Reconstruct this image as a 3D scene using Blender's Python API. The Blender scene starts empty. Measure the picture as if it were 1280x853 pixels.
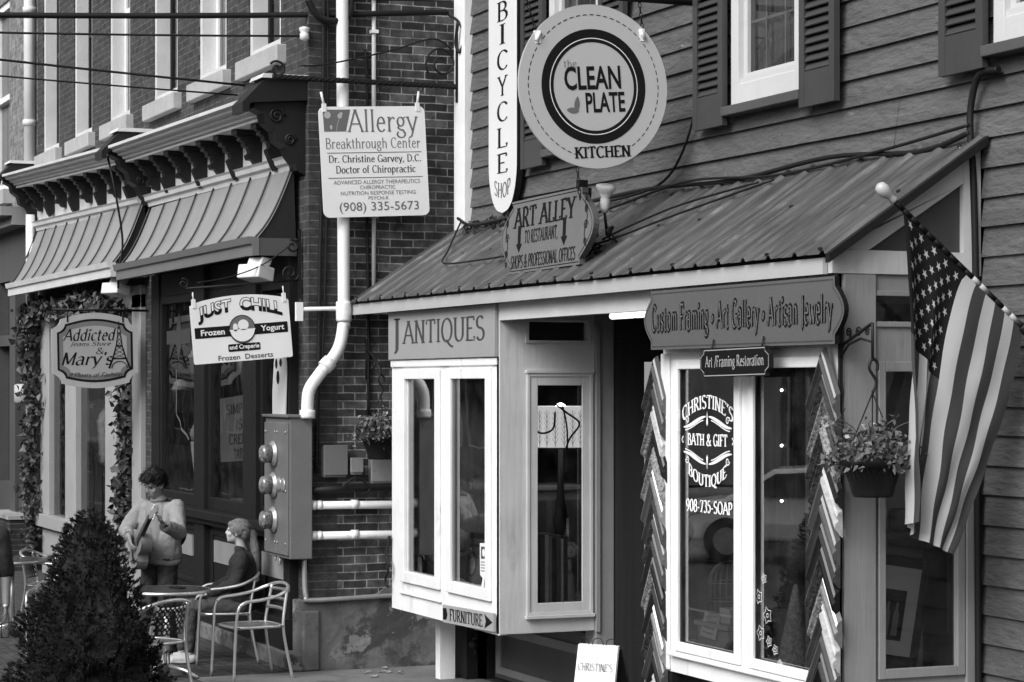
import bpy, bmesh, math, random
from mathutils import Vector, Matrix, noise
R = random.Random(7)
PI = math.pi
rad = math.radians
scene = bpy.context.scene
C = scene.collection

# ------------------------------------------------------------------ camera, sky, sun, exposure
cam_d = bpy.data.cameras.new('camera')
cam = bpy.data.objects.new('camera', cam_d); C.objects.link(cam)
cam_d.sensor_width = 36.0
cam_d.lens = 2850 / 1280 * 36.0
cam_d.shift_y = (482 - 426.5) / 1280
cam_d.clip_start = 0.1; cam_d.clip_end = 2000
cam.location = (0, 0, 2.45)
cam.rotation_euler = (rad(90), 0, rad(90 - 23))
scene.camera = cam

SUN_EL, SUN_AZ = 40.0, (0.5, -1.0)          # direction towards the sun: over the street, a little from the near end
world = bpy.data.worlds.new('World'); scene.world = world
world.use_nodes = True
wn, wl = world.node_tree.nodes, world.node_tree.links
bg = wn['Background']
sky = wn.new('ShaderNodeTexSky'); sky.sky_type = 'NISHITA'; sky.sun_disc = False
sky.sun_elevation = rad(SUN_EL)
sky.sun_rotation = math.atan2(SUN_AZ[0], SUN_AZ[1])
sky.air_density = 1.0; sky.dust_density = 3.0; sky.ozone_density = 1.0
bw = wn.new('ShaderNodeRGBToBW')
wl.new(sky.outputs[0], bw.inputs[0]); wl.new(bw.outputs[0], bg.inputs[0])
bg.inputs[1].default_value = 0.10
sun_d = bpy.data.lights.new('sun', 'SUN'); sun_d.energy = 1.5; sun_d.angle = rad(38)
sun = bpy.data.objects.new('sun', sun_d); C.objects.link(sun)
_d = Vector((SUN_AZ[0], SUN_AZ[1], 0)).normalized() * math.cos(rad(SUN_EL)) + Vector((0, 0, math.sin(rad(SUN_EL))))
sun.rotation_euler = _d.to_track_quat('Z', 'Y').to_euler()
sun.location = (-10, -10, 30)
scene.view_settings.view_transform = 'Standard'
scene.view_settings.look = 'None'
scene.view_settings.exposure = 1.02
scene.view_settings.gamma = 1.0
scene.view_settings.use_curve_mapping = False
scene.render.engine = 'CYCLES'
scene.cycles.use_denoising = True
scene.cycles.max_bounces = 7; scene.cycles.diffuse_bounces = 3; scene.cycles.glossy_bounces = 3
scene.cycles.transparent_max_bounces = 12
scene.cycles.caustics_reflective = False; scene.cycles.caustics_refractive = False

# ------------------------------------------------------------------ materials (the photograph is black and white: greys only)
MATS = {}
def nt(m):
    return m.node_tree.nodes, m.node_tree.links
def mat(name, v, rough=0.6, var=0.0, vscale=4.0, stretch=(1, 1, 1), bump=0.0, bscale=30.0, bstretch=None,
        metal=0.0, spots=None, coat=0.0, spec=0.5, bdist=.01):
    """v grey value; var +- noise variation; spots=(value, scale, threshold, softness[, stretch]) worn patches"""
    m = bpy.data.materials.new(name); m.use_nodes = True
    n, l = nt(m); b = n['Principled BSDF']
    b.inputs['Roughness'].default_value = rough
    b.inputs['Metallic'].default_value = metal
    b.inputs['Specular IOR Level'].default_value = spec
    b.inputs['Base Color'].default_value = (v, v, v, 1)
    if coat: b.inputs['Coat Weight'].default_value = coat
    tc = n.new('ShaderNodeTexCoord')
    def mapped(st):
        mp = n.new('ShaderNodeMapping'); mp.inputs['Scale'].default_value = st
        l.new(tc.outputs['Object'], mp.inputs[0]); return mp.outputs[0]
    col = None
    if var:
        nz = n.new('ShaderNodeTexNoise'); nz.inputs['Scale'].default_value = vscale
        nz.inputs['Detail'].default_value = 6; nz.inputs['Roughness'].default_value = 0.6
        l.new(mapped(stretch), nz.inputs['Vector'])
        mr = n.new('ShaderNodeMapRange'); mr.inputs[1].default_value = 0.3; mr.inputs[2].default_value = 0.7
        mr.inputs[3].default_value = v * (1 - var); mr.inputs[4].default_value = min(1, v * (1 + var))
        l.new(nz.outputs['Fac'], mr.inputs[0]); col = mr.outputs[0]
    for sp in (spots or []):
        n2 = n.new('ShaderNodeTexNoise'); n2.inputs['Scale'].default_value = sp[1]; n2.inputs['Detail'].default_value = 8
        n2.inputs['Roughness'].default_value = 0.65
        l.new(mapped(sp[4] if len(sp) > 4 else (1, 1, 1)), n2.inputs['Vector'])
        m2 = n.new('ShaderNodeMapRange'); m2.inputs[1].default_value = sp[2]; m2.inputs[2].default_value = sp[2] + sp[3]
        l.new(n2.outputs['Fac'], m2.inputs[0])
        mx = n.new('ShaderNodeMix'); mx.data_type = 'FLOAT'
        l.new(m2.outputs[0], mx.inputs[0])
        if col is None: mx.inputs[2].default_value = v
        else: l.new(col, mx.inputs[2])
        mx.inputs[3].default_value = sp[0]; col = mx.outputs[0]
    if col is not None: l.new(col, b.inputs['Base Color'])
    if bump:
        nb = n.new('ShaderNodeTexNoise'); nb.inputs['Scale'].default_value = bscale; nb.inputs['Detail'].default_value = 5
        l.new(mapped(bstretch or (1, 1, 1)), nb.inputs['Vector'])
        bp = n.new('ShaderNodeBump'); bp.inputs['Strength'].default_value = bump; bp.inputs['Distance'].default_value = bdist
        l.new(nb.outputs['Fac'], bp.inputs['Height']); l.new(bp.outputs[0], b.inputs['Normal'])
    MATS[name] = m
    return m
def brick_mat(name, v1, v2, vm, axes, spots=None, bw_=0.215, bh=0.0705, bias=0.0):
    """running-bond brick; axes picks which object coordinates run along and up the wall"""
    m = bpy.data.materials.new(name); m.use_nodes = True
    n, l = nt(m); b = n['Principled BSDF']; b.inputs['Roughness'].default_value = 0.85
    tc = n.new('ShaderNodeTexCoord'); sx = n.new('ShaderNodeSeparateXYZ'); cb = n.new('ShaderNodeCombineXYZ')
    l.new(tc.outputs['Object'], sx.inputs[0])
    l.new(sx.outputs[axes[0]], cb.inputs[0]); l.new(sx.outputs[axes[1]], cb.inputs[1])
    nz0 = n.new('ShaderNodeTexNoise'); nz0.inputs['Scale'].default_value = 3.0; nz0.inputs['Detail'].default_value = 3
    l.new(tc.outputs['Object'], nz0.inputs['Vector'])
    sc = n.new('ShaderNodeVectorMath'); sc.operation = 'SCALE'; sc.inputs['Scale'].default_value = 0.02
    l.new(nz0.outputs['Color'], sc.inputs[0])
    ad = n.new('ShaderNodeVectorMath'); l.new(cb.outputs[0], ad.inputs[0]); l.new(sc.outputs[0], ad.inputs[1])
    bt = n.new('ShaderNodeTexBrick'); bt.inputs['Scale'].default_value = 1.0
    bt.inputs['Brick Width'].default_value = bw_; bt.inputs['Row Height'].default_value = bh
    bt.inputs['Mortar Size'].default_value = 0.0055; bt.inputs['Mortar Smooth'].default_value = 0.25
    bt.inputs['Bias'].default_value = bias
    bt.squash = 1.0; bt.offset = 0.5
    bt.inputs['Color1'].default_value = (v1, v1, v1, 1); bt.inputs['Color2'].default_value = (v2, v2, v2, 1)
    bt.inputs['Mortar'].default_value = (vm, vm, vm, 1)
    l.new(ad.outputs[0], bt.inputs['Vector'])
    nz = n.new('ShaderNodeTexNoise'); nz.inputs['Scale'].default_value = 9; nz.inputs['Detail'].default_value = 7; nz.inputs['Roughness'].default_value = 0.7
    l.new(tc.outputs['Object'], nz.inputs['Vector'])
    mr = n.new('ShaderNodeMapRange'); mr.inputs[1].default_value = .3; mr.inputs[2].default_value = .7
    mr.inputs[3].default_value = 0.25; mr.inputs[4].default_value = 1.85
    l.new(nz.outputs['Fac'], mr.inputs[0])
    mul = n.new('ShaderNodeMix'); mul.data_type = 'RGBA'; mul.blend_type = 'MULTIPLY'; mul.inputs[0].default_value = 1
    l.new(bt.outputs['Color'], mul.inputs[6]); l.new(mr.outputs[0], mul.inputs[7])
    col = mul.outputs[2]
    for sp in (spots or []):
        n2 = n.new('ShaderNodeTexNoise'); n2.inputs['Scale'].default_value = sp[1]; n2.inputs['Detail'].default_value = 7
        l.new(tc.outputs['Object'], n2.inputs['Vector'])
        m2 = n.new('ShaderNodeMapRange'); m2.inputs[1].default_value = sp[2]; m2.inputs[2].default_value = sp[2] + sp[3]
        l.new(n2.outputs['Fac'], m2.inputs[0])
        mx = n.new('ShaderNodeMix'); mx.data_type = 'RGBA'
        l.new(m2.outputs[0], mx.inputs[0]); l.new(col, mx.inputs[6]); mx.inputs[7].default_value = (sp[0],) * 3 + (1,)
        col = mx.outputs[2]
    l.new(col, b.inputs['Base Color'])
    hs = n.new('ShaderNodeMath'); hs.operation = 'SUBTRACT'; hs.inputs[0].default_value = 1
    l.new(bt.outputs['Fac'], hs.inputs[1])
    hn = n.new('ShaderNodeMath'); hn.operation = 'MULTIPLY_ADD'; hn.inputs[1].default_value = 0.35
    l.new(nz.outputs['Fac'], hn.inputs[0]); l.new(hs.outputs[0], hn.inputs[2])
    bp = n.new('ShaderNodeBump'); bp.inputs['Strength'].default_value = 0.8; bp.inputs['Distance'].default_value = 0.008
    l.new(hn.outputs[0], bp.inputs['Height']); l.new(bp.outputs[0], b.inputs['Normal'])
    MATS[name] = m; return m
def glass_mat(name, tint=0.92, ior=1.5, gain=1.0, dirt=0.0, wavy=0.05):
    m = bpy.data.materials.new(name); m.use_nodes = True
    n, l = nt(m); n.remove(n['Principled BSDF']); out = n['Material Output']
    tr = n.new('ShaderNodeBsdfTransparent'); tr.inputs[0].default_value = (tint,) * 3 + (1,)
    gl = n.new('ShaderNodeBsdfGlossy'); gl.inputs['Roughness'].default_value = 0.01
    fr = n.new('ShaderNodeFresnel'); fr.inputs[0].default_value = ior
    mu = n.new('ShaderNodeMath'); mu.operation = 'MULTIPLY'; mu.inputs[1].default_value = gain; mu.use_clamp = True
    l.new(fr.outputs[0], mu.inputs[0])
    tc = n.new('ShaderNodeTexCoord'); nz = n.new('ShaderNodeTexNoise'); nz.inputs['Scale'].default_value = 1.3
    l.new(tc.outputs['Object'], nz.inputs['Vector'])
    bp = n.new('ShaderNodeBump'); bp.inputs['Strength'].default_value = wavy; bp.inputs['Distance'].default_value = 0.05
    l.new(nz.outputs['Fac'], bp.inputs['Height']); l.new(bp.outputs[0], gl.inputs['Normal'])
    mx = n.new('ShaderNodeMixShader'); l.new(mu.outputs[0], mx.inputs[0]); l.new(tr.outputs[0], mx.inputs[1]); l.new(gl.outputs[0], mx.inputs[2])
    last = mx.outputs[0]
    if dirt:
        df = n.new('ShaderNodeBsdfDiffuse'); df.inputs[0].default_value = (.5, .5, .5, 1)
        nd = n.new('ShaderNodeTexNoise'); nd.inputs['Scale'].default_value = 7; nd.inputs['Detail'].default_value = 8
        l.new(tc.outputs['Object'], nd.inputs['Vector'])
        md = n.new('ShaderNodeMapRange'); md.inputs[1].default_value = .35; md.inputs[2].default_value = .8
        md.inputs[3].default_value = 0; md.inputs[4].default_value = dirt
        l.new(nd.outputs['Fac'], md.inputs[0])
        m3 = n.new('ShaderNodeMixShader'); l.new(md.outputs[0], m3.inputs[0]); l.new(last, m3.inputs[1]); l.new(df.outputs[0], m3.inputs[2]); last = m3.outputs[0]
    l.new(last, out.inputs[0]); MATS[name] = m; return m
def emit_mat(name, v, e):
    m = mat(name, v); b = m.node_tree.nodes['Principled BSDF']
    b.inputs['Emission Color'].default_value = (1, 1, 1, 1); b.inputs['Emission Strength'].default_value = e
    return m

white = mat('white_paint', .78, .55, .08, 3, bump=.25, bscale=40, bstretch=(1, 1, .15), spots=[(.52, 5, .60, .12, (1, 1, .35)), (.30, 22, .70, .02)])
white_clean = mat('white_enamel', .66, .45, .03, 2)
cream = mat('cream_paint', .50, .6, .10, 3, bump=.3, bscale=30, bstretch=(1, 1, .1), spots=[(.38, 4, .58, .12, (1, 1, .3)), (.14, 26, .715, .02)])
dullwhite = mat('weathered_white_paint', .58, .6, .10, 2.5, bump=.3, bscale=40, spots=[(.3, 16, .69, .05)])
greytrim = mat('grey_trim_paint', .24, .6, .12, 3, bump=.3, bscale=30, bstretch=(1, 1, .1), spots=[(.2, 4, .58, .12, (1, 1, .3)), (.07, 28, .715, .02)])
siding_m = mat('siding_paint', .088, .6, .25, 2.2, stretch=(.5, 1, 3), bdist=.020, bump=1.0, bscale=19, bstretch=(.45, 1, 1.5),
               spots=[(.135, 5, .60, .08, (.7, 1, 2.2)), (.45, 11, .695, .02, (.8, 1, 2.0)), (.05, 4, .66, .06, (.4, 1, 2.4))])
shutter_m = mat('shutter_paint', .042, .5, .12, 4, bump=.15, bscale=30)
dark_wood = mat('dark_storefront_paint', .011, .5, .2, 4, bump=.15, bscale=25, spec=.3)
mid_wood = mat('mid_grey_paint', .07, .5, .12, 4, bump=.15, bscale=25)
panel_light = mat('pale_panel_paint', .42, .5, .08, 5)
iron = mat('black_iron', .010, .55, .2, 20, spec=.25)
black = mat('black_plastic', .010, .55, spec=.25)
roof_m = mat('ribbed_metal', .08, .45, .6, 3.2, stretch=(5, .7, .7), bump=.08, bscale=30, metal=.25,
             spots=[(.17, 5, .58, .10, (3, .6, .6)), (.035, 6, .60, .08, (6, .8, .8)), (.34, 9, .72, .03, (2, .8, .8))])
awning_m = mat('awning_metal', .245, .5, .12, 2.5, bump=.05, bscale=20, spots=[(.20, 6, .64, .1)])
awning_seam = mat('awning_seam', .012, .5)
stone = mat('pale_stone', .36, .7, .12, 6, bump=.3, bscale=40, spots=[(.3, 12, .66, .08)])
stucco = mat('stucco', .13, .9, .5, 2.6, bump=.9, bscale=18, spots=[(.055, 1.7, .52, .05), (.21, 3.1, .59, .02), (.30, 14, .67, .03)])
concrete = mat('concrete_paving', .15, .9, .2, 2.0, bump=.4, bscale=50, spots=[(.08, 1.4, .56, .12)])
asphalt = mat('asphalt', .05, .9, .25, 4, bump=.5, bscale=80)
brick_front = brick_mat('brick_front', .040, .022, .085, (0, 2))
brick_side = brick_mat('brick_side', .085, .012, .24, (1, 2), spots=[(.24, 2.6, .665, .035), (.012, 1.1, .58, .14)])
brick_pale = brick_mat('painted_brick', .17, .15, .24, (0, 2))
brick_step = brick_mat('step_brick', .03, .018, .10, (0, 2))
galv = mat('galvanised_steel', .42, .35, .15, 8, metal=.6, spots=[(.25, 14, .6, .1)])
pvc = mat('pvc_pipe', .78, .35, .04, 3, spots=[(.48, 6, .60, .14), (.25, 22, .70, .03)])
grey_steel = mat('painted_steel', .135, .45, .08, 5, bump=.03, bscale=20)
alu = mat('aluminium', .75, .28, .06, 10, metal=.85)
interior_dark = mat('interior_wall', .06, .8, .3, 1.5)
interior_mid = mat('interior_shelf', .20, .7, .2, 3)
glass = glass_mat('window_glass', .92, 1.5, 2.4, .03, .03)
glass_bay = glass_mat('boutique_glass', .92, 1.5, 5.0, .03, .012)
glass_store = glass_mat('store_glass', .92, 1.5, 1.0, .03, .03)
glass_up = glass_mat('upper_window_glass', .7, 1.5, 1.0, .04)
ink = mat('sign_ink_black', .006, .6, spec=.2)
ink_grey = mat('sign_ink_grey', .05, .6, spec=.3)
ink_mid = mat('sign_ink_mid_grey', .13, .5)
sign_white = mat('sign_white', .78, .4, .03, 3, spots=[(.55, 8, .68, .1)])
sign_grey = mat('sign_grey', .15, .45, .06, 4, bump=.05)
decal = mat('white_window_lettering', .85, .5)

# ------------------------------------------------------------------ mesh helpers
class MB:
    def __init__(s): s.bm = bmesh.new()
    def poly(s, pts, mi=0):
        f = s.bm.faces.new([s.bm.verts.new(p) for p in pts]); f.material_index = mi; return f
    def box(s, x0, x1, y0, y1, z0, z1, mi=0, rot=None):
        v = [(x, y, z) for z in (z0, z1) for y in (y0, y1) for x in (x0, x1)]
        if rot:
            c = Vector(((x0 + x1) / 2, (y0 + y1) / 2, (z0 + z1) / 2))
            v = [tuple(rot @ (Vector(p) - c) + c) for p in v]
        v = [s.bm.verts.new(p) for p in v]
        for q in ((0, 2, 3, 1), (4, 5, 7, 6), (0, 1, 5, 4), (2, 6, 7, 3), (0, 4, 6, 2), (1, 3, 7, 5)):
            f = s.bm.faces.new([v[i] for i in q]); f.material_index = mi
        return s
    def prism(s, pts, vec, mi=0, caps=True, mi_cap=None):
        """pts: closed polygon of 3D points, extruded by vec"""
        vec = Vector(vec); n = len(pts)
        a = [s.bm.verts.new(p) for p in pts]; b = [s.bm.verts.new(Vector(p) + vec) for p in pts]
        for i in range(n):
            f = s.bm.faces.new([a[i], a[(i + 1) % n], b[(i + 1) % n], b[i]]); f.material_index = mi
        if caps:
            k = mi if mi_cap is None else mi_cap
            f = s.bm.faces.new(a[::-1]); f.material_index = k
            f = s.bm.faces.new(b); f.material_index = k
        return s
    def tube(s, pts, r, seg=8, mi=0, caps=True, closed=False):
        pts = [Vector(p) for p in pts]; n = len(pts)
        rs = r if isinstance(r, (list, tuple)) else [r] * n
        rings = []; up = None
        for i, p in enumerate(pts):
            if closed: t = pts[(i + 1) % n] - pts[i - 1]
            else: t = pts[min(i + 1, n - 1)] - pts[max(i - 1, 0)]
            if t.length < 1e-9: t = Vector((0, 0, 1))
            t.normalize()
            if up is None:
                up = t.cross(Vector((0, 0, 1)) if abs(t.z) < .9 else Vector((1, 0, 0))).normalized()
            up = (up - t * up.dot(t))
            if up.length < 1e-6: up = t.orthogonal()
            up.normalize(); w = t.cross(up)
            rings.append([s.bm.verts.new(p + (up * math.cos(2 * PI * k / seg) + w * math.sin(2 * PI * k / seg)) * rs[i]) for k in range(seg)])
        for i in range(n if closed else n - 1):
            A_, B_ = rings[i], rings[(i + 1) % n]
            for k in range(seg):
                f = s.bm.faces.new([A_[k], A_[(k + 1) % seg], B_[(k + 1) % seg], B_[k]]); f.material_index = mi; f.smooth = True
        if caps and not closed:
            for rg in (rings[0][::-1], rings[-1]):
                f = s.bm.faces.new(rg); f.material_index = mi
        return s
    def lathe(s, prof, c=(0, 0, 0), seg=20, mi=0, axis=None, smooth=True):
        """prof: [(r, z)]; axis: matrix to rotate z-axis lathe"""
        rings = []
        for r, z in prof:
            ring = []
            for k in range(seg):
                v = Vector((r * math.cos(2 * PI * k / seg), r * math.sin(2 * PI * k / seg), z))
                if axis: v = axis @ v
                ring.append(s.bm.verts.new(v + Vector(c)))
            rings.append(ring)
        for a, b in zip(rings, rings[1:]):
            for k in range(seg):
                f = s.bm.faces.new([a[k], a[(k + 1) % seg], b[(k + 1) % seg], b[k]]); f.material_index = mi; f.smooth = smooth
        f = s.bm.faces.new(rings[0][::-1]); f.material_index = mi
        f = s.bm.faces.new(rings[-1]); f.material_index = mi
        return s
    def ball(s, c, r, mi=0, seg=12, scale=(1, 1, 1), rot=None):
        m = Matrix.Diagonal((r * scale[0], r * scale[1], r * scale[2], 1))
        if rot: m = rot.to_4x4() @ m
        res = bmesh.ops.create_uvsphere(s.bm, u_segments=seg, v_segments=max(6, seg // 2 + 2), radius=1, matrix=Matrix.Translation(c) @ m)
        for v in res['verts']:
            for f in v.link_faces: f.material_index = mi; f.smooth = True
        return s
    def xform(s, m):
        bmesh.ops.transform(s.bm, matrix=m, verts=s.bm.verts); return s
    def build(s, name, mats, parent=None, local=False, bevel=0.0, recalc=True):
        if recalc: bmesh.ops.recalc_face_normals(s.bm, faces=s.bm.faces)
        if parent is not None and not local:
            L = ROOT.get(parent.name, Vector())
            bmesh.ops.translate(s.bm, vec=-L, verts=s.bm.verts)
        me = bpy.data.meshes.new(name); s.bm.to_mesh(me); s.bm.free()
        for m in (mats if isinstance(mats, (list, tuple)) else [mats]): me.materials.append(m)
        o = bpy.data.objects.new(name, me); C.objects.link(o)
        if parent is not None:
            o.parent = parent; ROOT[o.name] = ROOT.get(parent.name, Vector())
        if bevel:
            b = o.modifiers.new('edge', 'BEVEL'); b.width = bevel; b.segments = 2; b.limit_method = 'ANGLE'; b.angle_limit = rad(40)
        return o
ROOT = {}
USED = {}
def tag(o, label, cat, group=None):
    o['label'] = label; o['category'] = cat
    if group: o['group'] = group
    return o
def thing(name, label, cat, loc=(0, 0, 0), rz=0.0, group=None, rot=None):
    o = bpy.data.objects.new(name, None); C.objects.link(o)
    o.location = loc; o.rotation_euler = rot or (0, 0, rz); o.empty_display_size = .1
    ROOT[o.name] = Vector(loc)
    return tag(o, label, cat, group)
def structure(o, kind='structure'):
    o['kind'] = kind; return o
def copy_tree(o, parent=None):
    c = o.copy(); C.objects.link(c)
    if parent is not None: c.parent = parent
    for ch in list(o.children): copy_tree(ch, c)
    return c
def cat_rom(pts, n=6):
    P_ = [Vector(p) for p in pts]; out = []
    for i in range(len(P_) - 1):
        p0 = P_[max(i - 1, 0)]; p1 = P_[i]; p2 = P_[i + 1]; p3 = P_[min(i + 2, len(P_) - 1)]
        for k in range(n):
            t = k / n
            out.append(.5 * ((2 * p1) + (-p0 + p2) * t + (2 * p0 - 5 * p1 + 4 * p2 - p3) * t * t + (-p0 + 3 * p1 - 3 * p2 + p3) * t ** 3))
    out.append(P_[-1]); return out
def spiral(c, r0, r1, a0, turns, ax1, ax2, n=28):
    c, ax1, ax2 = Vector(c), Vector(ax1), Vector(ax2)
    return [c + (ax1 * math.cos(a0 + turns * 2 * PI * k / n) + ax2 * math.sin(a0 + turns * 2 * PI * k / n)) * (r0 + (r1 - r0) * k / n) for k in range(n + 1)]
def sag(a, b, d, n=16):
    a, b = Vector(a), Vector(b)
    return [a.lerp(b, k / n) - Vector((0, 0, d * 4 * (k / n) * (1 - k / n))) for k in range(n + 1)]

# ------------------------------------------------------------------ lettering
_sans = {}
def sans_polys(s, bold=0.0):
    key = (s, bold)
    if key in _sans: return _sans[key]
    cu = bpy.data.curves.new('t', 'FONT'); cu.body = s; cu.offset = bold; cu.fill_mode = 'FRONT'; cu.resolution_u = 3
    ob = bpy.data.objects.new('t', cu); C.objects.link(ob)
    dg = bpy.context.evaluated_depsgraph_get(); dg.update()
    me = ob.evaluated_get(dg).to_mesh()
    polys = [[(me.vertices[i].co.x, me.vertices[i].co.y) for i in p.vertices] for p in me.polygons]
    ob.evaluated_get(dg).to_mesh_clear()
    bpy.data.objects.remove(ob); bpy.data.curves.remove(cu)
    _sans[key] = polys; return polys
def arc(cx, cy, rx, ry, a0, a1, n=9):
    return [(cx + rx * math.cos(rad(a0 + (a1 - a0) * k / n)), cy + ry * math.sin(rad(a0 + (a1 - a0) * k / n))) for k in range(n + 1)]
X_ = .66   # x-height
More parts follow.
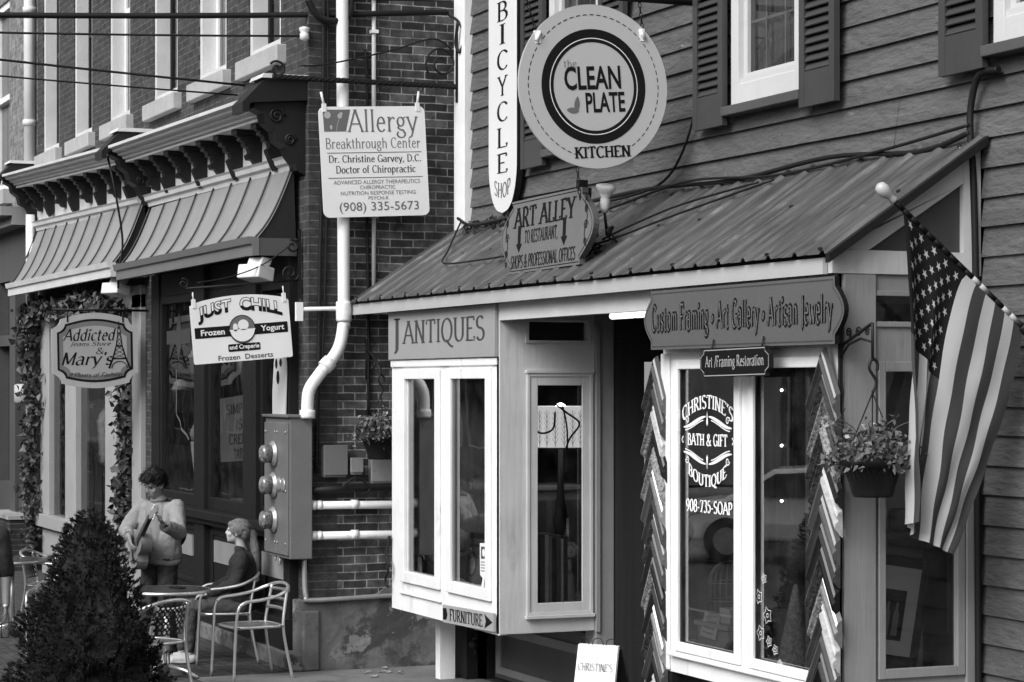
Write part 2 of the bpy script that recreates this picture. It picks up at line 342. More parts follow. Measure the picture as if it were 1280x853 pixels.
GL = {
 'A': (.74, [[(.03, 0), (.37, 1)], [(.37, 1), (.71, 0)], [(.16, .36), (.58, .36)]]),
 'B': (.62, [[(.12, 0), (.12, 1)], [(.12, .985)] + arc(.30, .76, .2, .225, 90, -90) + [(.12, .53)], [(.12, .53)] + arc(.32, .27, .24, .255, 90, -90) + [(.12, .015)]]),
 'C': (.66, [arc(.37, .5, .31, .49, 42, 318, 16)]),
 'D': (.72, [[(.12, 0), (.12, 1)], [(.12, .985)] + arc(.30, .5, .34, .485, 90, -90, 14) + [(.12, .015)]]),
 'E': (.58, [[(.12, 0), (.12, 1)], [(.12, .98), (.52, .98), (.52, .84)], [(.12, .52), (.42, .52)], [(.12, .02), (.54, .02), (.54, .18)]]),
 'F': (.54, [[(.12, 0), (.12, 1)], [(.12, .98), (.52, .98), (.52, .82)], [(.12, .52), (.42, .52)]]),
 'G': (.72, [arc(.38, .5, .32, .49, 45, 330, 16), [(.63, .02), (.63, .42)], [(.46, .42), (.70, .42)]]),
 'H': (.74, [[(.13, 0), (.13, 1)], [(.61, 0), (.61, 1)], [(.13, .52), (.61, .52)]]),
 'I': (.28, [[(.14, 0), (.14, 1)]]),
 'J': (.36, [[(.22, 1), (.22, .1)] + arc(.08, .0, .14, .18, 20, -80, 5)]),
 'K': (.70, [[(.13, 0), (.13, 1)], [(.13, .42), (.58, 1)], [(.28, .58), (.62, 0)]]),
 'L': (.56, [[(.12, 0), (.12, 1)], [(.12, .02), (.53, .02), (.53, .2)]]),
 'M': (.86, [[(.12, 0), (.12, 1)], [(.12, 1), (.43, .08)], [(.43, .08), (.74, 1)], [(.74, 1), (.74, 0)]]),
 'N': (.76, [[(.13, 0), (.13, 1)], [(.13, 1), (.62, 0)], [(.62, 0), (.62, 1)]]),
 'O': (.76, [arc(.38, .5, .32, .49, 90, 450, 20)]),
 'P': (.58, [[(.12, 0), (.12, 1)], [(.12, .985)] + arc(.30, .73, .22, .255, 90, -90) + [(.12, .475)]]),
 'Q': (.76, [arc(.38, .5, .32, .49, 90, 450, 20), [(.36, .08), (.52, -.1), (.72, -.22), (.80, -.18)]]),
 'R': (.66, [[(.12, 0), (.12, 1)], [(.12, .985)] + arc(.29, .74, .22, .245, 90, -90) + [(.12, .495)], [(.30, .49), (.60, 0)]]),
 'S': (.56, [arc(.28, .75, .20, .24, 35, 255, 10) + arc(.28, .26, .22, .25, 75, -150, 11)]),
 'T': (.66, [[(.33, 0), (.33, 1)], [(.04, .8), (.06, .98), (.60, .98), (.62, .8)]]),
 'U': (.74, [[(.13, 1), (.13, .32)] + arc(.37, .32, .24, .31, 180, 360, 10) + [(.61, 1)]]),
 'V': (.72, [[(.04, 1), (.36, 0)], [(.36, 0), (.68, 1)]]),
 'W': (1.0, [[(.04, 1), (.28, 0)], [(.28, 0), (.50, .9)], [(.50, .9), (.72, 0)], [(.72, 0), (.96, 1)]]),
 'Y': (.68, [[(.04, 1), (.34, .45)], [(.64, 1), (.34, .45)], [(.34, .45), (.34, 0)]]),
 '&': (.78, [[(.72, .5), (.55, .16)] + arc(.32, .24, .26, .24, -35, -200, 9) + [(.44, .66)] + arc(.33, .80, .15, .18, -20, 200, 9) + [(.30, .5), (.70, 0)]]),
 'a': (.52, [arc(.24, .50, .17, .16, 160, 0, 7) + [(.41, .1), (.48, .02)], [(.41, .40)] + arc(.22, .19, .17, .19, 100, 300, 9) + [(.41, .14)]]),
 'b': (.58, [[(.12, 0), (.12, 1)], arc(.28, .33, .22, .32, 150, -150, 12)]),
 'c': (.48, [arc(.28, .33, .21, .32, 45, 315, 12)]),
 'd': (.58, [[(.46, 1), (.46, 0)], arc(.29, .33, .22, .32, 30, 330, 12)]),
 'e': (.50, [[(.09, .38), (.43, .38)] + arc(.26, .36, .17, .29, 5, 180, 9) + arc(.27, .32, .20, .31, 180, 320, 8)]),
 'f': (.36, [[(.15, 0), (.15, .78)] + arc(.27, .80, .12, .18, 180, 50, 6), [(.03, .64), (.30, .64)]]),
 'g': (.52, [arc(.24, .44, .16, .20, 90, 450, 12), [(.36, .60), (.50, .64)], [(.14, .28), (.10, .16), (.22, .08), (.38, .05)] + arc(.25, -.12, .20, .15, 50, -230, 12)]),
 'h': (.60, [[(.12, 0), (.12, 1)], [(.12, .45)] + arc(.30, .44, .17, .20, 160, 0, 7) + [(.47, 0)]]),
 'i': (.26, [[(.13, 0), (.13, X_)], arc(.13, .88, .04, .04, 0, 360, 8)]),
 'j': (.26, [[(.14, X_), (.14, -.1)] + arc(.02, -.12, .12, .14, 0, -110, 5), arc(.14, .88, .04, .04, 0, 360, 8)]),
 'k': (.56, [[(.12, 0), (.12, 1)], [(.12, .28), (.46, X_)], [(.24, .42), (.52, 0)]]),
 'l': (.26, [[(.13, 0), (.13, 1)]]),
 'm': (.90, [[(.12, 0), (.12, X_)], [(.12, .45)] + arc(.29, .44, .16, .20, 160, 0, 7) + [(.45, 0)], [(.45, .45)] + arc(.62, .44, .16, .20, 160, 0, 7) + [(.78, 0)]]),
 'n': (.60, [[(.12, 0), (.12, X_)], [(.12, .45)] + arc(.30, .44, .17, .20, 160, 0, 7) + [(.47, 0)]]),
 'o': (.54, [arc(.27, .33, .21, .32, 90, 450, 16)]),
 'p': (.58, [[(.12, -.32), (.12, X_)], arc(.28, .33, .22, .32, 150, -150, 12)]),
 'q': (.58, [[(.46, -.32), (.46, X_)], arc(.29, .33, .22, .32, 30, 330, 12)]),
 'r': (.42, [[(.12, 0), (.12, X_)], [(.12, .42), (.22, .58), (.34, .64), (.40, .56)]]),
 's': (.42, [arc(.21, .48, .14, .16, 35, 255, 8) + arc(.21, .17, .15, .16, 75, -150, 9)]),
 't': (.38, [[(.16, .88), (.16, .12)] + arc(.25, .12, .09, .11, 180, 320, 5), [(.03, .64), (.33, .64)]]),
 'u': (.60, [[(.12, X_), (.12, .2)] + arc(.28, .2, .16, .19, 180, 340, 7) + [(.47, .3)], [(.47, X_), (.47, 0)]]),
 'v': (.52, [[(.03, X_), (.26, 0)], [(.26, 0), (.49, X_)]]),
 'w': (.76, [[(.03, X_), (.21, 0)], [(.21, 0), (.38, .6)], [(.38, .6), (.55, 0)], [(.55, 0), (.73, X_)]]),
 'y': (.52, [[(.03, X_), (.27, .02)], [(.49, X_), (.22, -.2), (.06, -.3)]]),
 '0': (.56, [arc(.28, .5, .22, .49, 90, 450, 18)]),
 '3': (.52, [arc(.25, .75, .19, .24, 140, -80, 9), arc(.25, .27, .22, .27, 80, -145, 10)]),
 '5': (.52, [[(.44, .97), (.13, .97), (.12, .56)] + arc(.25, .32, .22, .31, 120, -145, 11)]),
 '7': (.50, [[(.05, .84), (.06, .97), (.46, .97), (.20, 0)]]),
 '8': (.54, [arc(.27, .76, .18, .23, 90, 450, 14), arc(.27, .27, .22, .27, 90, 450, 14)]),
 '9': (.54, [arc(.27, .70, .20, .29, 90, 450, 14), [(.47, .68), (.42, .3), (.28, .06), (.12, .02)]]),
 '-': (.36, [[(.05, .36), (.31, .36)]]),
 '.': (.24, [arc(.12, .05, .035, .035, 0, 360, 8)]),
 ',': (.24, [[(.13, .1), (.12, .0), (.06, -.14)]]),
 "'": (.22, [[(.12, 1), (.10, .76)]]),
 '/': (.40, [[(.02, -.08), (.36, 1.05)]]),
 'o.': (.34, [arc(.17, .36, .10, .10, 90, 450, 12)]),
 ' ': (.30, []),
}
def serif_polys(s, thick=.13, thin=.045, serif=.09, nib=18, shear=0.0, track=0.0):
    out = []; x = 0.0
    for ch in s:
        if ch == '\u2022': w, strokes = GL['o.']
        else: w, strokes = GL.get(ch, GL[' '])
        for st in strokes:
            closed = len(st) > 3 and abs(st[0][0] - st[-1][0]) < 1e-6 and abs(st[0][1] - st[-1][1]) < 1e-6
            n = len(st); L_, Rr = [], []
            for i in range(n):
                if closed: a, b = st[(i - 1) % (n - 1)], st[(i + 1) % (n - 1)]
                else: a, b = st[max(i - 1, 0)], st[min(i + 1, n - 1)]
                dx, dy = b[0] - a[0], b[1] - a[1]; d = math.hypot(dx, dy) or 1
                ang = math.atan2(dy, dx)
                wd = (thin + (thick - thin) * abs(math.sin(ang - rad(-nib if False else nib)))**1.3) / 2
                nx, ny = -dy / d * wd, dx / d * wd
                L_.append((st[i][0] + nx, st[i][1] + ny)); Rr.append((st[i][0] - nx, st[i][1] - ny))
            for i in range(n - 1):
                out.append([(p[0] + x, p[1]) for p in (L_[i], L_[i + 1], Rr[i + 1], Rr[i])])
            if serif and not closed:
                for (p, q) in ((st[0], st[1]), (st[-1], st[-2])):
                    dx, dy = q[0] - p[0], q[1] - p[1]
                    at = min((abs(p[1] - h) for h in (0, 1, X_, -.32)))
                    if at < .005 and abs(dy) > .8 * abs(dx):
                        sg = 1 if q[1] > p[1] else -1
                        hw = serif + thick * .35; t = thin
                        y0 = p[1] + (0 if sg > 0 else -t)
                        out.append([(p[0] + x - hw, y0), (p[0] + x + hw, y0), (p[0] + x + hw, y0 + t), (p[0] + x - hw, y0 + t)])
        x += w + .05 + track
    if shear: out = [[(p[0] + shear * p[1], p[1]) for p in q] for q in out]
    return out
def clip_z(poly, z, keep_above):
    o = []
    for i in range(len(poly)):
        a, b = poly[i], poly[(i + 1) % len(poly)]
        ia, ib = (a[1] >= z) == keep_above, (b[1] >= z) == keep_above
        if ia: o.append(a)
        if ia != ib:
            t = (z - a[1]) / (b[1] - a[1]); o.append((a[0] + t * (b[0] - a[0]), z))
    return o if len(o) >= 3 else None
def put_text(mb, polys, cx, cz, w, h, y=-.004, mi=0, warp=None, box=None, clip=None, roll=0.0):
    """fit polys into w x h centred at (cx, cz) of a sign face (x right, z up, y out = negative)"""
    xs = [p[0] for q in polys for p in q]; zs = [p[1] for q in polys for p in q]
    x0, x1, z0, z1 = box or (min(xs), max(xs), min(zs), max(zs))
    for k, q in enumerate(polys):
        if clip:
            q = clip_z(q, z0 + (z1 - z0) * clip[0], clip[1])
            if not q: continue
        pts = []
        for p in q:
            u = (p[0] - x0) / (x1 - x0) - .5; v = (p[1] - z0) / (z1 - z0) - .5
            a, b = u * w, v * h
            if warp: a, b = warp(a, b)
            if roll: a, b = a * math.cos(roll) - b * math.sin(roll), a * math.sin(roll) + b * math.cos(roll)
            pts.append((cx + a, y - (k % 7) * .00012, cz + b))
        area = sum(pts[i][0] * pts[(i + 1) % len(pts)][2] - pts[(i + 1) % len(pts)][0] * pts[i][2] for i in range(len(pts)))
        if area < 0: pts.reverse()
        if abs(area) < 1e-9: continue
        try: mb.poly(pts, mi)
        except Exception: pass
def disc(mb, cx, cz, rx, rz, y, mi=0, n=40, r_in=None, a0=0, a1=360):
    if r_in is None:
        mb.poly([(cx + rx * math.cos(rad(a0 + (a1 - a0) * k / n)), y, cz + rz * math.sin(rad(a0 + (a1 - a0) * k / n))) for k in range(n if a1 - a0 == 360 else n + 1)], mi)
    else:
        for k in range(n):
            t0, t1 = rad(a0 + (a1 - a0) * k / n), rad(a0 + (a1 - a0) * (k + 1) / n)
            mb.poly([(cx + q * r * math.cos(t), y, cz + q * r * rz / rx * math.sin(t)) for q, r, t in ((1, r_in, t0), (1, rx, t0), (1, rx, t1), (1, r_in, t1))], mi)
def line2(mb, pts, w, y, mi=0):
    """flat ribbon on a sign face through (x, z) points"""
    n = len(pts); L_, Rr = [], []
    for i in range(n):
        a, b = pts[max(i - 1, 0)], pts[min(i + 1, n - 1)]
        dx, dz = b[0] - a[0], b[1] - a[1]; d = math.hypot(dx, dz) or 1
        ww = w[i] if isinstance(w, (list, tuple)) else w
        L_.append((pts[i][0] - dz / d * ww / 2, y, pts[i][1] + dx / d * ww / 2)); Rr.append((pts[i][0] + dz / d * ww / 2, y, pts[i][1] - dx / d * ww / 2))
    for i in range(n - 1): mb.poly([L_[i], L_[i + 1], Rr[i + 1], Rr[i]], mi)
def plate(mb, outline, th, mi=0, mi_edge=None):
    """sign board: outline [(x, z)], face at y=0, thickness th backwards"""
    mb.prism([(p[0], 0, p[1]) for p in outline], (0, th, 0), mi if mi_edge is None else mi_edge, True, mi)
def rrect(w, h, r, n=5, cx=0, cz=0):
    o = []
    for sx, sz, a in ((1, 1, 0), (-1, 1, 90), (-1, -1, 180), (1, -1, 270)):
        for k in range(n + 1):
            t = rad(a + 90 * k / n); o.append((cx + sx * (w / 2 - r) + r * math.cos(t), cz + sz * (h / 2 - r) + r * math.sin(t)))
    return o

# ------------------------------------------------------------------ ground and street
def sheet(name, x0, x1, y0, y1, z, m):
    mb = MB(); mb.poly([(x0, y0, z), (x1, y0, z), (x1, y1, z), (x0, y1, z)])
    return structure(mb.build(name, m))
ground_m = mat('ground_earth', .07, .95, .3, .6)
sheet('ground', -400, 400, -400, 400, -.164, ground_m)
mb = MB(); mb.box(-120, 60, -7.2, 1.4, -.30, -.15); structure(mb.build('road', asphalt))
mb = MB()
for k in range(60): mb.box(-120 + k * 3, -118.5 + k * 3, -2.96, -2.84, -.16, -.146)
structure(mb.build('road_marking', mat('road_paint', .5, .7, .2, 6)))
paver_m = brick_mat('brick_pavers', .055, .035, .018, (0, 1), spots=[(.075, 3.0, .62, .08)], bw_=.2, bh=.1)
mb = MB(); mb.box(-120, 60, 1.55, 14, -.30, 0.0); structure(mb.build('pavement', paver_m))
mb = MB(); mb.box(-120, 60, 1.4, 1.55, -.30, 0.004); structure(mb.build('kerb', concrete, bevel=.012))
mb = MB()
outline = [(-18.62, 5.0), (-10.0, 5.0), (-10.0, 7.2), (-18.62, 7.2), (-18.62, 6.0)]
mb.poly([(p[0], p[1], .004) for p in outline]); structure(mb.build('path', concrete))
mb = MB(); mb.box(-120, 60, -12, -7.2, -.30, -.02); structure(mb.build('far_pavement', concrete))

def grid_wall(mb, ax, a0, a1, z0, z1, d0, d1, holes, mi=0):
    """wall slab with rectangular openings; ax 'y': a = x and depth = y; ax 'x': a = y and depth = x"""
    as_ = sorted({a0, a1} | {min(max(v, a0), a1) for h in holes for v in h[:2]})
    zs = sorted({z0, z1} | {min(max(v, z0), z1) for h in holes for v in h[2:4]})
    def solid(a, z): return not any(h[0] < a < h[1] and h[2] < z < h[3] for h in holes)
    for i in range(len(as_) - 1):
        j = 0
        while j < len(zs) - 1:
            if not solid((as_[i] + as_[i + 1]) / 2, (zs[j] + zs[j + 1]) / 2): j += 1; continue
            k = j
            while k + 1 < len(zs) - 1 and solid((as_[i] + as_[i + 1]) / 2, (zs[k + 1] + zs[k + 2]) / 2): k += 1
            if ax == 'y': mb.box(as_[i], as_[i + 1], d0, d1, zs[j], zs[k + 1], mi)
            else: mb.box(d0, d1, as_[i], as_[i + 1], zs[j], zs[k + 1], mi)
            j = k + 1
    return mb
def pane_y(x0, x1, z0, z1, y, parent, m=None, name='pane'):
    mb = MB(); mb.poly([(x0, y, z0), (x1, y, z0), (x1, y, z1), (x0, y, z1)]); return mb.build(name, m or glass, parent, recalc=False)
def pane_x(y0, y1, z0, z1, x, parent, m=None, name='pane'):
    mb = MB(); mb.poly([(x, y0, z0), (x, y1, z0), (x, y1, z1), (x, y0, z1)]); return mb.build(name, m or glass, parent, recalc=False)
def room(name, x0, x1, y0, y1, z0, z1, parent, m=None, open_front=True, open_right=False):
    mb = MB()
    mb.poly([(x0, y1, z0), (x1, y1, z0), (x1, y1, z1), (x0, y1, z1)])
    mb.poly([(x0, y0, z0), (x0, y1, z0), (x0, y1, z1), (x0, y0, z1)])
    if not open_right: mb.poly([(x1, y0, z0), (x1, y1, z0), (x1, y1, z1), (x1, y0, z1)])
    mb.poly([(x0, y0, z0), (x1, y0, z0), (x1, y1, z0), (x0, y1, z0)])
    mb.poly([(x0, y0, z1), (x1, y0, z1), (x1, y1, z1), (x0, y1, z1)])
    return mb.build(name, m or interior_dark, parent, recalc=False)

# ------------------------------------------------------------------ the brick building on the left
bb = thing('brick_building', 'dark brick corner building with two curved metal awnings and white cornices', 'building', (-18.7, 6.04, 0))
WX = [-20.0, -21.76, -23.6, -25.68, -27.6, -29.5]
holes = [(x - .5, x + .5, 5.47, 8.0) for x in WX]
mb = grid_wall(MB(), 'y', -30.35, -18.70, 4.40, 9.2, 6.04, 6.30, holes)
mb.box(-19.0, -18.70, 6.04, 6.3, .55, 4.40)
mb.box(-30.35, -24.43, 6.04, 6.3, 3.56, 4.40); mb.box(-23.94, -19.01, 6.04, 6.3, 3.63, 4.40)
mb.box(-24.42, -23.95, 6.03, 6.3, .0, 4.40)
mb.build('wall', brick_front, bb)
mb = MB(); mb.box(-19.0, -18.701, 6.301, 14, .58, 9.2); mb.build('side_wall', brick_side, bb)
mb = MB()
R.seed(3)
pts = []
n = 26
for k in range(n + 1):   # rough-cast plinth along the alley side, its top edge ragged
    y = 5.98 + (9.5 - 5.98) * k / n
    pts.append((y, .60 + (.05 if y > 6.62 else 0) + (.09 if y > 6.75 else 0) + R.uniform(-.008, .008)))
mb.prism([(-18.66, 5.98, -.02)] + [(-18.66 + R.uniform(-.004, .004), y, z) for y, z in pts] + [(-18.66, 9.5, -.02)], (-.3, 0, 0))
mb.build('plinth', stucco, bb)
mb = MB(); mb.box(-18.95, -18.63, 5.97, 6.12, .0, .52); mb.build('plinth_corner', stucco, bb, bevel=.02)
for i, x in enumerate(WX):
    mb = grid_wall(MB(), 'y', x - .5, x + .5, 5.47, 8.0, 6.055, 6.275, [(x - .42, x + .42, 5.55, 7.95)])
    w = mb.build('window', dullwhite, bb)
    mb = grid_wall(MB(), 'y', x - .42, x + .42, 5.55, 7.95, 6.20, 6.24, [(x - .37, x + .37, 5.61, 6.74), (x - .37, x + .37, 6.80, 7.9)])
    mb.build('sash', white if i in (1, 3) else dark_wood, w)
    pane_y(x - .37, x + .37, 5.6, 7.9, 6.222, w, glass_up)
    mb = MB()
    mb.poly([(x - .42, 6.255, 5.55), (x + .42, 6.255, 5.55), (x + .42, 6.255, 7.95), (x - .42, 6.255, 7.95)])
    mb.build('blind' if i in (1, 3, 5) else 'curtain', mat('blind_%d' % i, .55 if i in (1, 3) else .06, .8, .15, 3, stretch=(8, 1, 1)), w)
    mb = MB(); mb.box(x - .66, x + .66, 5.95, 6.08, 5.30, 5.47); mb.build('sill', stone, w, bevel=.01)
# cornices over the two shop fronts: crown moulding, frieze, brackets, moulding below, consoles
def shear(mb, x0, x1, d0, d1):
    for v in mb.bm.verts: v.co.z += d0 + (d1 - d0) * (v.co.x - x0) / (x1 - x0)
    return mb
def cornice(x0, x1, d0, d1):
    prof = [(6.04, 4.75), (5.72, 4.75), (5.72, 4.78), (5.69, 4.785), (5.68, 4.81), (5.64, 4.82), (5.63, 4.845), (5.58, 4.855), (5.57, 4.88), (5.53, 4.89), (5.53, 4.92), (6.04, 4.96)]
    mb = MB(); mb.prism([(x0, y, z) for y, z in prof], (x1 - x0, 0, 0)); shear(mb, x0, x1, d0, d1).build('cornice', dullwhite, bb)
    mb = MB(); mb.box(x0, x1, 6.0, 6.038, 4.42, 4.755 + max(d0, d1)); mb.build('frieze', dullwhite, bb)
    prof = [(6.04, 4.32), (5.97, 4.32), (5.96, 4.36), (5.93, 4.38), (5.92, 4.42), (5.90, 4.44), (6.04, 4.46)]
    mb = MB(); mb.prism([(x0, y, z) for y, z in prof], (x1 - x0, 0, 0)); shear(mb, x0, x1, d0 * .55, d1 * .55).build('moulding', dullwhite, bb)
    n = 8
    for k in range(n):
        x = x0 + .35 + (x1 - x0 - .75) * k / (n - 1); lg = k % 2
        b = .10 if lg else .0
        prof = [(6.0, 4.745), (5.76, 4.745), (5.755, 4.70), (5.80, 4.695), (5.79, 4.655), (5.83, 4.64), (5.835, 4.60), (5.88, 4.585), (5.89, 4.545), (5.86, 4.52), (5.875, 4.48), (5.92, 4.475 - b), (5.945, 4.44 - b), (6.0, 4.43 - b * .3)]
        m = MB()
        m.prism([(x - .06, y, z) for y, z in prof], (.12, 0, 0))
        m.prism([(x - .085, y, z) for y, z in ((6.0, 4.748), (5.75, 4.748), (5.75, 4.71), (6.0, 4.71))], (.17, 0, 0))
        for (y, z, r) in ((5.80, 4.72, .035), (5.90, 4.60, .028)):
            m.lathe([(r, -.07), (r, .07)], (x, y, z), 10, axis=Matrix.Rotation(PI / 2, 3, 'Y'))
        shear(m, x0, x1, d0, d1).build('bracket', dark_wood, bb)
cornice(-24.05, -18.98, .085, 0); cornice(-30.2, -24.35, .30, .095)
def console(x, dz=0):
    """big carved end console with a sloping hood"""
    m = MB()
    prof = [(6.04, 4.90), (5.60, 4.90), (5.58, 4.82), (5.66, 4.78), (5.68, 4.70), (5.76, 4.64), (5.78, 4.55), (5.86, 4.50), (5.90, 4.42), (5.95, 4.36), (5.96, 4.30), (6.04, 4.26)]
    m.prism([(x - .1, y, z) for y, z in prof], (.2, 0, 0))
    cap = [(6.04, 5.07), (5.66, 5.07), (5.46, 4.86), (5.46, 4.78), (5.51, 4.78), (5.53, 4.86), (6.04, 4.90)]
    m.prism([(x - .16, y, z) for y, z in cap], (.32, 0, 0))
    m.prism([(x - .19, y, z) for y, z in ((6.04, 5.11), (5.64, 5.11), (5.62, 5.072), (6.04, 5.072))], (.38, 0, 0), 1)
    for c, r in (((x + .105, 5.78, 4.76), .07), ((x + .105, 5.90, 4.56), .05)):
        m.tube(spiral(c, r, .012, 0, 1.8, (0, 1, 0), (0, 0, 1)), .012, 6)
    for v in m.bm.verts: v.co.z += dz
    m.build('console', [dark_wood, dullwhite], bb)
console(-18.88); console(-24.2, .09); console(-30.32, .30)
# curved standing-seam awnings
def awning(x0, x1, z_lo, z_hi):
    y_hi, y_lo = 5.98, 5.63; n = 12
    def prof(t):
        return y_lo + (y_hi - y_lo) * (t ** 1.0), z_lo + (z_hi - z_lo) * (.82 * t + .18 * t * t) - .06 * math.sin(PI * t)
    a = MB()
    m = MB()
    P0 = [prof(k / n) for k in range(n + 1)]
    for i in range(n):
        m.poly([(x0, *P0[i]), (x1, *P0[i]), (x1, *P0[i + 1]), (x0, *P0[i + 1])]).smooth = True
    s = m; k = int(round((x1 - x0) / .62))
    for i in range(k + 1):
        x = x0 + (x1 - x0) * i / k
        s.tube([(x, p[0] - .018, p[1] + .006) for p in P0], .010, 6, 1)
    aw = m.build('awning', [awning_m, awning_seam], bb, recalc=False)
    for x in (x0 + .01, x1 - .01):
        e = MB(); e.poly([(x, *p) for p in P0] + [(x, 6.0, z_lo)]); e.build('end_panel', awning_seam, aw, recalc=False)
    g = MB()
    g.prism([(x0 - .02, y, z) for y, z in ((5.66, z_lo - .13), (5.60, z_lo - .13), (5.60, z_lo - .04), (5.575, z_lo - .03), (5.56, z_lo + .03), (5.60, z_lo + .03), (5.66, z_lo + .02))], (x1 - x0 + .04, 0, 0))
    g.build('gutter', dullwhite if x0 < -25 else sign_grey, aw)
    f = MB(); f.box(x1 - .02, x1 + .015, 5.66, 6.0, z_lo - .13, z_lo + .02); f.box(x0, x1, 5.66, 6.0, z_lo - .05, z_lo - .04); f.build('soffit', mid_wood, aw)
awning(-23.95, -18.92, 3.70, 4.35); awning(-30.1, -24.25, 3.75, 4.47)
# shop front one, dark wood
m = MB()
for x0, x1, y0 in ((-23.93, -23.62, 5.97), (-22.09, -21.72, 5.94), (-20.36, -19.96, 5.94), (-19.14, -18.98, 5.95)):
    m.box(x0, x1, y0, 6.2, .15, 3.62)
m.box(-23.93, -18.99, 5.99, 6.2, 3.38, 3.62)
m.box(-23.93, -19.0, 6.0, 6.2, .15, 1.18)
m.box(-23.95, -18.97, 5.84, 6.0, 1.16, 1.24)
m.box(-23.95, -18.97, 5.90, 6.0, 1.10, 1.155)
m.box(-23.95, -18.97, 5.90, 6.0, .15, .42)
for x0, x1 in ((-23.62, -22.09), (-21.72, -20.36), (-19.96, -19.14)):
    for a, b in ((x0, x0 + .06), (x1 - .06, x1)): m.box(a, b, 5.985, 6.05, 1.24, 3.38)
    m.box(x0 + .06, x1 - .06, 5.985, 6.05, 1.24, 1.36); m.box(x0 + .06, x1 - .06, 5.985, 6.05, 3.30, 3.38)
    for z0, z1 in ((.47, .52), (1.0, 1.05)): m.box(x0 + .1, x1 - .1, 5.985, 6.0, z0, z1)
    for a, b in ((x0 + .1, x0 + .16), (x1 - .16, x1 - .1)): m.box(a, b, 5.985, 6.0, .52, 1.0)
sf = m.build('shopfront', dark_wood, bb, bevel=.006)
for x0, x1 in ((-23.40, -22.3), (-21.5, -20.62), (-19.90, -19.16)):
    m = MB(); m.box(x0, x1, 5.982, 5.999, .74, .95); m.build('kick_panel', greytrim, sf)
for x0, x1 in ((-23.56, -22.15), (-21.66, -20.42), (-19.9, -19.2)): pane_y(x0, x1, 1.3, 3.36, 6.03, sf, glass_store)
m = MB(); m.box(-24.0, -18.66, 5.86, 6.02, .0, .15); m.build('step', stucco, bb, bevel=.015)
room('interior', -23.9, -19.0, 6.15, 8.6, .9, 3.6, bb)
# shop front two, pale frames
m = MB()
for x0, x1 in ((-29.9, -29.35), (-28.35, -27.75), (-26.15, -25.6), (-24.85, -24.45)): m.box(x0, x1, 5.98, 6.15, .78, 3.45)
m.box(-29.9, -24.45, 5.98, 6.15, 3.30, 3.55); m.box(-29.9, -24.45, 5.92, 6.15, .62, .78); m.box(-29.88, -24.45, 6.0, 6.15, 0, .62)
sf2 = m.build('shopfront', mat('shopfront_pale_paint', .36, .5, .08, 3), bb, bevel=.006)
for x0, x1 in ((-29.35, -28.35), (-27.75, -26.15), (-25.6, -24.85)): pane_y(x0, x1, .78, 3.3, 6.05, sf2, glass_store)
room('interior', -29.9, -24.46, 6.12, 8.2, .72, 3.5, bb)
# rain pipes and floodlights fixed to the front
o = MB(); o.tube([(-30.42, 5.94, 5.06), (-30.42, 5.94, 9.2)], .075, 10)
for z in (5.9, 7.4): o.tube([(-30.42, 5.94, z), (-30.42, 5.94, z + .08)], .088, 10)
tag(o.build('downpipe', dullwhite), 'pale rain pipe down the upper far corner of the brick building', 'downpipe')
o = MB(); o.tube([(-30.15, 5.90, 1.9), (-30.15, 5.90, 4.70)], .06, 10)
tag(o.build('downpipe', white), 'white pipe beside the ivy at the far end of the awnings', 'downpipe')

# ------------------------------------------------------------------ the paler building beyond
nb = thing('painted_brick_building', 'painted brick building beyond the ivy shop front with a tall white window', 'building', (-33, 6.0, 0))
mb = grid_wall(MB(), 'y', -46, -30.36, 4.8, 9, 6.03, 6.3, [(-33.6, -32.3, 5.2, 7.9)]); mb.build('wall', brick_pale, nb)
mb = grid_wall(MB(), 'y', -33.6, -32.3, 5.2, 7.9, 6.06, 6.2, [(-33.48, -32.42, 5.32, 6.5), (-33.48, -32.42, 6.58, 7.8)]); w = mb.build('window', white, nb)
pane_y(-33.5, -32.4, 5.3, 7.85, 6.14, w, glass_up)
mb = MB(); mb.box(-33.8, -32.1, 5.9, 6.07, 5.0, 5.2); mb.build('sill', stone, w)
mb = MB(); mb.poly([(-33.5, 6.19, 5.3), (-32.4, 6.19, 5.3), (-32.4, 6.19, 7.85), (-33.5, 6.19, 7.85)]); mb.build('curtain', panel_light, w)
mb = MB(); mb.box(-46, -30.36, 5.55, 6.02, 4.70, 4.82); mb.box(-46, -30.36, 5.7, 6.02, 4.58, 4.70); mb.build('cornice', greytrim, nb)
mb = MB(); mb.box(-46, -30.4, 5.95, 6.3, 3.9, 4.58)
mb.box(-31.6, -31.2, 5.9, 6.2, 0, 3.9); mb.box(-33.3, -32.7, 5.9, 6.2, 0, 3.9)
for x in (-34.6, -36.2): mb.box(x, x + .25, 5.9, 6.2, 0, 3.9)
mb.box(-46, -30.4, 5.95, 6.2, 0, 1.1); mb.box(-46, -30.4, 5.93, 6.2, 3.0, 3.15)
mb.build('shopfront', mid_wood, nb)
pane_y(-46, -31, 1.1, 3.9, 6.08, nb)
room('interior', -46, -30.5, 6.15, 8, .5, 3.9, nb)
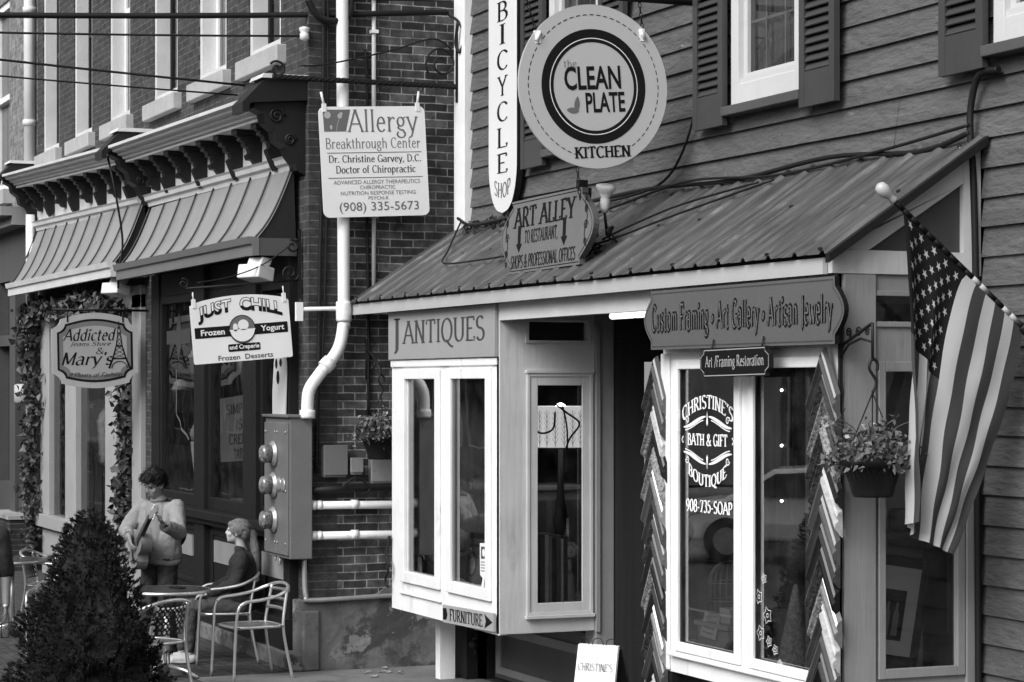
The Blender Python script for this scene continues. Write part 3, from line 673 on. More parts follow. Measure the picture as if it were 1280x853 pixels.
# brick steps with a railing in front of it
st = thing('brick_steps', 'small flight of brick steps with stone treads at the far shop door', 'steps', (-30.9, 5.3, 0))
for k in range(4):
    m = MB(); m.box(-31.8, -30.25, 4.75 + .3 * k, 5.05 + .3 * k if k < 3 else 5.95, 0, .17 * (k + 1)); q = m.build('step', brick_step, st)
    m = MB(); m.box(-31.82, -30.23, 4.72 + .3 * k, 5.05 + .3 * k if k < 3 else 5.94, .17 * (k + 1), .17 * (k + 1) + .05); m.build('tread', stone if k == 3 else concrete, q)
rl = MB()
rl.tube([(-30.4, 4.7, .2), (-30.4, 4.7, 1.15), (-30.4, 5.5, 1.75), (-30.4, 5.5, .7)], .022, 8)
for k in range(6):
    y = 4.82 + .12 * k; rl.tube([(-30.4, y, .25 + .75 * (y - 4.7)), (-30.4, y, 1.15 + .75 * (y - 4.7))], .010, 6)
tag(rl.build('stair_railing', iron), 'black iron railing beside the far brick steps', 'railing')

# ------------------------------------------------------------------ the clapboard house with its shop fronts
hs = thing('clapboard_house', 'grey clapboard house with shutters and a ribbed metal shed roof over its shop bays', 'house', (-14.6, 7.4, 0))
WIN = [(-16.52, -15.55), (-13.51, -12.57), (-10.50, -9.55)]     # upper windows
op = [(a, b, 4.32, 6.6) for a, b in WIN]
R.seed(11)
mb = MB()
E_ = .1655
def course(x0, x1, z):
    """one run of clapboards, cut into boards with small irregularities"""
    x = x0
    while x < x1 - .01:
        L = min(R.uniform(2.2, 4.2), x1 - x)
        if x1 - x - L < .5: L = x1 - x
        jz = [R.uniform(-.006, .006) for _ in range(2)]; jy = R.uniform(-.004, .004)
        a, b = x, x + L - .003
        n = max(1, int(L / .35))
        for k in range(n):
            p, q = a + (b - a) * k / n, a + (b - a) * (k + 1) / n
            zp = z + jz[0] + (jz[1] - jz[0]) * k / n + .004 * noise.noise((p * 1.3, z * 7, 0)); zq = z + jz[0] + (jz[1] - jz[0]) * (k + 1) / n + .004 * noise.noise((q * 1.3, z * 7, 0))
            yl = 7.373 + jy
            mb.poly([(p, yl, zp), (q, yl, zq), (q, 7.398, zq + E_ + .01), (p, 7.398, zp + E_ + .01)])
            mb.poly([(p, 7.40, zp), (q, 7.40, zq), (q, yl, zq), (p, yl, zp)])
        x += L
z = 0.02
while z < 7.2:
    xl = -18.30 if z > 3.70 else -10.68
    segs = [(xl, -4.0)]
    for (a, b, c, d) in op:
        if z + E_ * .6 > c and z < d:
            new = []
            for s0, s1 in segs:
                if b <= s0 or a >= s1: new.append((s0, s1)); continue
                if a > s0: new.append((s0, a))
                if b < s1: new.append((b, s1))
            segs = new
    for s0, s1 in segs: course(s0, s1, z)
    z += E_
mb.build('wall', siding_m, hs, recalc=False)
m = MB(); m.box(-18.585, -18.34, 7.335, 7.5, 3.1, 7.2); m.build('corner_board', white, hs, bevel=.006)
m = MB(); m.box(-4.0, -18.58, 7.55, 7.6, 3.0, 7.2); m.box(-4, -10.7, 7.45, 7.6, 0, 3.0); m.build('inner_wall', interior_dark, hs)
for i, (a, b) in enumerate(WIN):
    f = grid_wall(MB(), 'y', a, b, 4.32, 6.6, 7.33, 7.47, [(a + .10, b - .10, 4.46, 6.5)])
    w = f.build('window', mat('window_trim_%d' % i, .52, .5, .06, 4, bump=.1), hs, bevel=.005)
    s = grid_wall(MB(), 'y', a + .10, b - .10, 4.46, 6.5, 7.375, 7.43, [(a + .15, b - .15, 4.53, 5.55), (a + .15, b - .15, 5.63, 6.45)])
    s.box(a + .1, b - .1, 7.345, 7.376, 4.462, 4.50)
    s.build('sash', mat('sash_%d' % i, .50, .5, .05, 4), w)
    g = MB(); mx = (a + b) / 2
    for x in (mx - .12, mx + .13): g.box(x - .009, x + .009, 7.405, 7.42, 4.53, 5.55)
    for zz in (4.87, 5.21): g.box(a + .15, b - .15, 7.406, 7.419, zz - .009, zz + .009)
    g.build('muntin', panel_light, w)
    pane_y(a + .14, b - .14, 4.5, 6.46, 7.40, w, glass_up)
    cu = MB(); n = 40
    for k in range(n):
        x0, x1 = a + .1 + (b - a - .2) * k / n, a + .1 + (b - a - .2) * (k + 1) / n
        cu.poly([(x0, 7.455 + .012 * math.sin(k * 1.1), 4.4), (x1, 7.455 + .012 * math.sin((k + 1) * 1.1), 4.4), (x1, 7.455 + .012 * math.sin((k + 1) * 1.1), 6.6), (x0, 7.455 + .012 * math.sin(k * 1.1), 6.6)]).smooth = True
    cu.build('curtain', mat('curtain_%d' % i, .17, .9, .2, 3, stretch=(6, 1, .3)), w, recalc=False)
    sl = MB(); sl.box(a - .04, b + .04, 7.27, 7.47, 4.255, 4.318); sl.build('sill', mid_wood, w, bevel=.006)
    for s0, s1 in ((a - .47, a - .04), (b + .035, b + .465)):
        sh = MB(); zb = 4.20
        sh.box(s0, s0 + .065, 7.285, 7.325, zb, 6.5); sh.box(s1 - .065, s1, 7.285, 7.325, zb, 6.5)
        sh.box(s0 + .065, s1 - .065, 7.287, 7.323, zb, zb + .22)
        zz = zb + .24
        while zz < 6.5:
            sh.prism([(s0 + .066, y, q) for y, q in ((7.286, zz - .012), (7.291, zz - .018), (7.322, zz + .030), (7.317, zz + .036))], (s1 - s0 - .132, 0, 0)); zz += .0555
        sh.box(s0 + .066, s1 - .066, 7.324, 7.330, zb + .22, 6.5, 1)
        sh.build('shutter', [shutter_m, black], hs)
# ribbed shed roof
X0, X1 = -18.60, -10.62
def roof_z(y): return 3.175 + (y - 6.38) * (3.83 - 3.175) / (7.37 - 6.38)
rm = MB(); xs = []; x = X0
while x < X1:
    for dx, h in ((0, 0), (.075, .003), (.09, 0), (.205, 0), (.222, .021), (.248, .021), (.265, 0)):
        if x + dx < X1: xs.append((x + dx, h))
    x += .295
xs.append((X1, 0))
N = 10
for (xa, ha), (xb, hb) in zip(xs, xs[1:]):
    for k in range(N):
        ya, yb = 6.36 + (7.37 - 6.36) * k / N, 6.36 + (7.37 - 6.36) * (k + 1) / N
        def zz(x, y, h): return roof_z(y) + h + .006 * noise.noise((x * .9, y * 2, 0)) - (.012 * max(0, noise.noise((x * .7, 3, 0))) if y < 6.5 else 0)
        rm.poly([(xa, ya, zz(xa, ya, ha)), (xb, ya, zz(xb, ya, hb)), (xb, yb, zz(xb, yb, hb)), (xa, yb, zz(xa, yb, ha))])
for x in [X0 + .15 + .59 * k for k in range(0, 14)]:
    for y in ((6.40, 6.9, 7.3) if R.random() < .6 else (6.40,)):
        rm.lathe([(.013, -.004), (.013, .008), (.006, .012)], (x, y, roof_z(y) + .004), 6, 1)
roof = rm.build('shed_roof', [roof_m, iron], hs, recalc=False)
m = MB(); m.box(X0, -10.745, 6.395, 6.425, 3.055, 3.145); m.box(X0, -10.745, 6.43, 6.46, 3.07, 3.20, 1); m.build('fascia', [mat('fascia_paint', .40, .6, .08, 2, spots=[(.22, 12, .70, .05)]), iron], hs)
m = MB(); m.poly([(X0, 6.43, 3.065), (-10.75, 6.43, 3.065), (-10.75, 7.37, 3.065), (X0, 7.37, 3.065)]); m.build('soffit', dullwhite, hs)
m = MB()
for k in range(30):
    pass
m.prism([(-10.60, y, roof_z(y) + d) for y, d in ((6.35, .005), (7.37, .005), (7.37, -.045), (6.35, -.045))], (-.04, 0, 0)); m.build('roof_edge', iron, hs)
# gable end
m = MB()
rk = [(6.42, 3.165), (6.44, 3.165), (7.26, roof_z(7.26) - .05 - .0), (7.26, roof_z(7.26) - .05)]
m.prism([(-10.70, y, z) for y, z in ((6.425, 3.19), (6.66, 3.19), (7.27, roof_z(7.27) - .19), (7.27, roof_z(7.27) - .05), (6.425, roof_z(6.425) - .03))], (-.04, 0, 0))
m.box(-10.742, -10.695, 6.426, 7.385, 3.06, 3.188); m.box(-10.742, -10.698, 7.271, 7.385, 3.189, 3.78)
gb = m.build('gable_trim', cream, hs)
m = MB(); m.poly([(-10.735, 6.5, 3.15), (-10.735, 7.3, 3.15), (-10.735, 7.3, 3.75), (-10.735, 7.2, 3.70)]); m.build('gable_panel', shutter_m, hs, recalc=False)

# bay one (antiques): white front, cream side
m = grid_wall(MB(), 'y', -17.87, -15.56, .60, 2.66, 6.50, 6.56, [(-17.50, -16.80, .93, 2.50), (-16.50, -15.76, .93, 2.50)])
bay = m.build('bay_window', white, hs)
m = MB()
for x0, x1 in ((-17.60, -16.74), (-16.57, -15.69)):      # casement sashes standing proud
    grid_wall(m, 'y', x0, x1, .84, 2.58, 6.472, 6.499, [(x0 + .085, x1 - .085, .93, 2.50)])
m.box(-17.65, -16.72, 6.478, 6.499, .74, .755); m.box(-17.86, -15.58, 6.482, 6.499, 2.60, 2.655)
m.build('sash', white, bay, bevel=.006)
pane_y(-17.50, -16.80, .93, 2.50, 6.515, bay); pane_y(-16.50, -15.76, .93, 2.50, 6.515, bay)
m = grid_wall(MB(), 'x', 6.50, 7.27, .61, 3.06, -15.60, -15.54, [(6.79, 7.19, .82, 2.46), (6.73, 7.21, 2.785, 2.925)])
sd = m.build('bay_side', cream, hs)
m = grid_wall(MB(), 'x', 6.71, 7.25, .74, 2.54, -15.539, -15.52, [(6.735, 7.225, .765, 2.515)])
grid_wall(m, 'x', 6.735, 7.225, .765, 2.515, -15.545, -15.528, [(6.80, 7.165, .83, 2.45)])
m.box(-15.54, -15.50, 6.70, 7.26, .715, .74); m.box(-15.54, -15.51, 6.70, 7.26, 2.54, 2.565)
grid_wall(m, 'x', 6.70, 7.24, 2.765, 2.945, -15.539, -15.525, [(6.73, 7.21, 2.785, 2.925)])
m.build('window_frame', cream, sd, bevel=.003)
pane_x(6.79, 7.19, .82, 2.46, -15.575, sd); pane_x(6.73, 7.21, 2.78, 2.93, -15.575, sd)
m = MB(); m.box(-15.72, -15.52, 7.28, 7.42, 0, 3.06); m.box(-15.535, -15.50, 7.27, 7.30, .6, 2.9); m.build('post', greytrim, hs)
m = MB(); m.box(-17.87, -15.56, 6.56, 7.4, .605, .64); m.build('bay_floor', dullwhite, bay)
m = MB(); m.box(-17.87, -17.82, 6.561, 7.4, .64, 3.06); m.box(-18.6, -17.87, 7.36, 7.42, 0, 3.06); m.build('bay_side', white, bay)
m = MB(); m.box(-17.87, -15.56, 6.52, 6.56, 2.66, 3.06); m.build('header', dullwhite, bay)
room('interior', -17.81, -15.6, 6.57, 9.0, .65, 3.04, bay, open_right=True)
m = MB(); m.poly([(-15.6, 7.42, .65), (-15.6, 9, .65), (-15.6, 9, 3.04), (-15.6, 7.42, 3.04)]); m.build('interior', interior_dark, bay, recalc=False)
# below the bay: posts and a panelled door set back
m = MB(); m.box(-17.80, -17.70, 6.86, 7.00, 0, .605); m.build('bay_post', white, hs, bevel=.004)
m = MB(); m.box(-17.86, -17.6, 7.06, 7.42, 0, .605); m.box(-17.6, -15.72, 7.36, 7.42, 0, .605); m.build('base_wall', dark_wood, hs)
m = MB(); m.box(-17.66, -17.60, 7.16, 7.24, 0, .605); m.build('door_frame', white, hs)
d = MB(); d.box(-17.56, -15.72, 7.30, 7.345, .02, .56); dr = d.build('door_panel', mid_wood, hs)
d = grid_wall(MB(), 'y', -17.50, -15.73, .06, .46, 7.283, 7.299, [(-17.42, -15.80, .12, .39)]); d.build('panel_moulding', greytrim, dr)
d = MB(); d.lathe([(.01, 0), (.04, .02), (.045, .05), (.02, .07)], (-17.55, 7.14, .30), 10, axis=Matrix.Rotation(PI / 2, 3, 'X'))
d.tube([(-17.62, 7.12, .36), (-17.55, 7.10, .34), (-17.48, 7.11, .36)], .014, 6); d.tube([(-17.56, 7.13, .28), (-17.57, 7.12, .18)], .012, 6); d.build('latch', iron, dr)
h = MB(); h.tube(cat_rom([(-17.845, 6.47, 1.20), (-17.85, 6.45, 1.10), (-17.84, 6.44, 1.02), (-17.80, 6.44, .98), (-17.80, 6.44, .90), (-17.85, 6.44, .86), (-17.86, 6.44, .80), (-17.82, 6.45, .78)], 5), .012, 6)
h.tube(spiral((-17.83, 6.45, .95), .05, .02, 0, 1.0, (1, 0, 0), (0, 0, 1), 14), .009, 5); h.build('catch', iron, bay)
# header beam across the alley mouth
m = MB(); m.box(-15.535, -12.88, 6.49, 6.56, 2.93, 3.06); m.build('header_beam', dullwhite, hs)
# alley passage, dark and deep
m = MB()
m.poly([(-15.5, 7.42, 0), (-15.5, 13, 0), (-15.5, 13, 3.06), (-15.5, 7.42, 3.06)])
m.poly([(-12.9, 6.56, 0), (-12.9, 13, 0), (-12.9, 13, 3.06), (-12.9, 6.56, 3.06)])
m.poly([(-15.5, 13, 0), (-12.9, 13, 0), (-12.9, 13, 3.06), (-15.5, 13, 3.06)])
m.poly([(-15.5, 7.37, 3.05), (-12.9, 7.37, 3.05), (-12.9, 13, 3.05), (-15.5, 13, 3.05)])
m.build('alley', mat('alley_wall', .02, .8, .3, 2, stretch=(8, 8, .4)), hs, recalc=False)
# bay two (boutique)
m = grid_wall(MB(), 'y', -12.87, -10.72, .66, 2.66, 6.50, 6.56, [(-12.66, -11.87, .84, 2.575), (-11.71, -10.88, .84, 2.575)])
m.box(-12.87, -10.72, 6.50, 6.56, 2.661, 3.06)
bay2 = m.build('bay_window', white, hs)
m = MB()
for x0, x1 in ((-12.69, -11.845), (-11.735, -10.85)):
    grid_wall(m, 'y', x0, x1, .80, 2.61, 6.475, 6.499, [(x0 + .06, x1 - .06, .86, 2.55)])
m.box(-12.74, -10.74, 6.46, 6.499, .765, .795); m.box(-12.87, -12.76, 6.48, 6.499, .67, 2.65)
m.build('sash', white, bay2, bevel=.006)
pane_y(-12.66, -11.87, .84, 2.575, 6.515, bay2, glass_bay); pane_y(-11.71, -10.88, .84, 2.575, 6.515, bay2, glass_bay)
m = MB(); m.box(-12.87, -10.72, 6.58, 6.64, 0, .66); m.box(-12.87, -12.75, 6.5, 6.579, 0, .655); m.box(-10.86, -10.74, 6.5, 6.579, 0, .655); m.build('base_wall', dark_wood, hs)
m = MB(); m.box(-12.85, -10.76, 6.57, 7.4, .70, .80); m.build('display_floor', panel_light, bay2)
room('interior', -12.85, -10.76, 6.57, 8.6, .80, 2.9, bay2, open_right=True)
m = MB(); m.poly([(-10.80, 7.4, .8), (-10.80, 8.6, .8), (-10.80, 8.6, 2.9), (-10.80, 7.4, 2.9)]); m.build('interior', interior_dark, bay2, recalc=False)
m = grid_wall(MB(), 'x', 6.50, 7.385, 0, 3.058, -10.76, -10.715, [(6.76, 7.235, .89, 2.53), (6.67, 7.2, 2.80, 2.94)])
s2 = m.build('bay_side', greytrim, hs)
m = grid_wall(MB(), 'x', 6.72, 7.28, .84, 2.58, -10.714, -10.692, [(6.765, 7.23, .895, 2.525)])
grid_wall(m, 'x', 6.64, 7.24, 2.77, 2.97, -10.714, -10.70, [(6.67, 7.21, 2.80, 2.94)])
m.box(-10.714, -10.685, 7.285, 7.37, 0, 3.055); m.box(-10.714, -10.69, 6.50, 6.70, 0, 3.055)
m.build('window_frame', greytrim, s2, bevel=.004)
pane_x(6.76, 7.235, .89, 2.53, -10.74, s2, glass_store); pane_x(6.67, 7.2, 2.80, 2.94, -10.74, s2, glass_store)

# ------------------------------------------------------------------ across the street: seen only in the window glass
R.seed(21)
facing = [(-96, -80, 9.5, brick_front), (-79.6, -66, 8.0, brick_pale), (-65.6, -52, 10.0, brick_front), (-44, -31, 8.5, brick_pale), (-30.6, -18, 9.5, brick_front), (-17.6, -6, 8.2, brick_pale)]
for i, (a, b, h, bmx) in enumerate(facing):
    t = thing('town_building', ['tall brick', 'painted brick', 'broad brick', 'pale', 'dark brick', 'low pale'][i] + ' town building across the street', 'building', ((a + b) / 2, -12.1, 0))
    hl = []; n = int((b - a) / 2.6)
    for k in range(n):
        c = a + (b - a) * (k + .5) / n
        hl += [(c - .5, c + .5, 4.6, 6.4), (c - .9, c + .9, .7, 3.0)]
    m = grid_wall(MB(), 'y', a, b, -.1, h, -12.5, -12.1, hl); m.build('wall', bmx, t)
    for q in hl:
        w = pane_y(q[0], q[1], q[2], q[3], -12.3, t, glass_up, 'window')
        f = grid_wall(MB(), 'y', q[0] - .06, q[1] + .06, q[2] - .06, q[3] + .06, -12.14, -12.06, [q]); f.build('frame', dullwhite, w)
    m = MB(); m.box(a, b, -20, -12.6, -.1, h); m.build('back', interior_dark, t)
    m = MB(); m.box(a, b, -12.1, -11.7, h - .4, h); m.box(a, b, -12.1, -11.9, 3.4, 3.8); m.build('cornice', dullwhite, t)

# ------------------------------------------------------------------ signs (local: x right, z up, face towards -y)
FACE_X = rad(90)      # turned to face along the street
def chain(mb, a, b, r=.010, mi=0):
    a, b = Vector(a), Vector(b); L = (b - a).length; n = max(2, int(L / .034)); d = (b - a).normalized()
    for k in range(n):
        c = a.lerp(b, (k + .5) / n); s1 = d.orthogonal().normalized(); s2 = d.cross(s1)
        s = s1 if k % 2 else s2
        mb.tube([c + d * (.022 * math.cos(t)) + s * (.010 * math.sin(t)) for t in [2 * PI * q / 10 for q in range(10)]], .0035, 5, mi, closed=True)
# round kitchen sign
t = thing('hanging_sign', 'large round pale hanging sign with a thick black ring', 'sign', (-14.0, 6.545, 4.475), rot=(0, -.075, FACE_X))
r = .555
m = MB(); m.prism([(r * math.cos(2 * PI * k / 72), 0, r * math.sin(2 * PI * k / 72)) for k in range(72)], (0, .018, 0)); m.build('board', mat('round_sign_board', .46, .35, .03, 2), t, local=True)
m = MB(); disc(m, 0, 0, r * .70, r * .70, -.0015, 0, 64, r_in=r * .54); m.build('ring', ink, t, local=True)
m = MB(); disc(m, 0, 0, r * .592, r * .592, -.0025, 0, 64, r_in=r * .582)
k = 0
for a in range(-58, 250, 6): disc(m, 0, 0, r * .879, r * .879, -.0015, 1, 3, r_in=r * .868, a0=a, a1=a + 3.6)
put_text(m, sans_polys('CLEAN', .022), -.012 * r, .105 * r, .76 * r, .29 * r, -.002, 1)
put_text(m, sans_polys('PLATE', .022), .14 * r, -.195 * r, .53 * r, .245 * r, -.002, 1)
put_text(m, serif_polys('the', .09, .05, .05), -.30 * r, .285 * r, .17 * r, .095 * r, -.002, 2)
put_text(m, serif_polys('KITCHEN', .19, .09, .10), .06 * r, -.80 * r, .76 * r, .15 * r, -.002, 1)
for (cx, cz, ang, L) in ((-.245, -.215, 80, .21), (-.305, -.285, -8, .17)):
    ca, sa = math.cos(rad(ang)), math.sin(rad(ang)); q = []
    for k in range(17):
        u = -1 + 2 * k / 16; q.append((u * L / 2, .036 * (1 - u * u)))
    q += [(-u0, -w0) for u0, w0 in q[1:-1]]
    m.poly([((cx + ca * u - sa * w) * r, -.002 - .0003 * (ang > 0), (cz + sa * u + ca * w) * r) for u, w in q], 2)
m.build('lettering', [sign_white, ink, ink_mid], t, local=True)
m = MB()
for sx in (-1, 1):
    m.tube([(sx * .405, -.006, .315), (sx * .375, -.006, .375)], .014, 6)
    m.box(sx * .39 - .02, sx * .39 + .02, -.004, .024, .30, .385)
m.build('bracket', pvc, t, local=True)
m = MB()
for sx in (-1, 1): chain(m, (sx * .40, .01, .39), (sx * .42 - .03, .01, .60))
chain(m, (-.16, .01, -.535), (-.155, .01, -.76)); m.build('chain', iron, t, local=True)
m = MB(); m.tube([(-14.0, 7.39, 5.09), (-14.0, 5.80, 5.09)], .022, 8)
m.tube(cat_rom([(-14, 7.39, 5.75), (-14, 6.9, 5.5), (-14, 6.2, 5.15), (-14, 5.95, 5.10)]), .012, 6); m.box(-14.03, -13.97, 7.36, 7.395, 4.95, 5.9)
tag(m.build('sign_bracket', iron), 'black iron arm on the clapboards holding the large round sign', 'bracket')

# square clinic sign
t = thing('hanging_sign', 'square white hanging sign of small grey text on a twisted iron bar', 'sign', (-18.5, 6.57, 4.375), rot=(0, -.055, FACE_X))
S = .965 / 684
def al(px, pz): return ((px - 440) * S, (407 - pz) * S)
m = MB(); plate(m, rrect(.965, .945, .055), .012); m.build('board', sign_white, t, local=True)
m = MB()
def sgn(polys, x0, x1, z0, z1, mi, **kw):
    a, b = al(x0, z1), al(x1, z0); put_text(m, polys, (a[0] + b[0]) / 2, (a[1] + b[1]) / 2, b[0] - a[0], b[1] - a[1], -.002, mi, **kw)
sgn(serif_polys('Allergy', .095, .04, .05), 275, 735, 88, 270, 1)
sgn(serif_polys('Breakthrough Center', .10, .045, .04), 133, 743, 262, 345, 1)
sgn(serif_polys('Dr. Christine Garvey, D.C.', .13, .05, .05), 147, 743, 366, 424, 0)
sgn(serif_polys('Doctor of Chiropractic', .13, .05, .05), 190, 703, 430, 490, 0)
sgn(sans_polys('ADVANCED ALLERGY THERAPEUTICS'), 170, 728, 519, 543, 1)
sgn(sans_polys('CHIROPRACTIC'), 337, 566, 552, 575, 1)
sgn(sans_polys('NUTRITION RESPONSE TESTING'), 212, 695, 586, 609, 1)
sgn(sans_polys('PSYCH-K'), 388, 520, 618, 640, 1)
sgn(sans_polys('(908) 335-5673'), 200, 712, 652, 722, 1)
for z in (352, 504): line2(m, [al(137, z), al(748, z)], .006, -.002, 1)
m.poly([(p[0], -.002, p[1]) for p in (al(123, 90), al(300, 90), al(265, 222), al(127, 222))], 1)
c = al(152, 122); disc(m, c[0], c[1], .030, .030, -.003, 2, 20)
c = al(232, 125); m.poly([(c[0] + dx, -.003, c[1] + dz) for dx, dz in ((-.025, .0), (.01, .03), (.025, .02), (.012, -.025), (-.015, -.025))], 2)
line2(m, [al(228, 140), al(212, 180), al(205, 220)], .004, -.003, 2); c = al(172, 196); disc(m, c[0], c[1], .012, .02, -.003, 2, 12)
m.build('lettering', [ink, ink_mid, panel_light], t, local=True)
m = MB()
for x, sx in ((-.43, -1), (.42, 1)):
    m.box(x - .018, x + .018, -.006, .018, .43, .50); m.tube([(x, .006, .49), (x + sx * .0 + .02 * sx, .006, .60)], .011, 6)
m.build('hanger', pvc, t, local=True)
m = MB(); n = 120
for k in range(4):   # twisted square bar
    m.tube([(-18.5 + .013 * math.cos(k * PI / 2 + q * .42), 5.66 + (7.36 - 5.66) * q / n, 5.055 + .013 * math.sin(k * PI / 2 + q * .42)) for q in range(n + 1)], .012, 5)
m.box(-18.52, -18.48, 7.325, 7.345, 4.92, 5.52)
m.tube(spiral((-18.5, 7.19, 5.25), .03, .155, 0, 1.6, (0, 1, 0), (0, 0, 1), 34) , .010, 6)
m.tube(cat_rom([(-18.5, 7.28, 5.38), (-18.5, 7.1, 5.46), (-18.5, 6.7, 5.33), (-18.5, 6.15, 5.19), (-18.5, 5.9, 5.16)]), .008, 6)
m.tube(spiral((-18.5, 5.70, 5.12), .02, .075, 0, 1.4, (0, 1, 0), (0, 0, 1), 24), .010, 6)
for y in (6.15, 6.99): m.tube([(-18.5, y + .024 * math.cos(a), 5.02 + .026 * math.sin(a)) for a in [k * PI / 5 for k in range(10)]], .005, 5, closed=True)
tag(m.build('sign_bracket', iron), 'twisted black iron bar with a scroll, fixed to the white corner board', 'bracket')

# frozen yogurt sign
t = thing('hanging_sign', 'white arched hanging sign with black bands and a bowl in a circle', 'sign', (-18.85, 5.49, 2.915), rot=(0, -.085, FACE_X))
S = .875 / 930
def al(px, pz): return ((px - 556) * S, (412 - pz) * S)
W2, H2 = .4375, .255
ol = [(-W2 + .01, -H2), (W2 - .01, -H2), (W2, -H2 + .01), (W2, H2 - .015)]
ol += [(W2 * (1 - 2 * k / 20), H2 + .055 * (1 - (1 - 2 * k / 20) ** 2)) for k in range(1, 20)] + [(-W2, H2 - .015), (-W2, -H2 + .01)]
m = MB(); plate(m, ol, .012); m.build('board', sign_white, t, local=True)
m = MB()
jw = lambda a, b: (a, b + .07 * (1 - (a / .38) ** 2) - .035)
JP = sans_polys('JUST  CHILL', .055); jx = [p for q in JP for p in q]; jb = (min(p[0] for p in jx), max(p[0] for p in jx), min(p[1] for p in jx), max(p[1] for p in jx))
put_text(m, JP, .0, .180, .75, .150, -.002, 0, warp=jw)
put_text(m, sans_polys('JUST  CHILL', .012), .0, .180, .75, .150, -.004, 1, warp=jw, box=jb, clip=(.52, True))
plate_pts = rrect(.825, .092, .008)
m.poly([(p[0], -.002, p[1] + .008) for p in plate_pts], 0)
put_text(m, sans_polys('Frozen', .025), -.255, .008, .21, .052, -.004, 1); put_text(m, sans_polys('Yogurt', .025), .275, .004, .21, .064, -.004, 1)
disc(m, .006, .016, .118, .122, -.005, 0, 40); disc(m, .006, .016, .110, .114, -.0065, 2, 40)
m.poly([(.006 + .108 * math.cos(a) * (1.08 if k in (0, 20) else 1), -.008, .016 + .105 * math.sin(a)) for k, a in enumerate([PI + PI * q / 20 for q in range(21)])], 1)
disc(m, .016, .052, .048, .046, -.008, 1, 24); disc(m, -.055, .035, .022, .035, -.008, 1, 16)
m.poly([(p[0] + .012, -.0025, p[1] - .138) for p in rrect(.285, .064, .012)], 0); put_text(m, sans_polys('and Creperie', .025), .012, -.138, .265, .050, -.0045, 1)
put_text(m, sans_polys('Frozen  Desserts', .012), .018, -.218, .485, .044, -.002, 3)
m.build('lettering', [ink, sign_white, ink_mid, ink_grey], t, local=True)
m = MB()
for x in (-.40, .40): m.box(x - .016, x + .016, -.006, .018, .225, .30); m.tube([(x, .006, .29), (x, .006, .36)], .006, 6)
m.build('hanger', pvc, t, local=True)
m = MB()
m.tube([(-18.85, 6.0, 3.36), (-18.85, 5.0, 3.27)], .010, 6); m.tube(spiral((-18.85, 4.98, 3.31), .012, .045, 0, 1.3, (0, 1, 0), (0, 0, 1)), .008, 6)
m.tube(cat_rom([(-18.85, 6.0, 3.72), (-18.85, 5.7, 3.50), (-18.85, 5.4, 3.38), (-18.85, 5.1, 3.32)]), .006, 6)
m.box(-18.86, -18.84, 5.995, 6.02, 3.2, 3.8); m.tube(spiral((-18.85, 5.92, 3.42), .015, .085, PI, 1.5, (0, 1, 0), (0, 0, 1)), .010, 6); m.tube(spiral((-18.85, 5.94, 3.65), .012, .06, 0, 1.3, (0, 1, 0), (0, 0, 1)), .010, 6)
tag(m.build('sign_bracket', iron), 'thin scrolled iron bracket at the brick corner above the frozen dessert sign', 'bracket')

# jeans store sign
t = thing('hanging_sign', 'ornate plaque sign with a lattice tower drawing, hanging by the ivy', 'sign', (-24.3, 5.45, 2.82), rot=(0, -.02, FACE_X))
def plaque(w, h, n=7):
    o = []
    q = [(.5, .30), (.5, -.30)]
    def corner(sx, sz):
        return [(sx * (.5 - .10 + .10 * math.cos(a) * 1.0) if False else sx * (.5 - .105 * math.sin(a)), sz * (.30 + .10 * (1 - math.cos(a)) + .03 * math.sin(a))) for a in [PI / 2 * k / n for k in range(n + 1)]]
    a = corner(1, 1); top = [(.395 - .79 * k / 14, .43 + .085 * math.sin(PI * k / 14)) for k in range(1, 14)]; b = corner(-1, 1)[::-1]
    c_ = corner(-1, -1); bot = [(-.395 + .79 * k / 14, -.43 - .07 * math.sin(PI * k / 14)) for k in range(1, 14)]; d = corner(1, -1)[::-1]
    return [(x * w, z * h) for x, z in a + top + b + c_ + bot + d]
W2, H2 = .93, .80
m = MB(); plate(m, plaque(W2, H2), .03); m.build('board', panel_light, t, local=True)
m = MB(); m.poly([(x, -.002, z) for x, z in plaque(W2 * .88, H2 * .84)], 0)
m.poly([(x, -.003, z) for x, z in plaque(W2 * .83, H2 * .78)], 2); m.poly([(x, -.0036, z) for x, z in plaque(W2 * .74, H2 * .66)], 1)
put_text(m, serif_polys('Addicted', .15, .03, .03, 35, .25), -.06, .175, .58, .135, -.005, 0)
put_text(m, serif_polys('Jeans Store', .11, .04, .03, 35, .3), -.05, .075, .44, .055, -.005, 0)
put_text(m, serif_polys('&', .11, .04, 0, 35, .1), .05, .0, .085, .07, -.005, 0)
put_text(m, serif_polys("Mary's", .15, .03, .03, 35, .25), -.09, -.10, .56, .18, -.005, 0)
put_text(m, serif_polys('8 Floors of Fashion', .12, .05, .03, 35, .3), 0, -.255, .58, .048, -.005, 0)
for sx in (-1, 1):    # lattice tower
    line2(m, [(.26 + sx * .115, -.19), (.26 + sx * .07, -.08), (.26 + sx * .03, .06), (.26 + sx * .008, .26)], [.022, .018, .012, .006], -.006, 0)
line2(m, [(.26, .24), (.26, .32)], .008, -.006, 0)
for z, w in ((-.085, .17), (.05, .08), (.19, .04)): line2(m, [(.26 - w / 2, z), (.26 + w / 2, z)], .014, -.0065, 0)
line2(m, [(.26 + .085 * math.cos(rad(a)), -.19 + .075 * math.sin(rad(a))) for a in range(0, 181, 15)], .010, -.0068, 0)
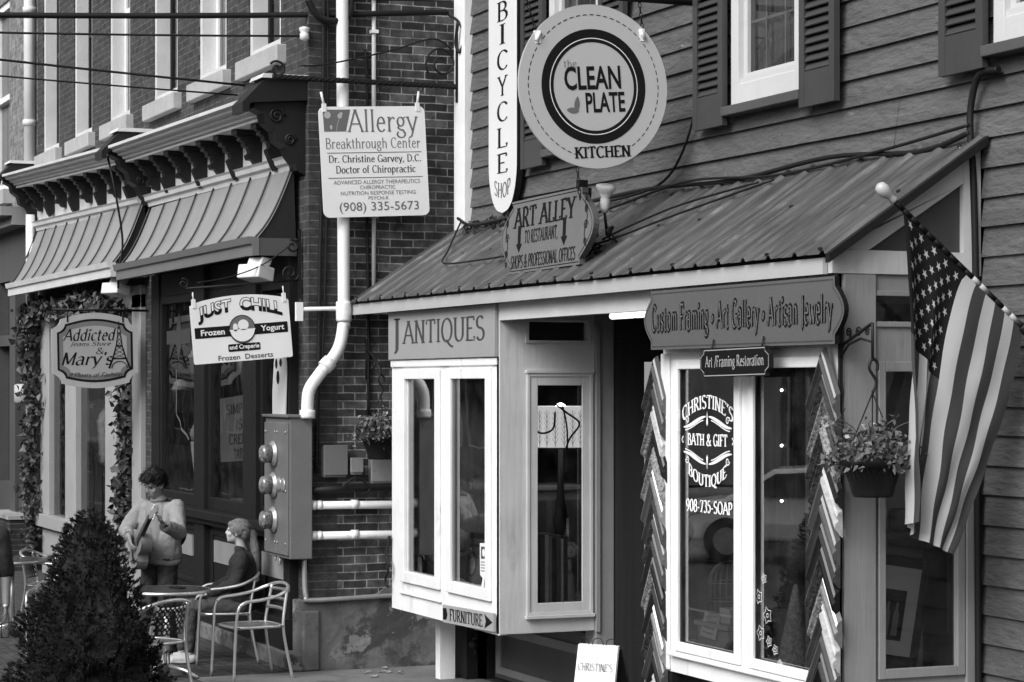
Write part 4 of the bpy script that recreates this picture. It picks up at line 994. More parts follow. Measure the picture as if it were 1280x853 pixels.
for z0, z1, w0, w1 in ((-.08, .05, .065, .03), (.05, .19, .03, .012)):
    for q in range(3):
        za, zb = z0 + (z1 - z0) * q / 3, z0 + (z1 - z0) * (q + 1) / 3; wa, wb = w0 + (w1 - w0) * q / 3, w0 + (w1 - w0) * (q + 1) / 3
        line2(m, [(.26 - wa, za), (.26 + wb, zb)], .005, -.007, 0); line2(m, [(.26 + wa, za), (.26 - wb, zb)], .005, -.0075, 0)
m.build('lettering', [ink, mat('plaque_face', .36, .5, .06, 3), mat('plaque_edge', .17, .5, .1, 3)], t, local=True)
m = MB(); m.tube([(-24.3, 6.02, 3.26), (-24.3, 4.98, 3.26)], .014, 6)
for y in (5.15, 5.75): m.tube([(-24.3, y, 3.26), (-24.3, y, 3.13)], .008, 6)
tag(m.build('sign_bracket', iron), 'plain black rod above the plaque sign near the ivy', 'bracket')

# alley sign standing on the shed roof
t = thing('roof_sign', 'grey alley sign with arrows standing on the metal shed roof', 'sign', (-14.76, 6.52, 3.535), rot=(rad(-3), -.012, 0))
W2, H2 = 1.62, .53
a = [(.37 * W2, .5 * H2), (.37 * W2, .43 * H2)]
def lobe(sx):
    return [(sx * (.37 + .13 * math.sin(PI * k / 14)) * W2, (.42 - .84 * k / 14) * H2) for k in range(15)]
ol = [(-.39 * W2, .5 * H2), (.37 * W2, .5 * H2)] + [(.375 * W2, .43 * H2)] + lobe(1) + [(.375 * W2, -.5 * H2), (-.39 * W2, -.5 * H2)] + lobe(-1)[::-1]
m = MB(); plate(m, ol, .045, 0, 1); m.build('board', [sign_grey, mid_wood], t, local=True)
m = MB()
for k_, off in ((0, .012),):
    sc = lambda p: (p[0] * .972, p[1] * .93)
    q = [sc(p) for p in ol]; line2(m, q + [q[0]], .006, -.0015, 0)
put_text(m, serif_polys('ART ALLEY', .19, .06, .10), -.02 * W2, .26 * H2, .68 * W2, .30 * H2, -.002, 0)
put_text(m, serif_polys('TO RESTAURANT,', .16, .08, .05), -.045 * W2, -.03 * H2, .36 * W2, .21 * H2, -.002, 0)
put_text(m, serif_polys('SHOPS & PROFESSIONAL OFFICES', .17, .08, .04), -.02 * W2, -.345 * H2, .70 * W2, .19 * H2, -.002, 0)
for x in (-.285, .205):
    m.poly([(x * W2 + dx, -.002, dz * H2) for dx, dz in ((-.026, .15), (.026, .15), (.026, -.10), (.055, -.10), (0, -.22), (-.055, -.10), (-.026, -.10))], 0)
for sx in (-1, 1):
    for k, (z, s) in enumerate(((0, .035), (.11, .028), (-.11, .028), (.19, .02), (-.19, .02))):
        q = spiral((sx * .425 * W2, -.002, z), s, .006, k, 1.6, (1, 0, 0), (0, 0, 1), 20); line2(m, [(p.x, p.z) for p in q], .009, -.002 - .0002 * k, 0)
    q = [(sx * (.425 + .012 * math.sin(k * .9)) * W2, -.22 + .44 * k / 14) for k in range(15)]; line2(m, q, .008, -.0035, 0)
m.build('lettering', ink, t, local=True)
m = MB(); m.box(.52, .56, -.01, .06, .26, .32)
m.box(.5, .54, .05, .09, -.5 * H2, .2); m.box(-.5, -.46, .05, .09, -.5 * H2, .2); m.box(-.5, .5, .06, .085, .0, .04); m.box(.52, .56, .06, .09, .05, .27); m.build('prop', iron, t, local=True)

# upright cycle shop sign flat on the clapboards
t = thing('wall_sign', 'tall narrow white sign lettered downwards with a pointed lower end', 'sign', (-17.35, 7.28, 4.6), rot=(0, 0, 0))
ol = [(-.30, 1.6), (.30, 1.6)] + [(.30 * math.cos(rad(a)) ** .8, -.30 - .42 * math.sin(rad(a))) for a in range(0, 90, 9)] + [(0, -.725)] + [(-.30 * math.cos(rad(a)) ** .8, -.30 - .42 * math.sin(rad(a))) for a in range(81, -1, -9)]
m = MB(); plate(m, ol, .055, 0, 1); m.build('board', [white_clean, iron], t, local=True)
m = MB()
for ch, z in zip('BICYCLE', (.94, .75, .535, .325, .11, -.105, -.315)):
    put_text(m, serif_polys(ch, .13, .04, .08), 0, z, .23 if ch != 'I' else .12, .165, -.002, 0)
put_text(m, serif_polys('SHOP', .12, .045, .06), 0, -.50, .34, .125, -.002, 0, warp=lambda a, b: (a, b - .04 * (1 - (a / .17) ** 2)))
m.build('lettering', ink, t, local=True)

# antiques board above the first bay
t = thing('shop_sign', 'grey name board in tall dark capitals above the white bay window', 'sign', (-16.71, 6.465, 2.86))
m = MB(); m.box(-1.155, 1.145, 0, .03, -.198, .195); m.build('board', mat('name_board_paint', .30, .55, .05, 3, bump=.1), t, local=True, bevel=.004)
m = MB()
put_text(m, serif_polys('J', .14, .05, .09), -.94, -.005, .15, .29, -.002, 0); put_text(m, serif_polys('ANTIQUES', .13, .045, .08), .07, .0, 1.78, .235, -.002, 0)
m.build('lettering', ink_grey, t, local=True)

# framing and gallery board above the boutique
t = thing('shop_sign', 'long grey board of dark gothic lettering above the boutique window', 'sign', (-11.69, 6.375, 2.855))
W2, H2 = 2.40, .365
ol = [(-.46 * W2, .5 * H2), (.46 * W2, .5 * H2)] + [((.46 + .04 * math.sin(PI * k / 10)) * W2, (.36 - .72 * k / 10) * H2) for k in range(11)] + [(.46 * W2, -.5 * H2), (-.46 * W2, -.5 * H2)] + [(-(.46 + .04 * math.sin(PI * k / 10)) * W2, (-.36 + .72 * k / 10) * H2) for k in range(11)]
m = MB(); plate(m, ol, .03, 0, 1); m.build('board', [mat('gallery_board_paint', .10, .45, .05, 3), ink], t, local=True)
m = MB(); q = [(p[0] * .985, p[1] * .90) for p in ol]; line2(m, q + [q[0]], .007, -.0015, 1)
s = 'Custom Framing \u2022 Art Gallery \u2022 Artisan Jewelry'
gp = serif_polys(s, .30, .17, .05, 30); gx = [p for q in gp for p in q]; gbx = (min(p[0] for p in gx), max(p[0] for p in gx), min(p[1] for p in gx), max(p[1] for p in gx))
put_text(m, gp, .0, -.01, .91 * W2, .64 * H2, -.002, 0)
put_text(m, serif_polys(s, .11, .015, .0, 30), .0, -.01, .91 * W2, .64 * H2, -.0045, 2, box=gbx)
m.build('lettering', [ink, ink_grey, ink_mid], t, local=True)
t = thing('shop_sign', 'small black board with pale gothic lettering below the long grey board', 'sign', (-11.64, 6.335, 2.585), rot=(0, -.012, 0))
W2, H2 = .84, .17
ol = [(-.45 * W2, .5 * H2), (.45 * W2, .5 * H2), (.45 * W2, .38 * H2), (.5 * W2, .22 * H2), (.5 * W2, -.22 * H2), (.45 * W2, -.38 * H2), (.45 * W2, -.5 * H2), (-.45 * W2, -.5 * H2), (-.45 * W2, -.38 * H2), (-.5 * W2, -.22 * H2), (-.5 * W2, .22 * H2), (-.45 * W2, .38 * H2)]
m = MB(); plate(m, ol, .025, 0, 1); m.build('board', [ink, iron], t, local=True)
m = MB(); q = [(p[0] * .97, p[1] * .88) for p in ol]; line2(m, q + [q[0]], .006, -.0015, 0)
put_text(m, serif_polys('Art /Framing Restoration', .17, .06, .05, 30), 0, 0, .84 * W2, .52 * H2, -.002, 0)
m.build('lettering', [mat('pale_gold_lettering', .32, .4)], t, local=True)
m = MB(); m.tube([(-.3, .012, .06), (-.3, .03, .14)], .006, 6); m.tube([(.3, .012, .06), (.3, .03, .14)], .006, 6); m.build('hanger', iron, t, local=True)

# furniture arrow
t = thing('arrow_sign', 'small grey arrow sign under the white bay window', 'sign', (-16.09, 6.462, .682), rot=(0, -.025, 0))
m = MB(); m.box(-.52, .52, 0, .018, -.068, .068); m.build('board', mat('arrow_board', .34, .5, .06, 4), t, local=True)
m = MB(); put_text(m, serif_polys('FURNITURE', .17, .07, .08), -.03, 0, .68, .098, -.002, 0)
m.poly([(.34, -.002, .055), (.50, -.002, 0), (.34, -.002, -.055), (.37, -.002, 0)][::-1], 0)
m.poly([(-.51, -.002, .045), (-.44, -.002, .045), (-.415, -.002, .0), (-.44, -.002, -.045), (-.51, -.002, -.045)], 0); m.build('lettering', ink, t, local=True)

# white lettering on the boutique glass
t = thing('window_lettering', 'arched white boutique lettering with scrolls on the left window pane', 'lettering', (-12.30, 6.511, 2.05))
m = MB()
put_text(m, serif_polys("CHRISTINE'S", .17, .07, .08), 0, .275, .66, .088, 0, 0, warp=lambda a, b: (a * (1 + .25 * b / .1 * .2), b + .085 * (1 - (a / .33) ** 2) - .06))
put_text(m, serif_polys('BATH & GIFT', .20, .08, .08), 0, .068, .52, .078, 0, 0)
put_text(m, serif_polys('BOUTIQUE', .20, .08, .08), 0, -.165, .50, .095, 0, 0, warp=lambda a, b: (a, b - .075 * (1 - (a / .25) ** 2) + .05))
put_text(m, serif_polys('908-735-SOAP', .20, .09, .08), .02, -.338, .60, .082, 0, 0)
for sz, zc in ((1, .172), (-1, -.04)):
    for sx in (-1, 1):
        line2(m, [(sx * x, zc + sz * (.034 * math.cos(x / .31 * PI) + .005)) for x in [.02 + .29 * k / 16 for k in range(17)]], [.008 + .016 * math.sin(PI * k / 16) for k in range(17)], -.0005, 0)
        line2(m, [(sx * x, zc + sz * (.034 * math.cos(x / .31 * PI) - .014)) for x in [.05 + .24 * k / 16 for k in range(17)]], .007, -.0008, 0)
        q = spiral((sx * .26, 0, zc + sz * .015), .026, .006, 0, 1.2, (sx, 0, 0), (0, 0, sz), 16); line2(m, [(p.x, p.z) for p in q], .008, -.001, 0)
    m.poly([(dx, -.001, zc + sz * dz) for dx, dz in ((-.012, 0), (0, .075), (.012, 0), (0, -.02))], 0)
for sx in (-1, 1): line2(m, [(sx * .315, .045), (sx * .335, .065), (sx * .315, .088)], .009, 0, 0)
m.build('lettering', decal, t, local=True, recalc=False)

# sandwich board in front of the alley
t = thing('sandwich_board', 'white sandwich board with wire loops on top in front of the alley', 'sign', (-12.82, 6.05, 0), rot=(0, 0, rad(38)))
t.scale = (.72, .95, .965)
m = MB(); m.prism([(-.20, -.26, .0), (.20, -.26, .0), (.19, -.06, .87), (-.19, -.06, .87)], (0, .025, .005)); m.build('front_panel', sign_white, t, local=True)
m = MB(); m.prism([(-.20, .30, .0), (.20, .30, .0), (.19, .0, .85), (-.19, .0, .85)], (0, .025, .005)); m.build('rear_panel', iron, t, local=True)
m = MB()
put_text(m, serif_polys("CHRISTINE'S", .11, .05, .06), 0, 0, .33, .052, 0, 0)
put_text(m, serif_polys('Boutique', .09, .04, .05), 0, -.17, .25, .07, 0, 0)
m.xform(Matrix.Translation((0, -.1015, .735)) @ Matrix.Rotation(math.atan2(-.2, .87), 4, 'X')); m.build('lettering', ink_grey, t, local=True)
m = MB()
for x in (-.14, .0, .13): m.tube(cat_rom([(x - .06, -.05, .86), (x - .05, -.05, .90), (x - .01, -.05, .915), (x + .03, -.05, .905), (x + .05, -.05, .86)], 4), .003, 5)
m.build('wire_loop', iron, t, local=True)

# ------------------------------------------------------------------ pipes, meters and boxes on the alley side of the brick wall
SX = -18.70
o = MB(); o.tube(cat_rom([(-18.60, 6.31, 9.2), (-18.60, 6.31, 6.0), (-18.6, 6.325, 3.2), (-18.6, 6.325, 3.0), (-18.59, 6.27, 2.76), (-18.57, 6.10, 2.55), (-18.56, 6.005, 2.42), (-18.56, 5.985, 2.30), (-18.56, 5.985, 2.17)], 6), .053, 14)
for z0, z1 in ((3.0, 3.17), (2.17, 2.24)):
    y, x = (6.325, -18.6) if z0 > 2.5 else (5.985, -18.56); o.lathe([(.066, z0), (.068, z0 + .02), (.068, z1 - .02), (.066, z1)], (x, y, 0), 14)
o.tube([(-18.575, 6.14, 2.60), (-18.582, 6.20, 2.66)], .067, 14)
tag(o.build('service_pipe', pvc), 'thick white pipe bending into the top of the meter cabinet', 'pipe')
o = MB(); o.tube([(-18.66, 6.62, 3.3), (-18.66, 6.62, 9.2)], .020, 8)
for z in (3.9, 4.7, 5.5): o.box(-18.69, -18.62, 6.59, 6.65, z, z + .03)
tag(o.build('conduit', pvc), 'thin white upright pipe on the brick alley wall', 'conduit')
o = MB(); o.tube([(-18.62, 5.92, 3.10), (-18.62, 6.6, 3.12)], .018, 8); o.box(-18.64, -18.60, 5.90, 5.96, 3.0, 3.16)
tag(o.build('conduit', pvc), 'short white level pipe crossing behind the thick pipe bend', 'conduit')
for z, lab in ((1.425, 'upper of two white level pipes beside the meter cabinet'), (1.165, 'lower of two white level pipes beside the meter cabinet')):
    o = MB(); o.tube([(-18.62, 6.03, z), (-18.62, 7.2, z - .015)], .036, 10)
    o.tube([(-18.62, 6.03, z), (-18.62, 6.08, z)], .042, 10); o.tube([(-18.62, 6.40, z), (-18.62, 6.46, z)], .042, 10); o.tube([(-18.62, 6.1, z), (-18.62, 6.13, z)], .041, 10)
    tag(o.build('conduit', galv if z > 2 else pvc), lab, 'conduit', 'level pipes by the meter cabinet')
o = MB(); o.tube([(-18.62, 6.03, 1.55), (-18.62, 6.3, 1.56), (-18.60, 6.7, 1.57), (-18.62, 7.2, 1.56)], .035, 10)
o.tube(cat_rom([(-18.57, 6.30, 1.58), (-18.55, 6.42, 1.66), (-18.56, 6.55, 1.56), (-18.56, 6.45, 1.52), (-18.57, 6.34, 1.6)]), .008, 5)
tag(o.build('conduit', iron), 'black taped pipe above the two white level pipes', 'conduit')
o = MB(); o.tube(cat_rom([(-18.66, 5.99, .97), (-18.655, 5.99, .75), (-18.645, 6.0, .64), (-18.64, 6.04, .61), (-18.63, 6.5, .62), (-18.63, 7.0, .63)], 5), .022, 8)
tag(o.build('conduit', galv), 'bent grey pipe running low along the brick above the plinth', 'conduit')
o = MB(); o.tube(cat_rom([(-18.66, 6.17, 9), (-18.66, 6.16, 5), (-18.67, 6.13, 3.4), (-18.67, 6.12, 2.6), (-18.67, 6.10, 1.7)], 6), .018, 6)
o.tube(cat_rom([(-18.66, 6.19, 9), (-18.66, 6.20, 5), (-18.67, 6.18, 3.4), (-18.67, 6.15, 2.6)], 6), .012, 6)
tag(o.build('cable', black), 'black cable bundle down the brick corner behind the clinic sign', 'cable')
o = MB(); o.tube(cat_rom([(-18.67, 6.545, 5.36), (-18.67, 6.565, 4.9), (-18.67, 6.56, 4.0), (-18.67, 6.575, 3.0), (-18.67, 6.57, 2.2)], 6), .014, 6)
tag(o.build('cable', black), 'black wire running down the alley wall behind the clinic sign', 'cable')
for (y0, y1, z0, z1, lab, mt) in ((6.15, 6.35, 1.66, 1.93, 'square grey junction box with a lid on the alley wall', grey_steel), (6.39, 6.49, 1.68, 1.82, 'smallest grey box between two boxes on the alley wall', galv), (6.58, 6.86, 1.60, 1.82, 'pale grey box under the basket on the alley wall', galv)):
    b = thing('junction_box', lab, 'junction box', (-18.6, (y0 + y1) / 2, z0))
    o = MB(); o.box(-18.70, -18.60, y0, y1, z0, z1); o.build('case', mt, b, bevel=.008)
    o = MB(); o.box(-18.60, -18.585, y0 - .008, y1 + .008, z0 + .02, z1 + .008); o.build('lid', mt, b, bevel=.005)
# meter cabinet
t = thing('meter_cabinet', 'tall grey steel cabinet with three round electricity meters on the brick corner', 'meter cabinet', (-18.95, 5.93, .97))
m = MB(); m.box(-19.27, -18.56, 5.83, 6.03, .97, 2.175); m.build('case', grey_steel, t, bevel=.008)
m = MB(); m.box(-19.25, -18.90, 5.812, 5.83, 1.0, 2.13); m.box(-18.89, -18.58, 5.812, 5.83, 1.0, 2.13); m.box(-19.29, -18.54, 5.80, 6.04, 2.176, 2.20)
m.build('cover', grey_steel, t, bevel=.005)
m = MB()
for x in (-19.2, -18.93, -18.86, -18.62):
    for z in (1.1, 1.55, 2.05): m.lathe([(.012, 0), (.010, .008)], (x, 5.811, z), 8, axis=Matrix.Rotation(PI / 2, 3, 'X'))
m.build('screw', galv, t)
YX = Matrix.Rotation(PI / 2, 3, 'X')
glassy = mat('meter_glass', .16, .08, .8, 30, metal=.2, spots=[(.55, 16, .62, .06)])
for z in (1.86, 1.59, 1.29):
    m = MB(); m.lathe([(.112, 0), (.112, .02), (.095, .024), (.095, .035), (.082, .038)], (-18.95, 5.812, z), 24, axis=YX); q = m.build('meter', galv, t)
    m = MB(); m.lathe([(.080, 0), (.080, .055), (.072, .078), (.05, .09), (.0, .094)], (-18.95, 5.774, z), 24, axis=YX); m.build('dome', glassy, q)
m = MB()
for x in (-18.80, -18.69): m.lathe([(.06, 0), (.06, .008), (.04, .014)], (x, 5.812, 1.60), 18, axis=YX)
m.build('knockout', galv, t)
m = MB()
m.build('hinge', galv, t) if False else m.bm.free()
for dx, dz in ((-19.05, .93), (-18.93, .90)): m = MB(); m.tube([(dx, 5.86, .97), (dx + .01, 5.85, dz)], .008, 5); m.build('loose_wire', galv, t)

# ------------------------------------------------------------------ lamps on the front
def flood(x, y, z, lab):
    t = thing('floodlight', lab, 'floodlight', (x, y, z), rz=rad(25))
    m = MB(); m.prism([(-.14, -.10, -.05), (.14, -.10, -.05), (.14, .08, -.09), (-.14, .08, -.09)], (0, .02, .12)); m.prism([(-.09, -.03, .06), (.09, -.03, .06), (.09, .09, .05), (-.09, .09, .05)], (0, .03, .07)); m.build('housing', white_clean, t, local=True, bevel=.012)
    m = MB(); m.tube([(0, .05, .12), (0, .10, .20), (0, .22, .22)], .014, 6); m.build('arm', iron, t, local=True)
flood(-19.0, 5.66, 3.43, 'white floodlight under the nearer awning above the white dessert sign'); flood(-24.5, 5.72, 3.50, 'white floodlight under the farther awning above the plaque sign')
t = thing('wall_lantern', 'pale drum lamp on the dark post at the far shop door', 'lamp', (-30.7, 5.92, 2.34))
m = MB(); m.lathe([(.10, -.13), (.13, -.11), (.13, .11), (.10, .13)], (0, 0, 0), 16); m.build('shade', panel_light, t, local=True)
m = MB(); m.tube([(0, 0, .13), (0, .08, .18), (.0, .12, .05)], .012, 6); m.build('arm', iron, t, local=True)
t = thing('reflector_lamp', 'white reflector bulb fitting pointing up behind the alley sign', 'lamp', (-14.20, 6.72, 3.68))
t.scale = (.72, .72, .8)
m = MB(); m.lathe([(.035, -.05), (.045, .0), (.048, .06), (.04, .08), (.075, .13), (.098, .165), (.095, .185), (.06, .195)], (0, 0, 0), 18, axis=Matrix.Rotation(rad(12), 3, 'Y')); m.build('bulb', white_clean, t, local=True)
m = MB(); m.tube([(0, 0, -.05), (-.02, .02, -.12), (-.05, .05, -.24)], .016, 6); m.build('stem', iron, t, local=True)
t = thing('strip_light', 'lit white strip light under the beam at the alley mouth', 'lamp', (-13.5, 6.62, 2.93))
m = MB(); m.box(-13.85, -12.95, 6.60, 6.66, 2.935, 2.97); m.build('housing', white_clean, t)
m = MB(); m.tube([(-13.83, 6.60, 2.915), (-13.50, 6.60, 2.915)], .022, 8); m.tube([(-13.46, 6.60, 2.915), (-12.97, 6.60, 2.915)], .022, 8); m.build('tube', emit_mat('lit_tube', .8, .9), t)

# ------------------------------------------------------------------ overhead wires
def wire(a, b, d, r, lab, m=black):
    o = MB(); o.tube(sag(a, b, d), r, 6); tag(o.build('overhead_wire', m), lab, 'wire', 'overhead wires')
wire((-18.5, 7.25, 5.70), (-21.0, -6.0, 5.72), .20, .026, 'thickest black cable along the top of the photo')
wire((-18.66, 6.0, 5.44), (-21.2, -6.0, 5.60), .12, .010, 'uppermost thin wire across the brick upper windows')
wire((-18.95, 5.55, 5.03), (-21.0, -6.0, 6.25), .10, .011, 'middle wire sloping across the brick upper windows')
wire((-19.0, 5.50, 4.95), (-21.0, -6.0, 5.95), .12, .008, 'lowest thin wire sloping to the cornice end')
wire((-18.5, 7.28, 5.80), (-21.0, -6.0, 5.92), .10, .007, 'thinnest wire just above the thickest black cable')
o = MB()
o.tube(cat_rom([(-18.5, 7.25, 5.68), (-18.45, 7.32, 5.62), (-18.4, 7.36, 5.5), (-18.42, 7.33, 5.35), (-18.45, 7.30, 5.42), (-18.4, 7.3, 5.6)]), .014, 6)
tag(o.build('service_loop', black), 'thin black cable looping at the top of the white corner board', 'cable')
o = MB(); o.lathe([(.02, 0), (.04, .02), (.04, .06), (.03, .07), (.045, .09), (.045, .11), (.02, .12)], (-18.66, 5.99, 5.40), 12); tag(o.build('insulator', white_clean), 'small white insulator knob on the brick corner', 'insulator')
o = MB()
o.tube(cat_rom([(-18.6, 6.0, 5.75), (-18.6, 6.1, 5.6), (-18.6, 6.28, 5.58), (-18.6, 6.38, 5.65), (-18.6, 6.40, 5.9)]), .03, 7)
tag(o.build('service_loop', black), 'looped thick black cable at the top of the brick corner', 'cable')
o = MB(); o.tube(cat_rom([(-13.9, 7.33, 5.7), (-14.0, 7.33, 5.3), (-13.95, 7.33, 4.9), (-13.97, 7.33, 4.5), (-14.2, 7.33, 4.1), (-14.6, 7.33, 3.88), (-15.2, 7.2, 3.80)], 6), .010, 6)
tag(o.build('cable', black), 'thin black wire curving down the clapboards right of the round sign', 'cable')
o = MB()
o.tube(cat_rom([(-10.45, 7.33, 4.18), (-10.62, 7.32, 4.17), (-10.70, 7.32, 4.0), (-10.70, 7.32, 3.8), (-10.69, 7.33, 3.6), (-10.68, 7.34, 3.0), (-10.66, 7.34, 1.5), (-10.65, 7.34, .3)], 6), .020, 7)
o.tube(cat_rom([(-10.69, 7.31, 3.86), (-11.2, 7.31, 3.80), (-12.2, 7.31, 3.86), (-13.4, 7.31, 3.82), (-14.6, 7.31, 3.86), (-15.6, 7.28, 3.84)], 6), .016, 6)
o.tube(cat_rom([(-10.69, 7.30, 3.90), (-11.6, 7.29, 3.84), (-12.8, 7.29, 3.80), (-14.0, 7.27, 3.86), (-15.0, 7.2, 3.76), (-15.9, 6.95, 3.60)], 6), .010, 6)
tag(o.build('cable', black), 'black cable along the top of the shed roof and down its right end', 'cable')
o = MB()
o.tube(cat_rom([(-12.9, 7.2, 3.76), (-13.6, 7.0, 3.66), (-14.1, 6.85, 3.54), (-14.3, 6.75, 3.46)], 6), .008, 5)
o.tube(cat_rom([(-12.7, 7.2, 3.76), (-13.5, 6.9, 3.58), (-14.0, 6.75, 3.47), (-14.4, 6.7, 3.42)], 6), .008, 5)
R.seed(4)
for k in range(9):
    c = Vector((-14.22 + R.uniform(-.12, .12), 6.66 + R.uniform(-.05, .06), 3.43 + R.uniform(-.03, .06)))
    o.tube(cat_rom([c + Vector((R.uniform(-.14, .14), R.uniform(-.06, .06), R.uniform(-.05, .08))) for _ in range(4)], 5), .009, 5)
tag(o.build('cable', black), 'tangle of black wires on the roof beside the alley sign', 'cable')
o = MB()
o.tube(cat_rom([(-18.2, 7.25, 3.86), (-17.6, 6.9, 3.58), (-17.2, 6.7, 3.44), (-16.4, 6.66, 3.42), (-15.6, 6.68, 3.43)], 6), .008, 5)
o.tube(cat_rom([(-18.4, 7.3, 3.9), (-17.8, 7.2, 3.80), (-17.0, 7.25, 3.82), (-16.2, 7.3, 3.84)], 6), .014, 5)
tag(o.build('cable', black), 'thin wire trailing over the left part of the shed roof', 'cable')
o = MB()
o.tube(cat_rom([(-24.15, 5.55, 4.9), (-24.0, 5.6, 4.5), (-24.1, 5.7, 4.0), (-24.1, 5.66, 3.7), (-24.3, 5.7, 3.5)], 6), .012, 5)
tag(o.build('cable', black), 'loose black wire hanging between the two cornices', 'cable')

# ------------------------------------------------------------------ picture-frame corner samples beside the boutique window
fr = {k: mat('frame_' + k, *a, spec=.35, **kw) for k, a, kw in (
    ('black', (.008, .3), {}), ('charcoal', (.022, .35), dict(bump=.2)), ('walnut', (.045, .35), dict(var=.3, vscale=6, stretch=(1, 1, 6))),
    ('carved', (.04, .4), dict(var=.9, vscale=40, bump=1.0, bscale=55)), ('silver', (.26, .3), dict(metal=.5, var=.2, vscale=20)),
    ('bright', (.40, .4), dict(var=.3, vscale=25)), ('speckled', (.20, .4), dict(var=.9, vscale=60, bump=.8, bscale=70)), ('grey', (.11, .35), dict(metal=.3, bump=.2)))}
LOOK = {'black': 'plain black', 'charcoal': 'dark charcoal', 'walnut': 'dark wood', 'carved': 'dark carved', 'silver': 'silver', 'bright': 'bright white', 'speckled': 'speckled ornate', 'grey': 'smooth grey'}
ORD = ['topmost', 'second from the top', 'third from the top', 'fourth from the top', 'fifth from the top', 'sixth from the top', 'seventh from the top', 'eighth from the top', 'ninth from the top', 'tenth from the top', 'eleventh from the top', 'twelfth from the top', 'thirteenth from the top', 'fourteenth from the top', 'fifteenth from the top']
def corner_sample(x, z, half, arm, wid, m1, m2, lab, group, y=6.462, dp=.05):
    """two mitred lengths of moulding meeting in a peak"""
    t = thing('frame_corner_sample', lab, 'frame sample', (x, y, z), group=group, rot=(0, R.uniform(-.03, .03), 0))
    prof = [(0, 0), (.12, -.55), (.25, -.75), (.38, -.5), (.5, -.95), (.66, -1.0), (.78, -.6), (.9, -.4), (1, 0)]   # across width, depth
    slope = arm / half
    L = math.hypot(half, arm)
    for sx, mm, nm in ((-1, m1, 'left_moulding'), (1, m2, 'right_moulding')):
        m = MB()
        a = [(0, d * dp, -w * wid) for w, d in prof]
        b = [(sx * half, d * dp, -arm - w * wid) for w, d in prof]
        va = [m.bm.verts.new(p) for p in a]; vb = [m.bm.verts.new(p) for p in b]
        for i in range(len(prof) - 1): m.bm.faces.new([va[i], va[i + 1], vb[i + 1], vb[i]])
        m.bm.faces.new(va[::-1]); m.bm.faces.new(vb); m.bm.faces.new([va[0], va[-1], vb[-1], vb[0]])
        m.build('moulding', mm, t, local=True)
R.seed(5)
seqL = ['carved/grey', 'carved/walnut', 'speckled/bright', 'carved/black', 'speckled/speckled', 'grey/silver', 'walnut/walnut', 'carved/grey', 'charcoal/walnut', 'speckled/black', 'charcoal/charcoal', 'carved/silver', 'grey/grey', 'charcoal/black', 'walnut/bright']
z = 2.64
for k, q in enumerate(seqL):
    a, b = q.split('/'); w = R.uniform(.12, .155)
    corner_sample(-12.93 + R.uniform(-.012, .012), z, .138, .25, w, fr[a], fr[b], f'{LOOK[a]} frame corner, {ORD[k]} in the column left of the boutique window', 'frame corners left of the boutique window', y=6.49)
    z -= w + .002
m = MB(); m.box(-13.13, -12.80, 6.495, 6.53, .45, 2.60); structure_ = m.build('sample_board', greytrim, hs)
seqR = ['walnut/grey', 'carved/walnut', 'speckled/carved', 'carved/speckled', 'carved/charcoal', 'grey/bright', 'walnut/grey', 'charcoal/walnut', 'carved/black', 'speckled/silver', 'walnut/bright', 'grey/grey', 'black/walnut', 'charcoal/black', 'black/bright']
z = 2.66
for k, q in enumerate(seqR):
    a, b = q.split('/'); w = R.uniform(.12, .16)
    corner_sample(-10.80 + R.uniform(-.012, .012), z, .145, .25, w, fr[a], fr[b], f'{LOOK[a]} frame corner, {ORD[k]} in the column right of the boutique window', 'frame corners right of the boutique window', y=6.455)
    z -= w + .002

# ------------------------------------------------------------------ flag
t = thing('national_flag', 'stars and stripes flag drooping from a slanted striped pole', 'flag', (-10.2, 7.33, 2.76))
A_, B_ = Vector((-10.2, 6.51, 3.41)), Vector((-10.2, 7.37, 2.715))
d_ = (B_ - A_).normalized()
m = MB()
n = 18
for k in range(n):
    m.tube([A_.lerp(B_, k / n), A_.lerp(B_, (k + 1) / n)], .0145, 10, (0 if k < 9 else (k // 2) % 2))
m.build('pole', [ink, panel_light], t)
ax = Vector((0, 0, 1)).rotation_difference(-d_).to_matrix()
m = MB(); m.lathe([(.017, 0), (.024, .01), (.018, .03), (.022, .045), (.033, .07), (.037, .095), (.030, .122), (.012, .134)], A_ - d_ * .005, 14, axis=ax); m.build('finial', mat('turned_wood', .42, .4, .1, 10), t)
m = MB(); m.lathe([(.03, 0), (.03, .10), (.022, .11)], B_ + d_ * .02, 10, axis=ax); m.box(-10.23, -10.17, 7.34, 7.37, 2.62, 2.82); m.build('socket', iron, t)
H0, H1 = A_ + d_ * .055, A_ + d_ * 1.03
def flag_p(s, w):
    """s along the pole from the finial, w down the fly"""
    top = H0.lerp(H1, s)
    b0, b1, b2 = Vector((-10.17, 6.575, 1.75)), Vector((-10.24, 6.668, 1.635)), Vector((-10.18, 6.87, 1.555))
    q = s / .54
    if q < 1: bt = b0.lerp(b1, q); e = 1 + (.55 - 1) * q
    else: q = (s - .54) / .46; bt = b1.lerp(b2, q); e = .55 + .95 * q
    p = Vector((top.x + (bt.x - top.x) * w, top.y + (bt.y - top.y) * w ** e, top.z + (bt.z - top.z) * w))
    g = max(0, 1 - s / .75); f = w ** .7
    p.x += f * (.10 * g * math.sin(s * 21 + .6) + .035 * math.sin(s * 8 + 2.4))
    p.x += .010 * f * math.sin(s * 31 + w * 9) + .008 * f * math.sin(w * 23 - s * 14)
    p.y += f * .030 * g * math.sin(s * 21 + 2.3 + .4 * w) + .012 * math.sin(PI * w) * math.sin(s * 11)
    return p
NS, NW = 65, 40
